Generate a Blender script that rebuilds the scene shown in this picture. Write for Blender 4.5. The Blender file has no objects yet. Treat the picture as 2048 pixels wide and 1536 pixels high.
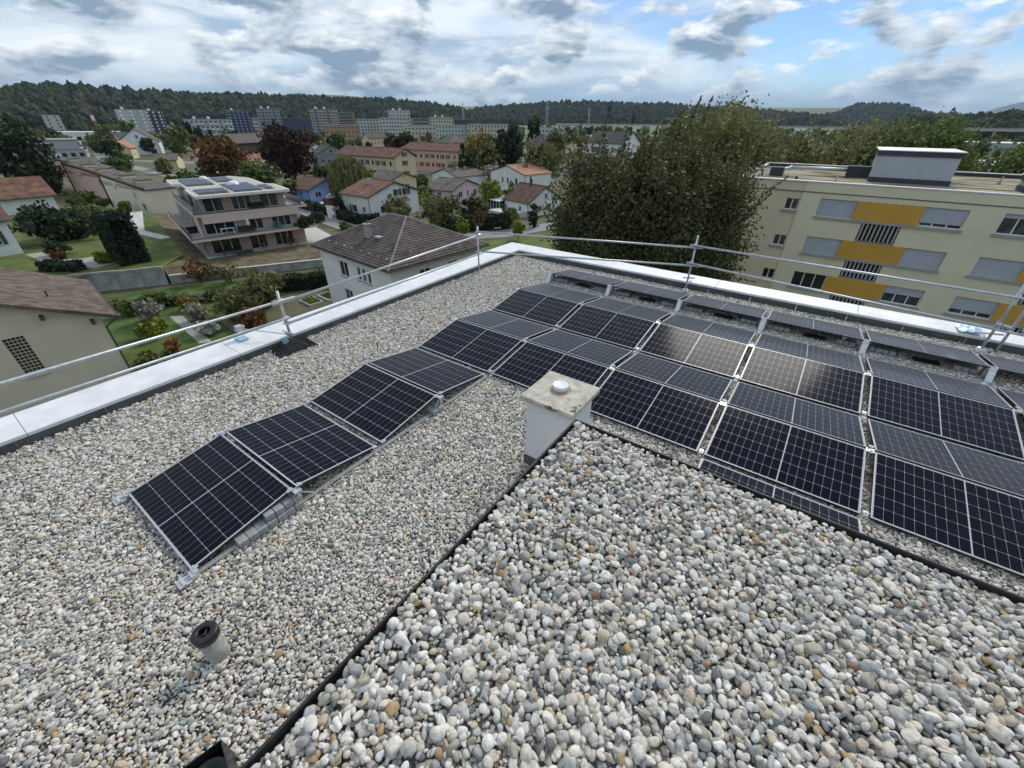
import bpy, bmesh, math, random
import numpy as np
from mathutils import Vector, Matrix, Euler

random.seed(7); RNG = np.random.default_rng(7)
R = math.radians
SC = bpy.context.scene
COL = SC.collection
G = -12.5                      # street level; z = 0 is the gravel of the flat roof

# ---------------------------------------------------------------- camera
cam_d = bpy.data.cameras.new('camera'); cam = bpy.data.objects.new('camera', cam_d); COL.objects.link(cam)
cam_d.sensor_width = 36.0; cam_d.lens = 36.0 * 829.42 / 2048.0
cam_d.clip_start = 0.05; cam_d.clip_end = 80000.0
_y, _p, _r = R(-35.159), R(32.441), R(0.356)
_f = Vector((math.sin(_y) * math.cos(_p), math.cos(_y) * math.cos(_p), -math.sin(_p)))
_rt = Vector((math.cos(_y), -math.sin(_y), 0.0)); _u = _rt.cross(_f)
_r2 = _rt * math.cos(_r) + _u * math.sin(_r); _u2 = -_rt * math.sin(_r) + _u * math.cos(_r)
cam.matrix_world = Matrix((( _r2.x, _u2.x, -_f.x, 5.7604), (_r2.y, _u2.y, -_f.y, -0.1937), (_r2.z, _u2.z, -_f.z, 3.8757), (0, 0, 0, 1)))
SC.camera = cam

# ---------------------------------------------------------------- sky, sun, exposure
SUN_EL, SUN_AZ = 40.0, -4.0          # azimuth measured from +Y towards +X
W = bpy.data.worlds.new('World'); SC.world = W; W.use_nodes = True
nt = W.node_tree; N_ = nt.nodes; L_ = nt.links; N_.clear()
def wn(t, **k):
    n = N_.new(t)
    for a, b in k.items(): setattr(n, a, b)
    return n
def wmath(op, a, b=None, clamp=False):
    n = wn('ShaderNodeMath', operation=op, use_clamp=clamp)
    for i, v in enumerate((a, b)):
        if v is None: continue
        if isinstance(v, (int, float)): n.inputs[i].default_value = v
        else: L_.new(v, n.inputs[i])
    return n.outputs[0]
def wstep(v, lo, hi, a=0.0, b=1.0):
    n = wn('ShaderNodeMapRange', interpolation_type='SMOOTHSTEP')
    L_.new(v, n.inputs['Value']); n.inputs['From Min'].default_value = lo; n.inputs['From Max'].default_value = hi
    n.inputs['To Min'].default_value = a; n.inputs['To Max'].default_value = b
    return n.outputs['Result']
def wnoise(vec, scale, detail, rough, dist=0.0):
    n = wn('ShaderNodeTexNoise'); n.inputs['Scale'].default_value = scale; n.inputs['Detail'].default_value = detail
    n.inputs['Roughness'].default_value = rough; n.inputs['Distortion'].default_value = dist; L_.new(vec, n.inputs['Vector'])
    return n.outputs['Fac']
def wmix(f, a, b):
    n = wn('ShaderNodeMix', data_type='RGBA')
    L_.new(f, n.inputs['Factor'])
    for s, v in ((6, a), (7, b)):
        if isinstance(v, tuple): n.inputs[s].default_value = (*v, 1)
        else: L_.new(v, n.inputs[s])
    return n.outputs[2]
sky = wn('ShaderNodeTexSky', sky_type='NISHITA'); sky.sun_disc = False
sky.sun_elevation = R(SUN_EL); sky.sun_rotation = R(SUN_AZ); sky.altitude = 450; sky.dust_density = 0.4; sky.ozone_density = 1.6
skyb = wn('ShaderNodeMix', data_type='RGBA', blend_type='MULTIPLY'); skyb.inputs['Factor'].default_value = 1
L_.new(sky.outputs[0], skyb.inputs[6]); skyb.inputs[7].default_value = (0.038, 0.052, 0.070, 1)
tc = wn('ShaderNodeTexCoord')
def wmap(sx, sy, sz, ox=0, oy=0, oz=0):
    m = wn('ShaderNodeMapping'); m.inputs['Scale'].default_value = (sx, sy, sz); m.inputs['Location'].default_value = (ox, oy, oz)
    L_.new(tc.outputs['Generated'], m.inputs['Vector']); return m.outputs[0]
sep = wn('ShaderNodeSeparateXYZ'); L_.new(tc.outputs['Generated'], sep.inputs[0])
zc = sep.outputs['Z']
# high veil of thin cloud, broken by blue
veil_n = wnoise(wmap(1, 1, 3.6, 3.1, 1.7, 0.4), 1.9, 3, 0.5, 0.5)
veil = wstep(veil_n, 0.36, 0.58, 0.12, 0.95)
veil_tone = wnoise(wmap(1, 1, 4.2, 9.0, 2.0, 5.0), 4.2, 5, 0.58, 0.4)
veil_col = wmix(wstep(veil_tone, 0.36, 0.62), (0.27, 0.36, 0.47), (0.60, 0.65, 0.69))
c0 = wmix(veil, skyb.outputs[2], veil_col)
# heaped cumulus: lit tops and rims, blue-grey bellies
big = wnoise(wmap(1, 1, 2.4, 0.75, 5.2, 1.1), 3.0, 1, 0.5)
cum = wnoise(wmap(1, 1, 2.6, 4.2, 0.9, 2.0), 8.2, 6, 0.58, 0.15)
cum_up = wnoise(wmap(1, 1, 2.6, 4.2, 0.9, 2.040), 8.2, 4, 0.58, 0.15)
dens = wmath('ADD', wmath('MULTIPLY', cum, 0.86), wmath('MULTIPLY', big, 0.44))
mask = wstep(dens, 0.605, 0.70, 0.0, 0.94)
lit = wmath('ADD', wmath('MULTIPLY', wmath('SUBTRACT', cum, cum_up), 4.5), wstep(dens, 0.63, 0.77, 0.66, 0.0), True)
cum_col = wmix(lit, (0.150, 0.215, 0.295), (0.68, 0.71, 0.73))
c1 = wmix(mask, c0, cum_col)
# the band of cloud bases that lies on the horizon
hz = wmath('MULTIPLY', wstep(zc, 0.01, 0.07, 1.0, 0.0), wstep(wnoise(wmap(1, 1, 7.0, 1.6, 2.0, 3.0), 2.6, 3, 0.5, 0.2), 0.38, 0.60))
c2 = wmix(wmath('MULTIPLY', hz, 0.8), c1, (0.215, 0.31, 0.445))
bg = wn('ShaderNodeBackground'); L_.new(c2, bg.inputs['Color']); bg.inputs['Strength'].default_value = 1.0
wo = wn('ShaderNodeOutputWorld'); L_.new(bg.outputs[0], wo.inputs['Surface'])

sun_d = bpy.data.lights.new('sun', 'SUN'); sun_d.energy = 1.5; sun_d.angle = R(17); sun_d.color = (1.0, 0.94, 0.85)
sun = bpy.data.objects.new('sun', sun_d); COL.objects.link(sun)
_sd = Vector((math.sin(R(SUN_AZ)) * math.cos(R(SUN_EL)), math.cos(R(SUN_AZ)) * math.cos(R(SUN_EL)), math.sin(R(SUN_EL))))
sun.rotation_euler = _sd.to_track_quat('Z', 'Y').to_euler()
SC.view_settings.view_transform = 'Standard'; SC.view_settings.look = 'None'
SC.view_settings.gamma = 1.0; SC.view_settings.exposure = 0.70; SC.view_settings.use_curve_mapping = False
W.cycles.sampling_method = 'MANUAL'; W.cycles.sample_map_resolution = 512
SC.render.engine = 'CYCLES'
SC.cycles.use_denoising = True
SC.cycles.max_bounces = 5; SC.cycles.diffuse_bounces = 3; SC.cycles.glossy_bounces = 2; SC.cycles.transmission_bounces = 2
SC.cycles.volume_bounces = 0; SC.cycles.transparent_max_bounces = 6
SC.cycles.caustics_reflective = False; SC.cycles.caustics_refractive = False

# ---------------------------------------------------------------- materials
MATS = {}
def mat(name, col, rough=0.8, var=0.12, scale=2.0, bump=0.0, bscale=20.0, metal=0.0, col2=None, spec=0.5, coat=0.0, detail=6, rand=0.0, stretch=None, ramp=(0.35, 0.65)):
    if name in MATS: return MATS[name]
    m = bpy.data.materials.new(name); m.use_nodes = True; MATS[name] = m
    t = m.node_tree; b = t.nodes['Principled BSDF']; lk = t.links
    b.inputs['Roughness'].default_value = rough; b.inputs['Metallic'].default_value = metal
    b.inputs['Specular IOR Level'].default_value = spec; b.inputs['Coat Weight'].default_value = coat; b.inputs['Coat Roughness'].default_value = 0.06
    tcn = t.nodes.new('ShaderNodeTexCoord'); vec = tcn.outputs['Object']
    if stretch:
        mp = t.nodes.new('ShaderNodeMapping'); mp.inputs['Scale'].default_value = stretch; lk.new(vec, mp.inputs[0]); vec = mp.outputs[0]
    nz = t.nodes.new('ShaderNodeTexNoise'); nz.inputs['Scale'].default_value = scale; nz.inputs['Detail'].default_value = detail; nz.inputs['Roughness'].default_value = 0.6
    lk.new(vec, nz.inputs['Vector'])
    cr = t.nodes.new('ShaderNodeValToRGB'); lk.new(nz.outputs['Fac'], cr.inputs[0])
    a = tuple(c * (1 - var) for c in col); c2 = col2 if col2 else tuple(min(1, c * (1 + var)) for c in col)
    cr.color_ramp.elements[0].position = ramp[0]; cr.color_ramp.elements[1].position = ramp[1]
    cr.color_ramp.elements[0].color = (*a, 1); cr.color_ramp.elements[1].color = (*c2, 1)
    out = cr.outputs[0]
    if rand:
        oi = t.nodes.new('ShaderNodeObjectInfo'); hs = t.nodes.new('ShaderNodeHueSaturation'); mr = t.nodes.new('ShaderNodeMapRange')
        mr.inputs['To Min'].default_value = 1 - rand; mr.inputs['To Max'].default_value = 1 + rand
        lk.new(oi.outputs['Random'], mr.inputs['Value']); lk.new(mr.outputs[0], hs.inputs['Value']); lk.new(out, hs.inputs['Color']); out = hs.outputs[0]
    lk.new(out, b.inputs['Base Color'])
    if bump:
        n2 = t.nodes.new('ShaderNodeTexNoise'); n2.inputs['Scale'].default_value = bscale; n2.inputs['Detail'].default_value = 5; lk.new(vec, n2.inputs['Vector'])
        bp = t.nodes.new('ShaderNodeBump'); bp.inputs['Strength'].default_value = bump; bp.inputs['Distance'].default_value = 0.02
        lk.new(n2.outputs['Fac'], bp.inputs['Height']); lk.new(bp.outputs[0], b.inputs['Normal'])
    return m

def leaf_mat(name, cols, rough=0.65):
    if name in MATS: return MATS[name]
    m = bpy.data.materials.new(name); m.use_nodes = True; MATS[name] = m
    t = m.node_tree; b = t.nodes['Principled BSDF']; lk = t.links
    at = t.nodes.new('ShaderNodeAttribute'); at.attribute_name = 'tint'
    cr = t.nodes.new('ShaderNodeValToRGB'); lk.new(at.outputs['Fac'], cr.inputs[0])
    e = cr.color_ramp.elements
    while len(e) < len(cols): e.new(0.5)
    for i, c in enumerate(cols): e[i].position = i / (len(cols) - 1); e[i].color = (*c, 1)
    lk.new(cr.outputs[0], b.inputs['Base Color']); b.inputs['Roughness'].default_value = rough; b.inputs['Specular IOR Level'].default_value = 0.3
    tr = t.nodes.new('ShaderNodeBsdfTranslucent'); lk.new(cr.outputs[0], tr.inputs['Color'])
    mx = t.nodes.new('ShaderNodeMixShader'); mx.inputs[0].default_value = 0.22
    o = t.nodes['Material Output']; lk.new(b.outputs[0], mx.inputs[1]); lk.new(tr.outputs[0], mx.inputs[2]); lk.new(mx.outputs[0], o.inputs['Surface'])
    return m

def stone_mat(name, seed):
    m = bpy.data.materials.new(name); m.use_nodes = True
    t = m.node_tree; b = t.nodes['Principled BSDF']; lk = t.links
    oi = t.nodes.new('ShaderNodeObjectInfo'); cr = t.nodes.new('ShaderNodeValToRGB'); cr.color_ramp.interpolation = 'CONSTANT'
    pal = [(0.0, (0.62, 0.585, 0.52)), (0.14, (0.77, 0.745, 0.69)), (0.28, (0.46, 0.445, 0.415)), (0.38, (0.64, 0.585, 0.49)), (0.50, (0.32, 0.32, 0.31)), (0.57, (0.70, 0.66, 0.59)), (0.69, (0.39, 0.36, 0.285)),
           (0.755, (0.155, 0.16, 0.16)), (0.805, (0.52, 0.515, 0.495)), (0.86, (0.53, 0.45, 0.33)), (0.915, (0.33, 0.36, 0.34)), (0.945, (0.60, 0.515, 0.455)), (0.980, (0.43, 0.30, 0.16)), (0.993, (0.24, 0.125, 0.08))]
    e = cr.color_ramp.elements
    while len(e) < len(pal): e.new(0.5)
    for i, (p, c) in enumerate(pal): e[i].position = p; e[i].color = (*c, 1)
    lk.new(oi.outputs['Random'], cr.inputs[0])
    tcn = t.nodes.new('ShaderNodeTexCoord'); mp = t.nodes.new('ShaderNodeMapping'); lk.new(tcn.outputs['Object'], mp.inputs[0])
    cmb = t.nodes.new('ShaderNodeCombineXYZ'); ml = t.nodes.new('ShaderNodeMath'); ml.operation = 'MULTIPLY'; ml.inputs[1].default_value = 137.0
    lk.new(oi.outputs['Random'], ml.inputs[0]); lk.new(ml.outputs[0], cmb.inputs[0]); lk.new(ml.outputs[0], cmb.inputs[2]); lk.new(cmb.outputs[0], mp.inputs['Location'])
    nz = t.nodes.new('ShaderNodeTexNoise'); nz.inputs['Scale'].default_value = 3.2; nz.inputs['Detail'].default_value = 7; nz.inputs['Roughness'].default_value = 0.7; nz.inputs['Distortion'].default_value = 0.6
    lk.new(mp.outputs[0], nz.inputs['Vector'])
    mr = t.nodes.new('ShaderNodeMapRange'); mr.inputs['From Min'].default_value = 0.3; mr.inputs['From Max'].default_value = 0.7; mr.inputs['To Min'].default_value = 0.62; mr.inputs['To Max'].default_value = 1.28
    lk.new(nz.outputs['Fac'], mr.inputs['Value'])
    hs = t.nodes.new('ShaderNodeHueSaturation'); lk.new(cr.outputs[0], hs.inputs['Color']); lk.new(mr.outputs[0], hs.inputs['Value'])
    lk.new(hs.outputs[0], b.inputs['Base Color']); b.inputs['Roughness'].default_value = 0.72; b.inputs['Specular IOR Level'].default_value = 0.35
    return m

# ---------------------------------------------------------------- mesh helpers
class MB:
    def __init__(s): s.v = []; s.f = []
    def quad(s, a, b, c, d): i = len(s.v); s.v += [tuple(a), tuple(b), tuple(c), tuple(d)]; s.f.append((i, i+1, i+2, i+3)); return s
    def poly(s, pts): i = len(s.v); s.v += [tuple(p) for p in pts]; s.f.append(tuple(range(i, i+len(pts)))); return s
    def box(s, x0, x1, y0, y1, z0, z1):
        i = len(s.v)
        s.v += [(x0,y0,z0),(x1,y0,z0),(x1,y1,z0),(x0,y1,z0),(x0,y0,z1),(x1,y0,z1),(x1,y1,z1),(x0,y1,z1)]
        s.f += [tuple(i+k for k in q) for q in ((0,3,2,1),(4,5,6,7),(0,1,5,4),(1,2,6,5),(2,3,7,6),(3,0,4,7))]; return s
    def prism(s, pts, z0, z1):
        """pts counter-clockwise in plan"""
        n = len(pts); i = len(s.v)
        s.v += [(p[0], p[1], z0) for p in pts] + [(p[0], p[1], z1) for p in pts]
        s.f.append(tuple(i+k for k in reversed(range(n)))); s.f.append(tuple(i+n+k for k in range(n)))
        for k in range(n): j = (k+1) % n; s.f.append((i+k, i+j, i+n+j, i+n+k))
        return s
    def hexa(s, b, t):
        """bottom four and top four corners, counter-clockwise seen from above"""
        i = len(s.v); s.v += [tuple(p) for p in b] + [tuple(p) for p in t]
        s.f += [tuple(i+k for k in q) for q in ((0,3,2,1),(4,5,6,7),(0,1,5,4),(1,2,6,5),(2,3,7,6),(3,0,4,7))]; return s
    def tube(s, p0, p1, r0, r1=None, n=10, caps=True):
        r1 = r0 if r1 is None else r1
        p0 = Vector(p0); p1 = Vector(p1); d = (p1-p0).normalized(); a = d.orthogonal().normalized(); b = d.cross(a); i = len(s.v)
        for p, r in ((p0, r0), (p1, r1)):
            for k in range(n): an = 2*math.pi*k/n; s.v.append(tuple(p + a*math.cos(an)*r + b*math.sin(an)*r))
        for k in range(n): j = (k+1) % n; s.f.append((i+k, i+j, i+n+j, i+n+k))
        if caps: s.f.append(tuple(i+k for k in reversed(range(n)))); s.f.append(tuple(i+n+k for k in range(n)))
        return s
    def lathe(s, prof, n=24, c=(0,0,0)):
        i = len(s.v)
        for (r, z) in prof:
            for k in range(n): an = 2*math.pi*k/n; s.v.append((c[0]+r*math.cos(an), c[1]+r*math.sin(an), c[2]+z))
        for j in range(len(prof)-1):
            for k in range(n): k2 = (k+1) % n; s.f.append((i+j*n+k, i+j*n+k2, i+(j+1)*n+k2, i+(j+1)*n+k))
        return s
    def mesh(s, name, m=None, smooth=False):
        me = bpy.data.meshes.new(name); me.from_pydata(s.v, [], s.f)
        if m: me.materials.append(MATS[m] if isinstance(m, str) else m)
        if smooth: me.polygons.foreach_set('use_smooth', [True]*len(me.polygons))
        me.update(); return me
    def build(s, name, m, parent=None, smooth=False, bevel=0.0, **k):
        o = link(name, s.mesh(name, m, smooth), parent, **k)
        if bevel: b = o.modifiers.new('bevel', 'BEVEL'); b.width = bevel; b.segments = 2; b.limit_method = 'ANGLE'
        return o
def link(name, me, parent=None, loc=None, rot=None, scl=None):
    o = bpy.data.objects.new(name, me); COL.objects.link(o)
    if parent: o.parent = parent
    if loc is not None: o.location = loc
    if rot is not None: o.rotation_euler = rot
    if scl is not None: o.scale = scl
    return o
def tag(o, label=None, cat=None, group=None, kind=None):
    if label: o['label'] = label
    if cat: o['category'] = cat
    if group: o['group'] = group
    if kind: o['kind'] = kind
    return o
def thing(name, label, cat, loc=(0,0,0), rot=(0,0,0), group=None):
    o = bpy.data.objects.new(name, None); COL.objects.link(o); o.location = loc; o.rotation_euler = rot; o.empty_display_size = 0.2
    return tag(o, label, cat, group)
def quads_mesh(name, q, m, tint=None):
    """q: (n,4,3) array"""
    n = len(q); me = bpy.data.meshes.new(name)
    me.vertices.add(n*4); me.vertices.foreach_set('co', q.reshape(-1).astype(np.float32))
    me.loops.add(n*4); me.loops.foreach_set('vertex_index', np.arange(n*4, dtype=np.int32))
    me.polygons.add(n); me.polygons.foreach_set('loop_start', np.arange(0, n*4, 4, dtype=np.int32))
    if tint is not None:
        a = me.attributes.new('tint', 'FLOAT', 'POINT'); a.data.foreach_set('value', np.repeat(tint, 4).astype(np.float32))
    me.materials.append(MATS[m]); me.update(calc_edges=True); return me

# palette
mat('cap_metal', (0.74, 0.75, 0.77), 0.55, 0.07, 3.0, 0.15, 40, col2=(0.83, 0.835, 0.85))
mat('flashing', (0.075, 0.082, 0.08), 0.6, 0.2, 4.0, 0.1, 30)
mat('roof_bed', (0.16, 0.155, 0.145), 0.95, 0.3, 20, 0.5, 60)
mat('render_grey', (0.68, 0.69, 0.69), 0.85, 0.07, 1.5, 0.25, 60)
mat('black_trim', (0.022, 0.023, 0.024), 0.55, 0.3, 6)
mat('slab_concrete', (0.50, 0.465, 0.38), 0.9, 0.22, 9, 0.5, 45, col2=(0.62, 0.585, 0.49))
mat('lichen', (0.17, 0.13, 0.075), 0.95, 0.4, 22, 0.8, 60)
mat('rust', (0.36, 0.21, 0.11), 0.9, 0.35, 14, col2=(0.50, 0.40, 0.28))
mat('white_metal', (0.78, 0.79, 0.79), 0.35, 0.05, 8, spec=0.6)
mat('zinc', (0.52, 0.56, 0.57), 0.42, 0.14, 9, 0.05, 60, metal=0.55)
mat('alu', (0.66, 0.67, 0.68), 0.38, 0.06, 9, metal=0.6)
mat('rubber', (0.02, 0.02, 0.022), 0.75, 0.2, 12)
mat('plastic_black', (0.013, 0.014, 0.017), 0.35, 0.2, 8)
mat('paver', (0.33, 0.345, 0.34), 0.92, 0.16, 14, 0.5, 70)
mat('pipe_fibre', (0.36, 0.36, 0.335), 0.85, 0.25, 7, 0.3, 40, col2=(0.46, 0.455, 0.43))
mat('cell', (0.0042, 0.0052, 0.0135), 0.12, 0.15, 6, spec=0.017, rand=0.25)
MATS['cell'].node_tree.nodes['Principled BSDF'].inputs['Sheen Weight'].default_value = 0.55
MATS['cell'].node_tree.nodes['Principled BSDF'].inputs['Sheen Roughness'].default_value = 0.35
mat('backsheet', (0.46, 0.475, 0.49), 0.2, 0.03, 5, spec=0.1)
mat('frame_alu', (0.50, 0.515, 0.53), 0.4, 0.05, 6, metal=0.2)
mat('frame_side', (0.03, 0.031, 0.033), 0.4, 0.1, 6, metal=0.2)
mat('blue_film', (0.40, 0.60, 0.78), 0.35, 0.15, 9)
mat('galv_blue', (0.36, 0.58, 0.68), 0.45, 0.1, 9, metal=0.3)
# ================================================================ the flat roof we look across
XI, XO, YI, YO, ZC = -2.30, -3.03, 11.60, 12.22, 0.19       # parapet lines and cap height
roof = tag(MB().box(XO+.06, 16, -9, YO-.06, G, -0.10).build('flat_roof', 'render_grey'), kind='structure')
MB().box(XI-.02, 15.9, -8.9, YI+.02, -0.09, -0.022).build('gravel_bed', 'roof_bed', roof)
# parapet cap panels (left run along Y, right run along X) with fine open joints
def cap(pts_in, pts_out):
    """one cap panel between inner edge points and outer edge points"""
    (a, b), (c, d) = pts_in, pts_out
    m = MB(); zt, zo = ZC, ZC+.018
    bot = [(a[0],a[1],zt-.03),(b[0],b[1],zt-.03),(d[0],d[1],zo-.03),(c[0],c[1],zo-.03)]
    top = [(a[0],a[1],zt),(b[0],b[1],zt),(d[0],d[1],zo),(c[0],c[1],zo)]
    area = sum(bot[k][0]*bot[(k+1)%4][1]-bot[(k+1)%4][0]*bot[k][1] for k in range(4))
    if area < 0: bot.reverse(); top.reverse()
    m.hexa(bot, top)
    # folded-down inner lip
    ln = Vector((b[0]-a[0], b[1]-a[1], 0)).normalized(); nn = Vector((ln.y, -ln.x, 0))
    cen = Vector(((c[0]+d[0])/2-(a[0]+b[0])/2, (c[1]+d[1])/2-(a[1]+b[1])/2, 0))
    if nn.dot(cen) > 0: nn = -nn
    m2 = [Vector((a[0],a[1],0)), Vector((b[0],b[1],0))]
    p = [m2[0]+nn*.001, m2[1]+nn*.001, m2[1]+nn*.012, m2[0]+nn*.012]
    q0 = [(v.x, v.y, zt-.052) for v in p]; q1 = [(v.x, v.y, zt-.001) for v in p]
    area = sum(q0[k][0]*q0[(k+1)%4][1]-q0[(k+1)%4][0]*q0[k][1] for k in range(4))
    if area < 0: q0.reverse(); q1.reverse()
    m.hexa(q0, q1)
    m.build('cap_panel', 'cap_metal', roof, bevel=.004)
ys = [-8.5, -5.4, -2.42, 0.58-1.0, 2.45, 5.1, 7.75, 10.1]
for i in range(len(ys)):
    y0 = ys[i]+.004; y1 = (ys[i+1] if i+1 < len(ys) else None)
    if y1 is None: cap(((XI, y0), (XI, YI)), ((XO, y0), (XO, YO)))
    else: cap(((XI, y0), (XI, y1-.004)), ((XO, y0), (XO, y1-.004)))
xs = [XI, 0.72, 4.0, 7.1, 10.2, 13.3]
for i in range(len(xs)-1):
    x0 = xs[i]; x1 = xs[i+1]-.004
    cap(((XI+.003 if i == 0 else x0+.004, YI), (x1, YI)), ((XO+.003 if i == 0 else x0+.004, YO), (x1, YO)))
for i, y in enumerate(np.arange(-8.4, YI-.3, 0.98)):
    MB().box(XI-.01, XI+.022+.004*(i%2), y+.005, min(y+.972, YI), -.08, ZC-.054).build('flashing_panel', 'flashing', roof)
for i, x in enumerate(np.arange(XI+.05, 13.0, 1.02)):
    MB().box(x+.005, x+1.012, YI-.022-.004*(i%2), YI+.01, -.08, ZC-.054).build('flashing_panel', 'flashing', roof)

# higher roof block we stand on
UX, UY, UZ = 4.885, 1.742, 2.30
up = tag(MB().box(UX+.03, 13, -8, UY-.03, -0.09, UZ-.09).build('stair_tower', 'render_grey'), kind='structure')
MB().box(UX+.02, 12.9, -7.9, UY-.02, UZ-.088, UZ-.045).build('pebble_bed', 'roof_bed', up)
MB().prism([(UX, -8), (UX+.011, -8), (UX+.011, UY-.011), (13, UY-.011), (13, UY), (UX, UY)], UZ-.16, UZ-.004).build('edge_trim', 'black_trim', up, bevel=.003)

# ---------------------------------------------------------------- stones
STONE = stone_mat('river_stone', 1)
def stone_mesh(name, sub, seed, flat):
    rs = np.random.default_rng(seed)
    bm = bmesh.new(); bmesh.ops.create_icosphere(bm, subdivisions=sub, radius=0.5)
    k = [(rs.normal(size=3), rs.uniform(0.03, 0.105), rs.uniform(0, 6)) for _ in range(7)]
    se = rs.uniform(2.0, 3.1)
    for v in bm.verts:
        c = np.array(v.co); d = c/np.linalg.norm(c)
        rad = (np.sum(np.abs(d)**se))**(-1/se)
        f = rad*(1 + sum(a*math.sin(1.7*float(kk@d)+ph) for kk, a, ph in k))
        v.co = Vector(d*0.5*f*np.array([1.0, flat[0], flat[1]]))
    me = bpy.data.meshes.new(name); bm.to_mesh(me); bm.free()
    me.polygons.foreach_set('use_smooth', [True]*len(me.polygons)); me.materials.append(STONE); return me
FL = [(0.78,0.52),(0.62,0.45),(0.88,0.6),(0.7,0.38),(0.55,0.42),(0.8,0.7),(0.66,0.55),(0.92,0.45),(0.72,0.6),(0.6,0.5)]
fine = bpy.data.collections.new('stone_shapes_small'); coarse = bpy.data.collections.new('stone_shapes_large')
COARSE_ME = []
for i, fl in enumerate(FL):
    fine.objects.link(bpy.data.objects.new('gravel_stone_%02d' % i, stone_mesh('gravel_stone', 2, 10+i, fl)))
    me = stone_mesh('pebble', 3, 40+i, fl); COARSE_ME.append(me)
    coarse.objects.link(bpy.data.objects.new('pebble_stone_%02d' % i, me))
def scatter(name, coll, pts, rot, scl, vi, parent=None):
    me = bpy.data.meshes.new(name); n = len(pts); me.vertices.add(n); me.vertices.foreach_set('co', pts.astype(np.float32).reshape(-1))
    for nm, ty, ar, key in (('rot', 'FLOAT_VECTOR', rot, 'vector'), ('scl', 'FLOAT_VECTOR', scl, 'vector'), ('vi', 'INT', vi, 'value')):
        a = me.attributes.new(nm, ty, 'POINT'); a.data.foreach_set(key, ar.reshape(-1).astype(np.int32 if ty == 'INT' else np.float32))
    o = link(name, me, parent)
    ng = bpy.data.node_groups.new(name, 'GeometryNodeTree')
    ng.interface.new_socket('Geometry', in_out='INPUT', socket_type='NodeSocketGeometry'); ng.interface.new_socket('Geometry', in_out='OUTPUT', socket_type='NodeSocketGeometry')
    nn = ng.nodes; gi = nn.new('NodeGroupInput'); go = nn.new('NodeGroupOutput'); ip = nn.new('GeometryNodeInstanceOnPoints')
    ci = nn.new('GeometryNodeCollectionInfo'); ci.inputs['Collection'].default_value = coll; ci.inputs['Separate Children'].default_value = True; ci.inputs['Reset Children'].default_value = True
    def na(nm, ty): x = nn.new('GeometryNodeInputNamedAttribute'); x.data_type = ty; x.inputs['Name'].default_value = nm; return x.outputs['Attribute']
    e2r = nn.new('FunctionNodeEulerToRotation'); ng.links.new(na('rot', 'FLOAT_VECTOR'), e2r.inputs[0])
    ng.links.new(gi.outputs[0], ip.inputs['Points']); ng.links.new(ci.outputs[0], ip.inputs['Instance']); ip.inputs['Pick Instance'].default_value = True
    ng.links.new(na('vi', 'INT'), ip.inputs['Instance Index']); ng.links.new(e2r.outputs[0], ip.inputs['Rotation']); ng.links.new(na('scl', 'FLOAT_VECTOR'), ip.inputs['Scale'])
    ng.links.new(ip.outputs[0], go.inputs[0])
    md = o.modifiers.new('scatter', 'NODES'); md.node_group = ng
    o['kind'] = 'stuff'; return o
def lay(x0, x1, y0, y1, step, smin, smax, z, keep, rs, tilt=0.35, sig=0.30):
    nx = int((x1-x0)/step); ny = int((y1-y0)/(step*.87))
    gx, gy = np.meshgrid(np.arange(nx), np.arange(ny)); gx = gx+0.5*(gy % 2)
    p = np.stack([x0+gx.ravel()*step, y0+gy.ravel()*step*.87], 1)+rs.normal(0, step*.22, (nx*ny, 2))
    p = p[keep(p)]; n = len(p)
    s = np.clip(rs.lognormal(math.log((smin+smax)/2), sig, n), smin, smax*1.35)
    zz = z+rs.uniform(-.004, .006, n)+s*.06
    rot = np.stack([rs.normal(0, tilt, n), rs.normal(0, tilt, n), rs.uniform(0, 2*math.pi, n)], 1)
    return np.column_stack([p, zz]), rot, np.repeat(s[:, None], 3, 1)*rs.uniform(.85, 1.15, (n, 3)), rs.integers(0, len(FL), n)
rs = np.random.default_rng(3)
def keep_low(p):
    x, y = p[:, 0], p[:, 1]
    inside_tower = (x > UX-.0) & (y < UY-.0)
    chim = (x > 3.54) & (x < 4.12) & (y > 3.29) & (y < 3.88)
    # the ground the frame can see (with room for a step aside)
    return (~inside_tower) & (~chim) & (y > -2.6) & (x < 12.0) & ~((x > 6.2) & (y < 3.4))
a = lay(XI+.03, 12.0, -2.6, YI-.03, .0285, .024, .044, -.006, keep_low, rs, .45)
b = lay(XI+.03, 12.0, -2.6, YI-.03, .075, .028, .050, .012, lambda p: keep_low(p) & (rs.random(len(p)) < .75), rs, .3)
# stones heap up a little against the left parapet and lie in gentle waves
for arr in (a[0], b[0]):
    arr[:, 2] += .012*np.sin(arr[:, 0]*1.7+.6*np.sin(arr[:, 1]*.9))*np.sin(arr[:, 1]*1.3) + .02*np.exp(-(arr[:, 0]-XI)/.25)
gv = scatter('gravel', fine, *[np.concatenate([u, v]) for u, v in zip(a, b)])
tag(gv, 'fine rounded grey and beige gravel covering the flat roof', 'gravel', kind='stuff')

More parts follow.
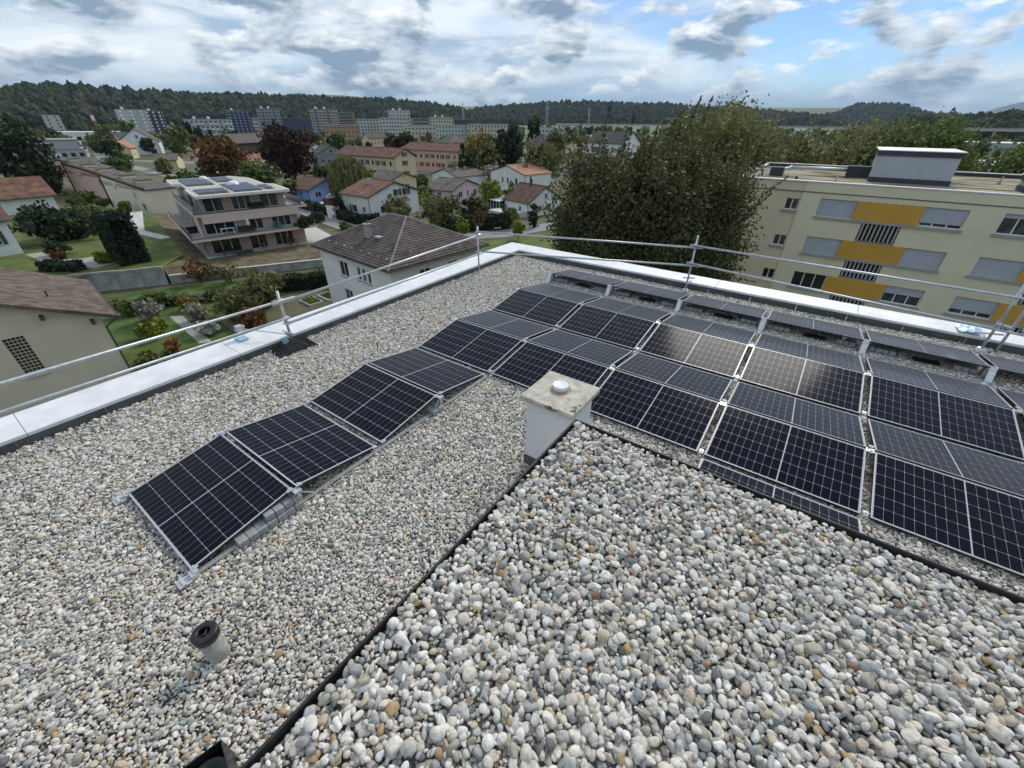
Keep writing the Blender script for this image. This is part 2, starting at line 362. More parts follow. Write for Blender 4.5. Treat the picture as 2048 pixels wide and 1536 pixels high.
keep_up = lambda p: (p[:, 0] > UX+.026) & (p[:, 1] < UY-.026)
a = lay(UX, 9.4, -1.6, UY, .022, .018, .030, UZ-.036, keep_up, rs, .4)
b = lay(UX, 9.4, -1.6, UY, .0235, .016, .033, UZ-.022, lambda p: keep_up(p) & (rs.random(len(p)) < .88), rs, .40, .34)
c = lay(UX, 9.4, -1.6, UY, .046, .021, .037, UZ-.011, lambda p: keep_up(p) & (rs.random(len(p)) < .7), rs, .30, .30)
pp, rr, ss, vv = [np.concatenate(t) for t in zip(a, b, c)]
for arr in (pp,): arr[:, 2] += .010*np.sin(arr[:, 0]*3.1)*np.sin(arr[:, 1]*2.7+.5)
# the 300 that show largest are parts of their own, the rest one mass
cpos = np.array([5.76, -.19, 3.876]); fwd = np.array(_f)
d = pp-cpos; dep_ = d@fwd
sx = (d@np.array(_r2))/dep_*829.4; sy = (d@np.array(_u2))/dep_*829.4
size = ss[:, 0]/dep_; ok = (np.abs(sx) < 1010) & (np.abs(sy) < 755) & (dep_ > .1) & (np.arange(len(pp)) >= len(a[0]))
order = np.argsort(-np.where(ok, size*(1+.6*(np.arange(len(pp)) >= len(a[0])+len(b[0]))), 0))[:300]
sel = np.zeros(len(pp), bool); sel[order] = True
for i in order:
    link('pebble', COARSE_ME[vv[i]], up, tuple(pp[i]), tuple(rr[i]), tuple(ss[i]))
scatter('pebble_layer', coarse, pp[~sel], rr[~sel], ss[~sel], vv[~sel], up)

# ---------------------------------------------------------------- solar panels
PL, PW, TILT, GX, ZL = 1.722, 1.134, 0.1584, 0.0963, 0.08
PC = PW*math.cos(TILT); PS = PW*math.sin(TILT)
YR = {1: 0.0, 2: 1.1687, 3: 2.3843, 4: 3.5530, 5: 4.7686, 6: 5.9373, 7: 7.1529, 8: 8.3217, 10: 9.865}
FW, NXC, NYC = .0075, 18, 6
px_, py_ = (PL-2*FW-.028-.012)/NXC, (PW-2*FW-.024)/NYC
fm = MB(); sd = MB()
for (x0, x1, y0, y1) in ((0, PL, 0, .0035), (0, PL, PW-.0035, PW), (0, FW, .0035, PW-.0035), (PL-FW, PL, .0035, PW-.0035)): fm.box(x0, x1, y0, y1, -.004, .0)
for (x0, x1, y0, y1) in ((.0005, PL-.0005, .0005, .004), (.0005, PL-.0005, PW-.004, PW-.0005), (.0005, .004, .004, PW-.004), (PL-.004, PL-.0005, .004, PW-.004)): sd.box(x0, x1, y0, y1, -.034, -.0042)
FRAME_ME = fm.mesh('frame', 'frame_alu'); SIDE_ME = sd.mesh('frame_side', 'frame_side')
BACK_ME = MB().box(FW, PL-FW, .0035, PW-.0035, -.008, -.0030).mesh('backsheet', 'backsheet')
gx_, gy_ = .0024, .0040
def cham(mb, cx, cy, hx, hy, c=.008, z=0.0):
    mb.poly([(cx-hx+c, cy-hy, z), (cx+hx-c, cy-hy, z), (cx+hx, cy-hy+c, z), (cx+hx, cy+hy-c, z), (cx+hx-c, cy+hy, z), (cx-hx+c, cy+hy, z), (cx-hx, cy+hy-c, z), (cx-hx, cy-hy+c, z)])
cell_pos = []
for i in range(NXC):
    for j in range(NYC):
        cell_pos.append((FW+.014+px_*(i+.5)+(.012 if i >= NXC//2 else 0), FW+.012+py_*(j+.5)))
cm = MB(); cham(cm, 0, 0, (px_-gx_)/2, (py_-gy_)/2, .006); CELL_ME = cm.mesh('cell', 'cell')
cg = MB()
for (cx, cy) in cell_pos: cham(cg, cx, cy, (px_-gx_)/2, (py_-gy_)/2, .006)
GRID_ME = cg.mesh('cell_grid', 'cell')
ORD = ['leftmost', 'second from left', 'third from left', 'fourth from left', 'fifth from left', 'sixth from left', 'rightmost']
ROWN = {5: 'front row of the main array, behind the chimney', 6: 'pale reflecting second row of the main array', 7: 'third row of the main array', 8: 'fourth row of the main array', 10: 'separate last row along the right parapet'}
def panel(row, col, label, group, cells=False):
    upw = row % 2 == 1
    o = thing('solar_panel', label, 'solar panel', (col*(PL+GX), YR[row], ZL if upw else ZL+PS), (TILT if upw else -TILT, 0, 0), group)
    link('frame', FRAME_ME, o); link('frame_side', SIDE_ME, o); link('backsheet', BACK_ME, o)
    if cells:
        for (cx, cy) in cell_pos: link('cell', CELL_ME, o, (cx, cy, -.0022))
    else:
        g = link('cell_grid', GRID_ME, o, (0, 0, -.0022)); g['kind'] = 'stuff'
    return o
for r, lb in ((1, 'nearest solar panel, at the lower left end of the single file'), (2, 'second solar panel from the near end of the single file'), (3, 'third solar panel of the single file, sloping up away from camera'), (4, 'fourth solar panel of the single file, just before the main array')):
    panel(r, 0, lb, 'solar panels in single file', True)
panel(4, 3, 'solar panel mostly hidden behind the pebble roof edge', 'solar panels in the main array')
for r, n in ((5, 5), (6, 5), (7, 6), (8, 6), (10, 7)):
    for c_ in range(n):
        panel(r, c_, 'solar panel, %s in the %s' % (ORD[c_], ROWN[r]), 'solar panels in the main array' if r < 9 else 'solar panels in the last row', r == 5 and c_ in (2, 3, 4))
# rails, clamps and ballast
def rail(x, y0, y1, label):
    m = MB(); m.box(x-.02, x+.02, y0, y1, .022, .030); m.box(x-.02, x-.014, y0, y1, .030, .048); m.box(x+.014, x+.02, y0, y1, .030, .048)
    tag(m.build('mounting_rail', 'alu'), label, 'rail', 'aluminium rails under the panels')
rail(1.762, -.12, 4.72, 'aluminium rail on the gravel along the right side of the single file')
rail(-.012, -.12, 9.45, 'aluminium rail on the gravel along the left ends of the panel rows')
clm = MB(); clm.box(-.022, .022, -.035, .035, 0, .006); clm.box(-.03, .03, -.012, .012, .006, .014); clm.tube((0,0,.012), (0,0,.02), .008, n=8)
CLAMP_ME = clm.mesh('panel_clamp', 'alu')
GP, GV = .0489, .0958
GN = ['leftmost', 'first', 'second', 'third', 'fourth', 'fifth']; RSH = {5: 'front array row', 6: 'second array row', 7: 'third array row', 8: 'fourth array row'}
def clamp(x, y, z, lab, up_=True):
    o = link('panel_clamp', CLAMP_ME, None, (x, y, z), (TILT if up_ else -TILT, 0, 0)); tag(o, lab, 'clamp', 'aluminium clamps at the panel corners')
for r in (1, 2, 3, 4):
    upr = r % 2 == 1; z0, z1 = (ZL, ZL+PS) if upr else (ZL+PS, ZL)
    nm = ('nearest', 'second', 'third', 'fourth')[r-1]
    for x, sd_ in ((-.012, 'left'), (PL+.012, 'right')):
        clamp(x, YR[r]+.03, z0+.006, 'small aluminium clamp at the near %s corner of the %s single file panel' % (sd_, nm), upr)
        clamp(x, YR[r]+PC-.03, z1+.006, 'small aluminium clamp at the far %s corner of the %s single file panel' % (sd_, nm), upr)
for r in (5, 6, 7, 8):
    upr = r % 2 == 1; z0, z1 = (ZL, ZL+PS) if upr else (ZL+PS, ZL)
    for c_ in range(1, 6):
        x = c_*(PL+GX)-GX/2
        if r < 7 and c_ == 5: continue
        clamp(x, YR[r]+.03, z0+.008, 'aluminium clamp at near end of the %s panel gap, %s' % (GN[c_], RSH[r]), upr)
        clamp(x, YR[r]+PC-.03, z1+.008, 'aluminium clamp at far end of the %s panel gap, %s' % (GN[c_], RSH[r]), upr)
# folded end brackets at the near edge of the single file, and posts under the peaks
def end_bracket(x, label):
    m = MB(); m.box(-.06, .06, -.15, -.035, .030, .040); m.box(-.06, .06, -.115, -.085, .040, .062); m.box(-.045, .045, -.035, .03, .030, .075); m.box(-.03, .03, .0, .045, .075, .092)
    tag(m.build('rail_end_bracket', 'alu', bevel=.003, loc=(x, 0, 0)), label, 'bracket', 'end brackets of the single file')
end_bracket(1.77, 'folded aluminium bracket on gravel at the nearest panel corner'); end_bracket(-.012, 'folded aluminium bracket on gravel at the left corner of the nearest panel')
def peak_post(x, y, label):
    m = MB(); m.box(-.025, .025, -.02, .02, .03, ZL+PS-.02); m.box(-.045, .045, -.045, .045, ZL+PS-.03, ZL+PS-.012); m.tube((0,-.18,.05), (0,0,.22), .008, n=6); m.tube((0,.18,.05), (0,0,.22), .008, n=6)
    tag(m.build('ridge_support', 'alu', loc=(x, y, 0)), label, 'bracket', 'supports under the panel ridges')
for i, (y, nm) in enumerate(((YR[2]-GP/2, 'first'), (YR[4]-GP/2, 'second'))):
    peak_post(1.765, y, 'aluminium support at right end of the %s ridge of the single file' % nm)
    peak_post(-.012, y, 'aluminium support at left end of the %s ridge of the single file' % nm)
for i, (y, nm) in enumerate(((YR[6]-GP/2, 'front'), (YR[8]-GP/2, 'rear'))):
    for c_ in range(0, 6): peak_post(c_*(PL+GX)-GX/2, y, 'aluminium support under the %s ridge of the main array, %s gap from left' % (nm, GN[c_]))
PAV = [MB().box(-.05*s, .05*s, -.10, .10, 0, .078).mesh('ballast_block', 'paver') for s in (1.0, .96)]
def block(x, y, z, rz, label, grp):
    o = link('ballast_block', PAV[random.randrange(2)], None, (x, y, z), (0, 0, rz)); b_ = o.modifiers.new('bevel', 'BEVEL'); b_.width = .006; b_.segments = 2
    tag(o, label, 'concrete block', grp)
O8 = ['nearest', 'second', 'third', 'fourth', 'fifth', 'sixth', 'seventh', 'last']
for k in range(7): block(1.735, .47+.105*k, .02, math.pi/2+random.uniform(-.05, .05), '%s grey ballast block of the lower tier under the nearest panel' % O8[k], 'ballast blocks beside the nearest panel')
for k in range(4): block(1.70+.012*(k%2), .80+.105*k, .099, math.pi/2+random.uniform(-.05, .05), '%s grey ballast block of the upper tier under the nearest panel' % O8[k], 'ballast blocks beside the nearest panel')
for k in range(2): block(1.74, 3.36+.115*k, .02+.0*k, math.pi/2, '%s grey ballast block under the second ridge of the single file' % ('near', 'far')[k], 'ballast blocks beside the single file')
for c_ in range(5):
    base = c_*(PL+GX)
    for k in range(10):
        if 4 <= k <= 6: continue
        xx = base+.10+k*.108 if k < 4 else base+.62+k*.108
        block(xx, 10.05, .03, random.uniform(-.03, .03), '%s grey ballast block from left under the %s panel of the last row' % (O8[k if k < 4 else k-3].replace('nearest', 'first'), ORD[c_].split(' from')[0]), 'ballast blocks under the last row')
    m = MB(); m.box(base+.75, base+1.15, 9.95, 10.10, .03, .055)
    tag(m.build('ballast_tray', 'frame_side'), 'dark metal tray between ballast blocks under the %s panel of the last row' % ORD[c_].split(' from')[0], 'tray', 'trays under the last row')
for c_ in range(0, 6):
    x = c_*(PL+GX)-GX/2 if c_ else -.03
    m = MB(); y = YR[10]
    m.hexa([(x-.05, y-.13, .02), (x+.05, y-.13, .02), (x+.05, y-.10, .02), (x-.05, y-.10, .02)], [(x-.05, y-.03, .20), (x+.05, y-.03, .20), (x+.05, y-.0, .20), (x-.05, y-.0, .20)])
    m.hexa([(x-.05, y-.03, .201), (x+.05, y-.03, .201), (x+.05, y-.0, .201), (x-.05, y-.0, .201)], [(x-.05, y-.005, .275), (x+.05, y-.005, .275), (x+.05, y+.03, .262), (x-.05, y+.03, .262)])
    m.box(x-.05, x+.05, y-.25, y-.10, .012, .02); m.box(x-.07, x+.07, y+.04, y+.20, .01, .20)
    tag(m.build('support_bracket', 'alu', bevel=.004), 'bent silver bracket at the high edge of the last row, %s' % ORD[c_], 'bracket', 'brackets of the last row')
tag(MB().tube((-.1, 9.62, .035), (9.6, 9.62, .035), .006, n=8).build('earthing_rod', 'zinc', smooth=True), 'thin metal rod lying on gravel in front of the last row', 'rod')
# ---------------------------------------------------------------- chimney
ch = thing('chimney', 'white rendered chimney with a weathered square concrete slab on top', 'chimney', (3.53, 3.285, 0))
MB().box(0, .59, 0, .595, .0, 1.03).build('shaft', 'render_grey', ch, bevel=.006)
MB().box(-.012, .602, -.012, .607, .0, .16).build('base_flashing', 'flashing', ch)
sl = MB().box(-.065, .655, -.06, .655, 1.03, 1.105).build('slab', 'slab_concrete', ch, bevel=.014)
def blotch(name, m, cx, cy, z, r, seed, ax='z'):
    rs_ = np.random.default_rng(seed); n = 26; pts = []
    for k in range(n):
        a_ = 2*math.pi*k/n; q = r*(1+.35*math.sin(3*a_+seed)+.25*rs_.normal()*.6)
        if ax == 'z': pts.append((cx+q*math.cos(a_), cy+q*.8*math.sin(a_), z))
        else: pts.append((cx+q*math.cos(a_), z, cy+q*.6*math.sin(a_)))
    MB().poly(pts).build(name, m, sl)
cp = MB(); cp.lathe([(.0, .062), (.086, .062), (.094, .066), (.096, .060), (.096, .002), (.090, .0)], 32, (.265, .34, 1.107))
cp.build('flue_cap', 'white_metal', ch, smooth=True)
MB().lathe([(.0, .0012), (.125, .0012), (.13, .0)], 24, (.275, .33, 1.1058)).build('rust_stain', 'rust', sl)
for i, (x, y, r) in enumerate(((.36, -.0612, .05), (.30, -.0612, .022), (.44, -.0612, .018))): blotch('lichen_patch', 'lichen', x, 1.085, y-.0, r, i+3, 'y')
for i, (x, y, r) in enumerate(((.62, .02, .035), (.60, .09, .03), (.63, .16, .02), (.1, .05, .012), (.3, .12, .010), (.45, .2, .008), (.2, .5, .010))): blotch('lichen_patch', 'lichen', x, y, 1.1062, r, i+9)

# ---------------------------------------------------------------- vent pipe and drain hopper
vp = thing('vent_pipe', 'grey vent pipe with a black ring cap standing in the gravel', 'pipe', (2.715, -.195, 0))
MB().lathe([(.082, -.01), (.082, .33), (.074, .33), (.074, .0)], 32).build('pipe', 'pipe_fibre', vp, smooth=True)
MB().lathe([(.092, .285), (.096, .29), (.096, .352), (.092, .358), (.048, .358), (.046, .354), (.046, .30)], 32).build('cap_ring', 'plastic_black', vp, smooth=True)
MB().lathe([(.047, .30), (.0, .30)], 20).build('inner_dark', 'rubber', vp)
gr = MB()
for k in range(3): a_ = k*2*math.pi/3+.3; gr.tube((0, 0, .335), (.046*math.cos(a_), .046*math.sin(a_), .335), .003, n=5)
gr.build('spider', 'lichen', vp)
dh = thing('drain_hopper', 'black open box outlet at the foot of the pebble roof edge', 'drain', (3.60, -.60, .0), (0, 0, R(-12)))
hm = MB()
for (x0, x1, y0, y1) in ((-.13, .13, -.13, -.122), (-.13, .13, .122, .13), (-.13, -.122, -.122, .122), (.122, .13, -.122, .122)): hm.box(x0, x1, y0, y1, 0, .26)
hm.build('hopper', 'plastic_black', dh, bevel=.002); MB().lathe([(.115, .17), (.07, .14), (.065, .02), (0, .02)], 24).build('funnel', 'flashing', dh, smooth=True)

# ---------------------------------------------------------------- scaffold guard rails
def coupler(m, p, ax='y', s=1.0):
    x, y, z = p; h = .045*s
    m.tube((x, y, z-h*.8), (x, y, z+h*.8), .036*s, n=12)
    if ax == 'y': m.tube((x+.05, y-h*.8, z), (x+.05, y+h*.8, z), .036*s, n=12)
    else: m.tube((x-h*.8, y-.05, z), (x+h*.8, y-.05, z), .036*s, n=12)
    m.box(x-.01, x+.055, y-.055*s, y-.03, z-.012, z+.012); m.tube((x+.02, y-.075*s, z), (x+.02, y-.03, z), .009, n=6)
RT = .024
gl = thing('guard_rail', 'galvanised tube guard rail along the left parapet', 'guard rail', (0, 0, 0))
P1 = (-2.13, 3.36); P2 = (-2.13, 9.26)
MB().tube((P1[0], P1[1], .06), (P1[0], P1[1], 1.16), .0245, n=14).build('post', 'zinc', gl, smooth=True)
MB().tube((P2[0], P2[1], .01), (P2[0], P2[1], 1.34), .0245, n=14).build('post', 'zinc', gl, smooth=True)
for (a_, b_) in ((((-2.06, -5.5, 1.10), (-2.06, 3.62, .985))), (((-2.06, 3.25, .955), (-2.06, 9.34, 1.12))), (((-2.06, -5.5, .74), (-2.06, 3.42, .635))), (((-2.06, 3.30, .53), (-2.06, 9.36, .60)))):
    MB().tube(a_, b_, RT, n=14).build('rail_tube', 'zinc', gl, smooth=True)
cm_ = MB()
for p in ((P1[0], P1[1], .985), (P1[0], P1[1], .635), (P1[0], P1[1], .53), (P2[0], P2[1], 1.12), (P2[0], P2[1], .60)): coupler(cm_, p)
cm_.tube((-2.06, 3.17, .97), (-2.06, 3.29, .97), .034, n=12); cm_.box(-2.075, -2.045, 3.18, 3.28, 1.0, 1.03)
cm_.build('coupler', 'zinc', gl)
foot = MB()
foot.hexa([(-.40, -.26, .0), (.40, -.26, .0), (.40, .26, .0), (-.40, .26, .0)], [(-.37, -.23, .035), (.37, -.23, .035), (.37, .23, .035), (-.37, .23, .035)])
foot.hexa([(-.22, -.24, .034), (.22, -.24, .034), (.22, .24, .034), (-.22, .24, .034)], [(-.15, -.21, .105), (.15, -.21, .105), (.15, .21, .105), (-.15, .21, .105)])
for x in (-.33, -.27, .27, .33): foot.box(x-.012, x+.012, -.20, .20, .0352, .056)
for y in (-.17, -.06, .06, .17): foot.box(-.145, .145, y-.016, y+.016, .1052, .122)
foot.build('rubber_foot', 'rubber', gl, bevel=.004, loc=(-2.07, 3.32, .01), rot=(0, 0, R(90-4)))
br = MB(); br.tube((-2.13, 3.30, .30), (-2.86, 2.78, .42), .011, n=8); br.tube((-2.86, 2.70, .40), (-2.86, 2.88, .44), .03, n=8); br.box(-2.92, -2.80, 2.72, 2.84, .36, .48)
br.build('brace', 'zinc', gl)
MB().box(-2.93, -2.72, 2.66, 2.84, .215, .235).build('brace_clamp', 'galv_blue', gl)
MB().box(-2.20, -2.12, 3.20, 3.30, .10, .25).build('swivel_clamp', 'galv_blue', gl, bevel=.01)
cb = MB(); coupler(cb, (-2.13, 3.36, .30), 'x', .9); cb.tube((-2.13, 3.28, .36), (-1.98, 3.40, .30), .014, n=8); cb.tube((-2.26, 3.30, .34), (-2.10, 3.30, .34), .014, n=8); cb.build('coupler', 'zinc', gl)
fb = MB(); fb.box(-.09, .09, -.06, .06, .012, .022); fb.tube((0, 0, .02), (0, 0, .1), .032, n=12); fb.build('foot_plate', 'zinc', gl, loc=(P2[0], P2[1], .005))

gr_ = thing('guard_rail', 'galvanised tube guard rail along the right parapet facing the yellow building', 'guard rail', (0, 0, 0))
P3 = (3.335, 11.36); P4 = (9.19, 11.36)
def post2(p, z1, sway):
    MB().tube((p[0], p[1], .03), (p[0]+sway, p[1], z1), .0245, n=14).build('post', 'zinc', gr_, smooth=True)
    t_ = MB(); t_.tube((p[0]-.16, p[1]+.16, .30), (p[0]+.16, p[1]-.02, .40), .02, n=10); t_.tube((p[0]+.02, p[1]-.03, .23), (p[0]+.02, p[1]+.4, .23), .02, n=10); t_.build('clamp_bar', 'white_metal', gr_, smooth=True)
    f_ = MB(); f_.lathe([(.0, .06), (.06, .06), (.085, .03), (.10, .0)], 14, (p[0], p[1], .01)); f_.build('foot_plate', 'zinc', gr_, smooth=True)
post2(P3, 1.45, 0); post2(P4, 1.62, -.0)
MB().tube((9.42, 11.42, .0), (9.42, 11.42, 1.6), .0245, n=14).build('post', 'zinc', gr_, smooth=True)
for (a_, b_) in (((-2.16, 9.20, 1.21), (3.52, 11.34, 1.17)), ((-2.16, 9.20, .66), (3.60, 11.36, .72)), ((3.22, 11.29, 1.215), (12.0, 11.29, 1.10)), ((3.22, 11.29, .77), (12.0, 11.29, .36))):
    MB().tube(a_, b_, RT, n=14).build('rail_tube', 'zinc', gr_, smooth=True)
cc = MB()
for p in ((P3[0], P3[1], 1.17), (P3[0], P3[1], .72), (P3[0], P3[1], 1.215), (P3[0], P3[1], .765), (P4[0], P4[1], 1.14), (P4[0], P4[1], .58)): coupler(cc, p, 'x')
cc.tube((9.24, 11.29, .575), (9.36, 11.29, .565), .034, n=12); cc.tube((9.52, 11.29, .56), (9.62, 11.29, .555), .034, n=12); cc.build('coupler', 'zinc', gr_)
bfm = MB(); rsb = np.random.default_rng(5); gp = np.zeros((7, 7, 3))
for i in range(7):
    for j in range(7): gp[i, j] = (8.80+i*.06, 11.62+j*.07, .215+.10*max(0, 1-abs(i-4)/4)*max(0, 1-abs(j-3)/4)+rsb.uniform(0, .03))
for i in range(6):
    for j in range(6): bfm.quad(gp[i,j], gp[i+1,j], gp[i+1,j+1], gp[i,j+1])
tag(bfm.build('plastic_film', 'blue_film', smooth=True), 'crumpled pale blue plastic film lying on the right parapet cap', 'plastic sheet')
# small roof fittings
tag(MB().tube((.3, 7.92, 0), (.3, 7.92, .12), .012, n=8).tube((.3, 7.92, .12), (.3, 7.92, .135), .02, n=8).build('marker_peg', 'plastic_black'), 'short black peg in gravel near the far left array corner', 'peg')
tag(MB().tube((-.7, 4.3, 0), (-.7, 4.3, .11), .011, n=8).tube((-.7, 4.3, .11), (-.7, 4.3, .125), .018, n=8).build('marker_peg', 'plastic_black'), 'short black peg in gravel left of the single file', 'peg')
ey = MB(); ey.tube((6.85, 9.9, .0), (6.87, 9.88, .20), .012, n=8); 
for k in range(12):
    a0, a1 = 2*math.pi*k/12, 2*math.pi*(k+1)/12; ey.tube((6.88+.035*math.cos(a0), 9.87, .235+.035*math.sin(a0)), (6.88+.035*math.cos(a1), 9.87, .235+.035*math.sin(a1)), .009, n=6, caps=False)
tag(ey.build('anchor_eye', 'zinc'), 'steel safety anchor with an eye ring in front of the last row', 'anchor')
tg = MB(); tg.poly([(-2.25, 2.42, .02), (-2.22, 2.45, .02), (-2.24, 2.44, .12)]); tg.poly([(-2.22, 2.45, .021), (-2.19, 2.43, .02), (-2.21, 2.44, .10)])
mat('dry_leaf', (0.33, 0.22, 0.13), 0.9, 0.2, 9)
tag(tg.build('dry_leaf', 'dry_leaf'), 'dry brown leaf standing against the left parapet', 'leaf')
# ================================================================ the ground and the roads
mat('ground_green', (0.085, 0.105, 0.045), 0.95, 0.35, 0.03, 0.4, 3, col2=(0.15, 0.14, 0.075), detail=10)
mat('lawn', (0.085, 0.120, 0.020), 0.95, 0.30, 0.35, 0.5, 9, col2=(0.13, 0.170, 0.033), detail=10)
mat('lawn_deep', (0.045, 0.090, 0.013), 0.95, 0.40, 0.5, 0.6, 8, col2=(0.095, 0.150, 0.025), detail=12)
mat('brown_slope', (0.125, 0.092, 0.052), 0.97, 0.35, 0.8, 0.9, 5, col2=(0.19, 0.155, 0.085), detail=12)
mat('asphalt', (0.28, 0.275, 0.265), 0.92, 0.10, 1.2, 0.2, 30)
mat('paving', (0.36, 0.345, 0.315), 0.92, 0.14, 2.0, 0.3, 12)
mat('light_concrete', (0.55, 0.54, 0.51), 0.9, 0.08, 2.0, 0.2, 20)
mat('old_concrete', (0.30, 0.30, 0.275), 0.95, 0.30, 0.9, 0.5, 14, col2=(0.43, 0.425, 0.40), detail=12)
mat('soil', (0.06, 0.045, 0.03), 0.97, 0.4, 3, 0.8, 12)
gm = MB(); gs = 29500.0
gm.quad((-gs, -gs, G), (gs, -gs, G), (gs, gs, G), (-gs, gs, G)); tag(gm.build('ground', 'ground_green'), kind='structure')
def sheet(name, pts, m, z):
    return tag(MB().poly([(x, y, z) for x, y in pts]).build(name, m), kind='structure')
def strip(name, pts, w, m, z):
    L = []; Rr = []
    for i, p in enumerate(pts):
        a = Vector(pts[max(0, i-1)]); b = Vector(pts[min(len(pts)-1, i+1)]); d = (b-a).normalized(); n = Vector((-d.y, d.x))
        L.append(Vector(p)+n*w/2); Rr.append(Vector(p)-n*w/2)
    mb = MB()
    for i in range(len(pts)-1): mb.quad((*Rr[i], z), (*Rr[i+1], z), (*L[i+1], z), (*L[i], z))
    return tag(mb.build(name, m), kind='structure')
ROAD = [(-118, 57), (-100, 53.6), (-81, 50.2), (-63, 46.7), (-52, 47.4), (-43.5, 52), (-38.2, 58.6), (-34.9, 68.6), (-31.5, 82), (-28, 100)]
strip('road', ROAD, 4.6, 'asphalt', G+.012)
strip('road', [(-70, 130), (-95, 124), (-150, 112), (-205, 95), (-270, 70)], 5.5, 'asphalt', G+.012)
strip('road', [(-128, 42), (-170, 60), (-260, 66), (-330, 80)], 5.0, 'asphalt', G+.016)
sheet('lawn', [(-60, 30), (-40, 14), (-26, 12), (-26, -8), (-56, -8), (-60, 9), (-54.5, 15), (-46, 30), (-40, 40), (-60, 44)][1:5]+[(-56, 8), (-46, 27), (-40, 32)], 'lawn_deep', G+.008)
sheet('lawn', [(-41, 50), (-36, 55), (-32, 67), (-27, 96), (6, 96), (10, 50), (-12, 22), (-26, 34)], 'lawn', G+.006)
# garden terrace above the old retaining wall
sheet('garden_terrace', [(-57.5, 9.5), (-54.4, 15.2), (-58.5, 19), (-88, 26), (-112, 24), (-112, 2), (-58, 2)], 'lawn', G+1.9)
bs = MB(); brim = [(-54.0, 15.4, .75), (-45.4, 30.4, .75), (-43.6, 36.6, .75), (-50, 42, .05), (-62, 44, .05), (-92, 40, .3), (-97, 30, 1.0), (-96, 25.5, 1.93), (-60, 18.2, 1.93), (-54.3, 15.25, 1.93)]
bc = [(-57.5, 21.5, .42), (-54.5, 36.5, .42), (-62, 40, .42), (-82, 36, .42), (-84, 27.5, .42)]
for i in range(len(brim)):
    p, q = brim[i], brim[(i+1) % len(brim)]; c_ = min(bc, key=lambda k: (k[0]-(p[0]+q[0])/2)**2+(k[1]-(p[1]+q[1])/2)**2)
    bs.poly([(p[0], p[1], G+p[2]), (q[0], q[1], G+q[2]), (c_[0], c_[1], G+c_[2])])
for i in range(len(brim)):
    p = brim[i]; cs_ = [min(bc, key=lambda k: (k[0]-(brim[j-1][0]+brim[j][0])/2)**2+(k[1]-(brim[j-1][1]+brim[j][1])/2)**2) for j in (i, (i+1) % len(brim))]
    if cs_[0] != cs_[1]: bs.poly([(p[0], p[1], G+p[2]), (cs_[1][0], cs_[1][1], G+cs_[1][2]), (cs_[0][0], cs_[0][1], G+cs_[0][2])])
bs.poly([(x, y, G+z) for x, y, z in bc]); tag(bs.build('brown_slope', 'brown_slope'), kind='structure')
sheet('stone_path', [(-74.2, 7.4), (-74, 8.9), (-68.5, 9.0), (-66.3, 10.8), (-66.4, 13.9), (-61.0, 12.7), (-60.0, 10.6), (-67.0, 8.0)], 'paving', G+1.912)
sheet('stone_path', [(-43.4, 11.3), (-42.7, 12.1), (-34.2, 11.2), (-34.7, 10.4)], 'paving', G+.016)
sheet('patio', [(-60, 20.4), (-56.4, 36.6), (-53.5, 38.5), (-76, 44.6), (-80, 25.2)], 'light_concrete', G+.46)
sheet('stone_path', [(-97, 24), (-78, 19.5), (-70, 20.5), (-70, 21.8), (-78, 21.2), (-97, 27)], 'light_concrete', G+1.915)
def wall_run(name, label, pts, h0, h1, t, m, capm=None, panels=0):
    o = thing(name, label, 'wall', (pts[0][0], pts[0][1], G))
    for i in range(len(pts)-1):
        a = Vector(pts[i])-Vector(pts[0]); b = Vector(pts[i+1])-Vector(pts[0]); n_ = max(1, panels)
        for k in range(n_):
            p = a.lerp(b, k/n_); q = a.lerp(b, (k+1)/n_); d = (q-p); ln = d.length; ang = math.atan2(d.y, d.x)
            MB().box(.012, ln-.012, -t/2+.02*(k % 2), t/2, h0, h1-.06*(k % 3 == 1)).build('wall_panel', m, o, loc=(p.x, p.y, 0), rot=(0, 0, ang), bevel=.02)
            if capm: MB().box(0, ln, -t/2-.05, t/2+.05, h1+.002, h1+.07).build('coping', capm, o, loc=(p.x, p.y, 0), rot=(0, 0, ang))
    return o
wall_run('retaining_wall', 'stained old concrete retaining wall below the garden terrace', [(-60.5, 5.0), (-57.7, 9.6), (-54.2, 15.2)], 0, 2.1, .35, 'old_concrete', None, 3)
wall_run('retaining_wall', 'low concrete garden wall with pale coping beside the bright lawn strip', [(-54.1, 15.4), (-45.5, 30.5), (-43.6, 36.5)], 0, .95, .28, 'old_concrete', 'light_concrete', 4)

# ================================================================ house builder
def wallm(n, c, v=.06): return mat('plaster_'+n, c, 0.9, v, .6, 0.2, 25)
def roofm(n, c, c2=None): return mat('tile_'+n, c, 0.9, 0.28, .9, 0.7, 7, col2=c2, stretch=(1, 1, 1), detail=10)
mat('glass', (0.018, 0.022, 0.026), 0.08, 0.3, .8, spec=0.6)
mat('glass_curtain', (0.06, 0.065, 0.07), 0.12, 0.5, 3, spec=0.5)
mat('win_white', (0.74, 0.75, 0.75), 0.5, 0.04, 3)
mat('sill_grey', (0.34, 0.34, 0.33), 0.85, 0.08, 3)
mat('gutter', (0.06, 0.05, 0.045), 0.5, 0.2, 3)
mat('wood_brown', (0.085, 0.055, 0.035), 0.85, 0.25, 2)
mat('brick_chim', (0.42, 0.41, 0.39), 0.9, 0.12, 4)
for n, c in (('brown', (0.16, 0.075, 0.035)), ('dark', (0.03, 0.032, 0.034)), ('yellow', (0.62, 0.50, 0.05)), ('green', (0.05, 0.09, 0.06)), ('grey', (0.36, 0.37, 0.37))): mat('shutter_'+n, c, 0.7, 0.1, 3)
_wc = {}
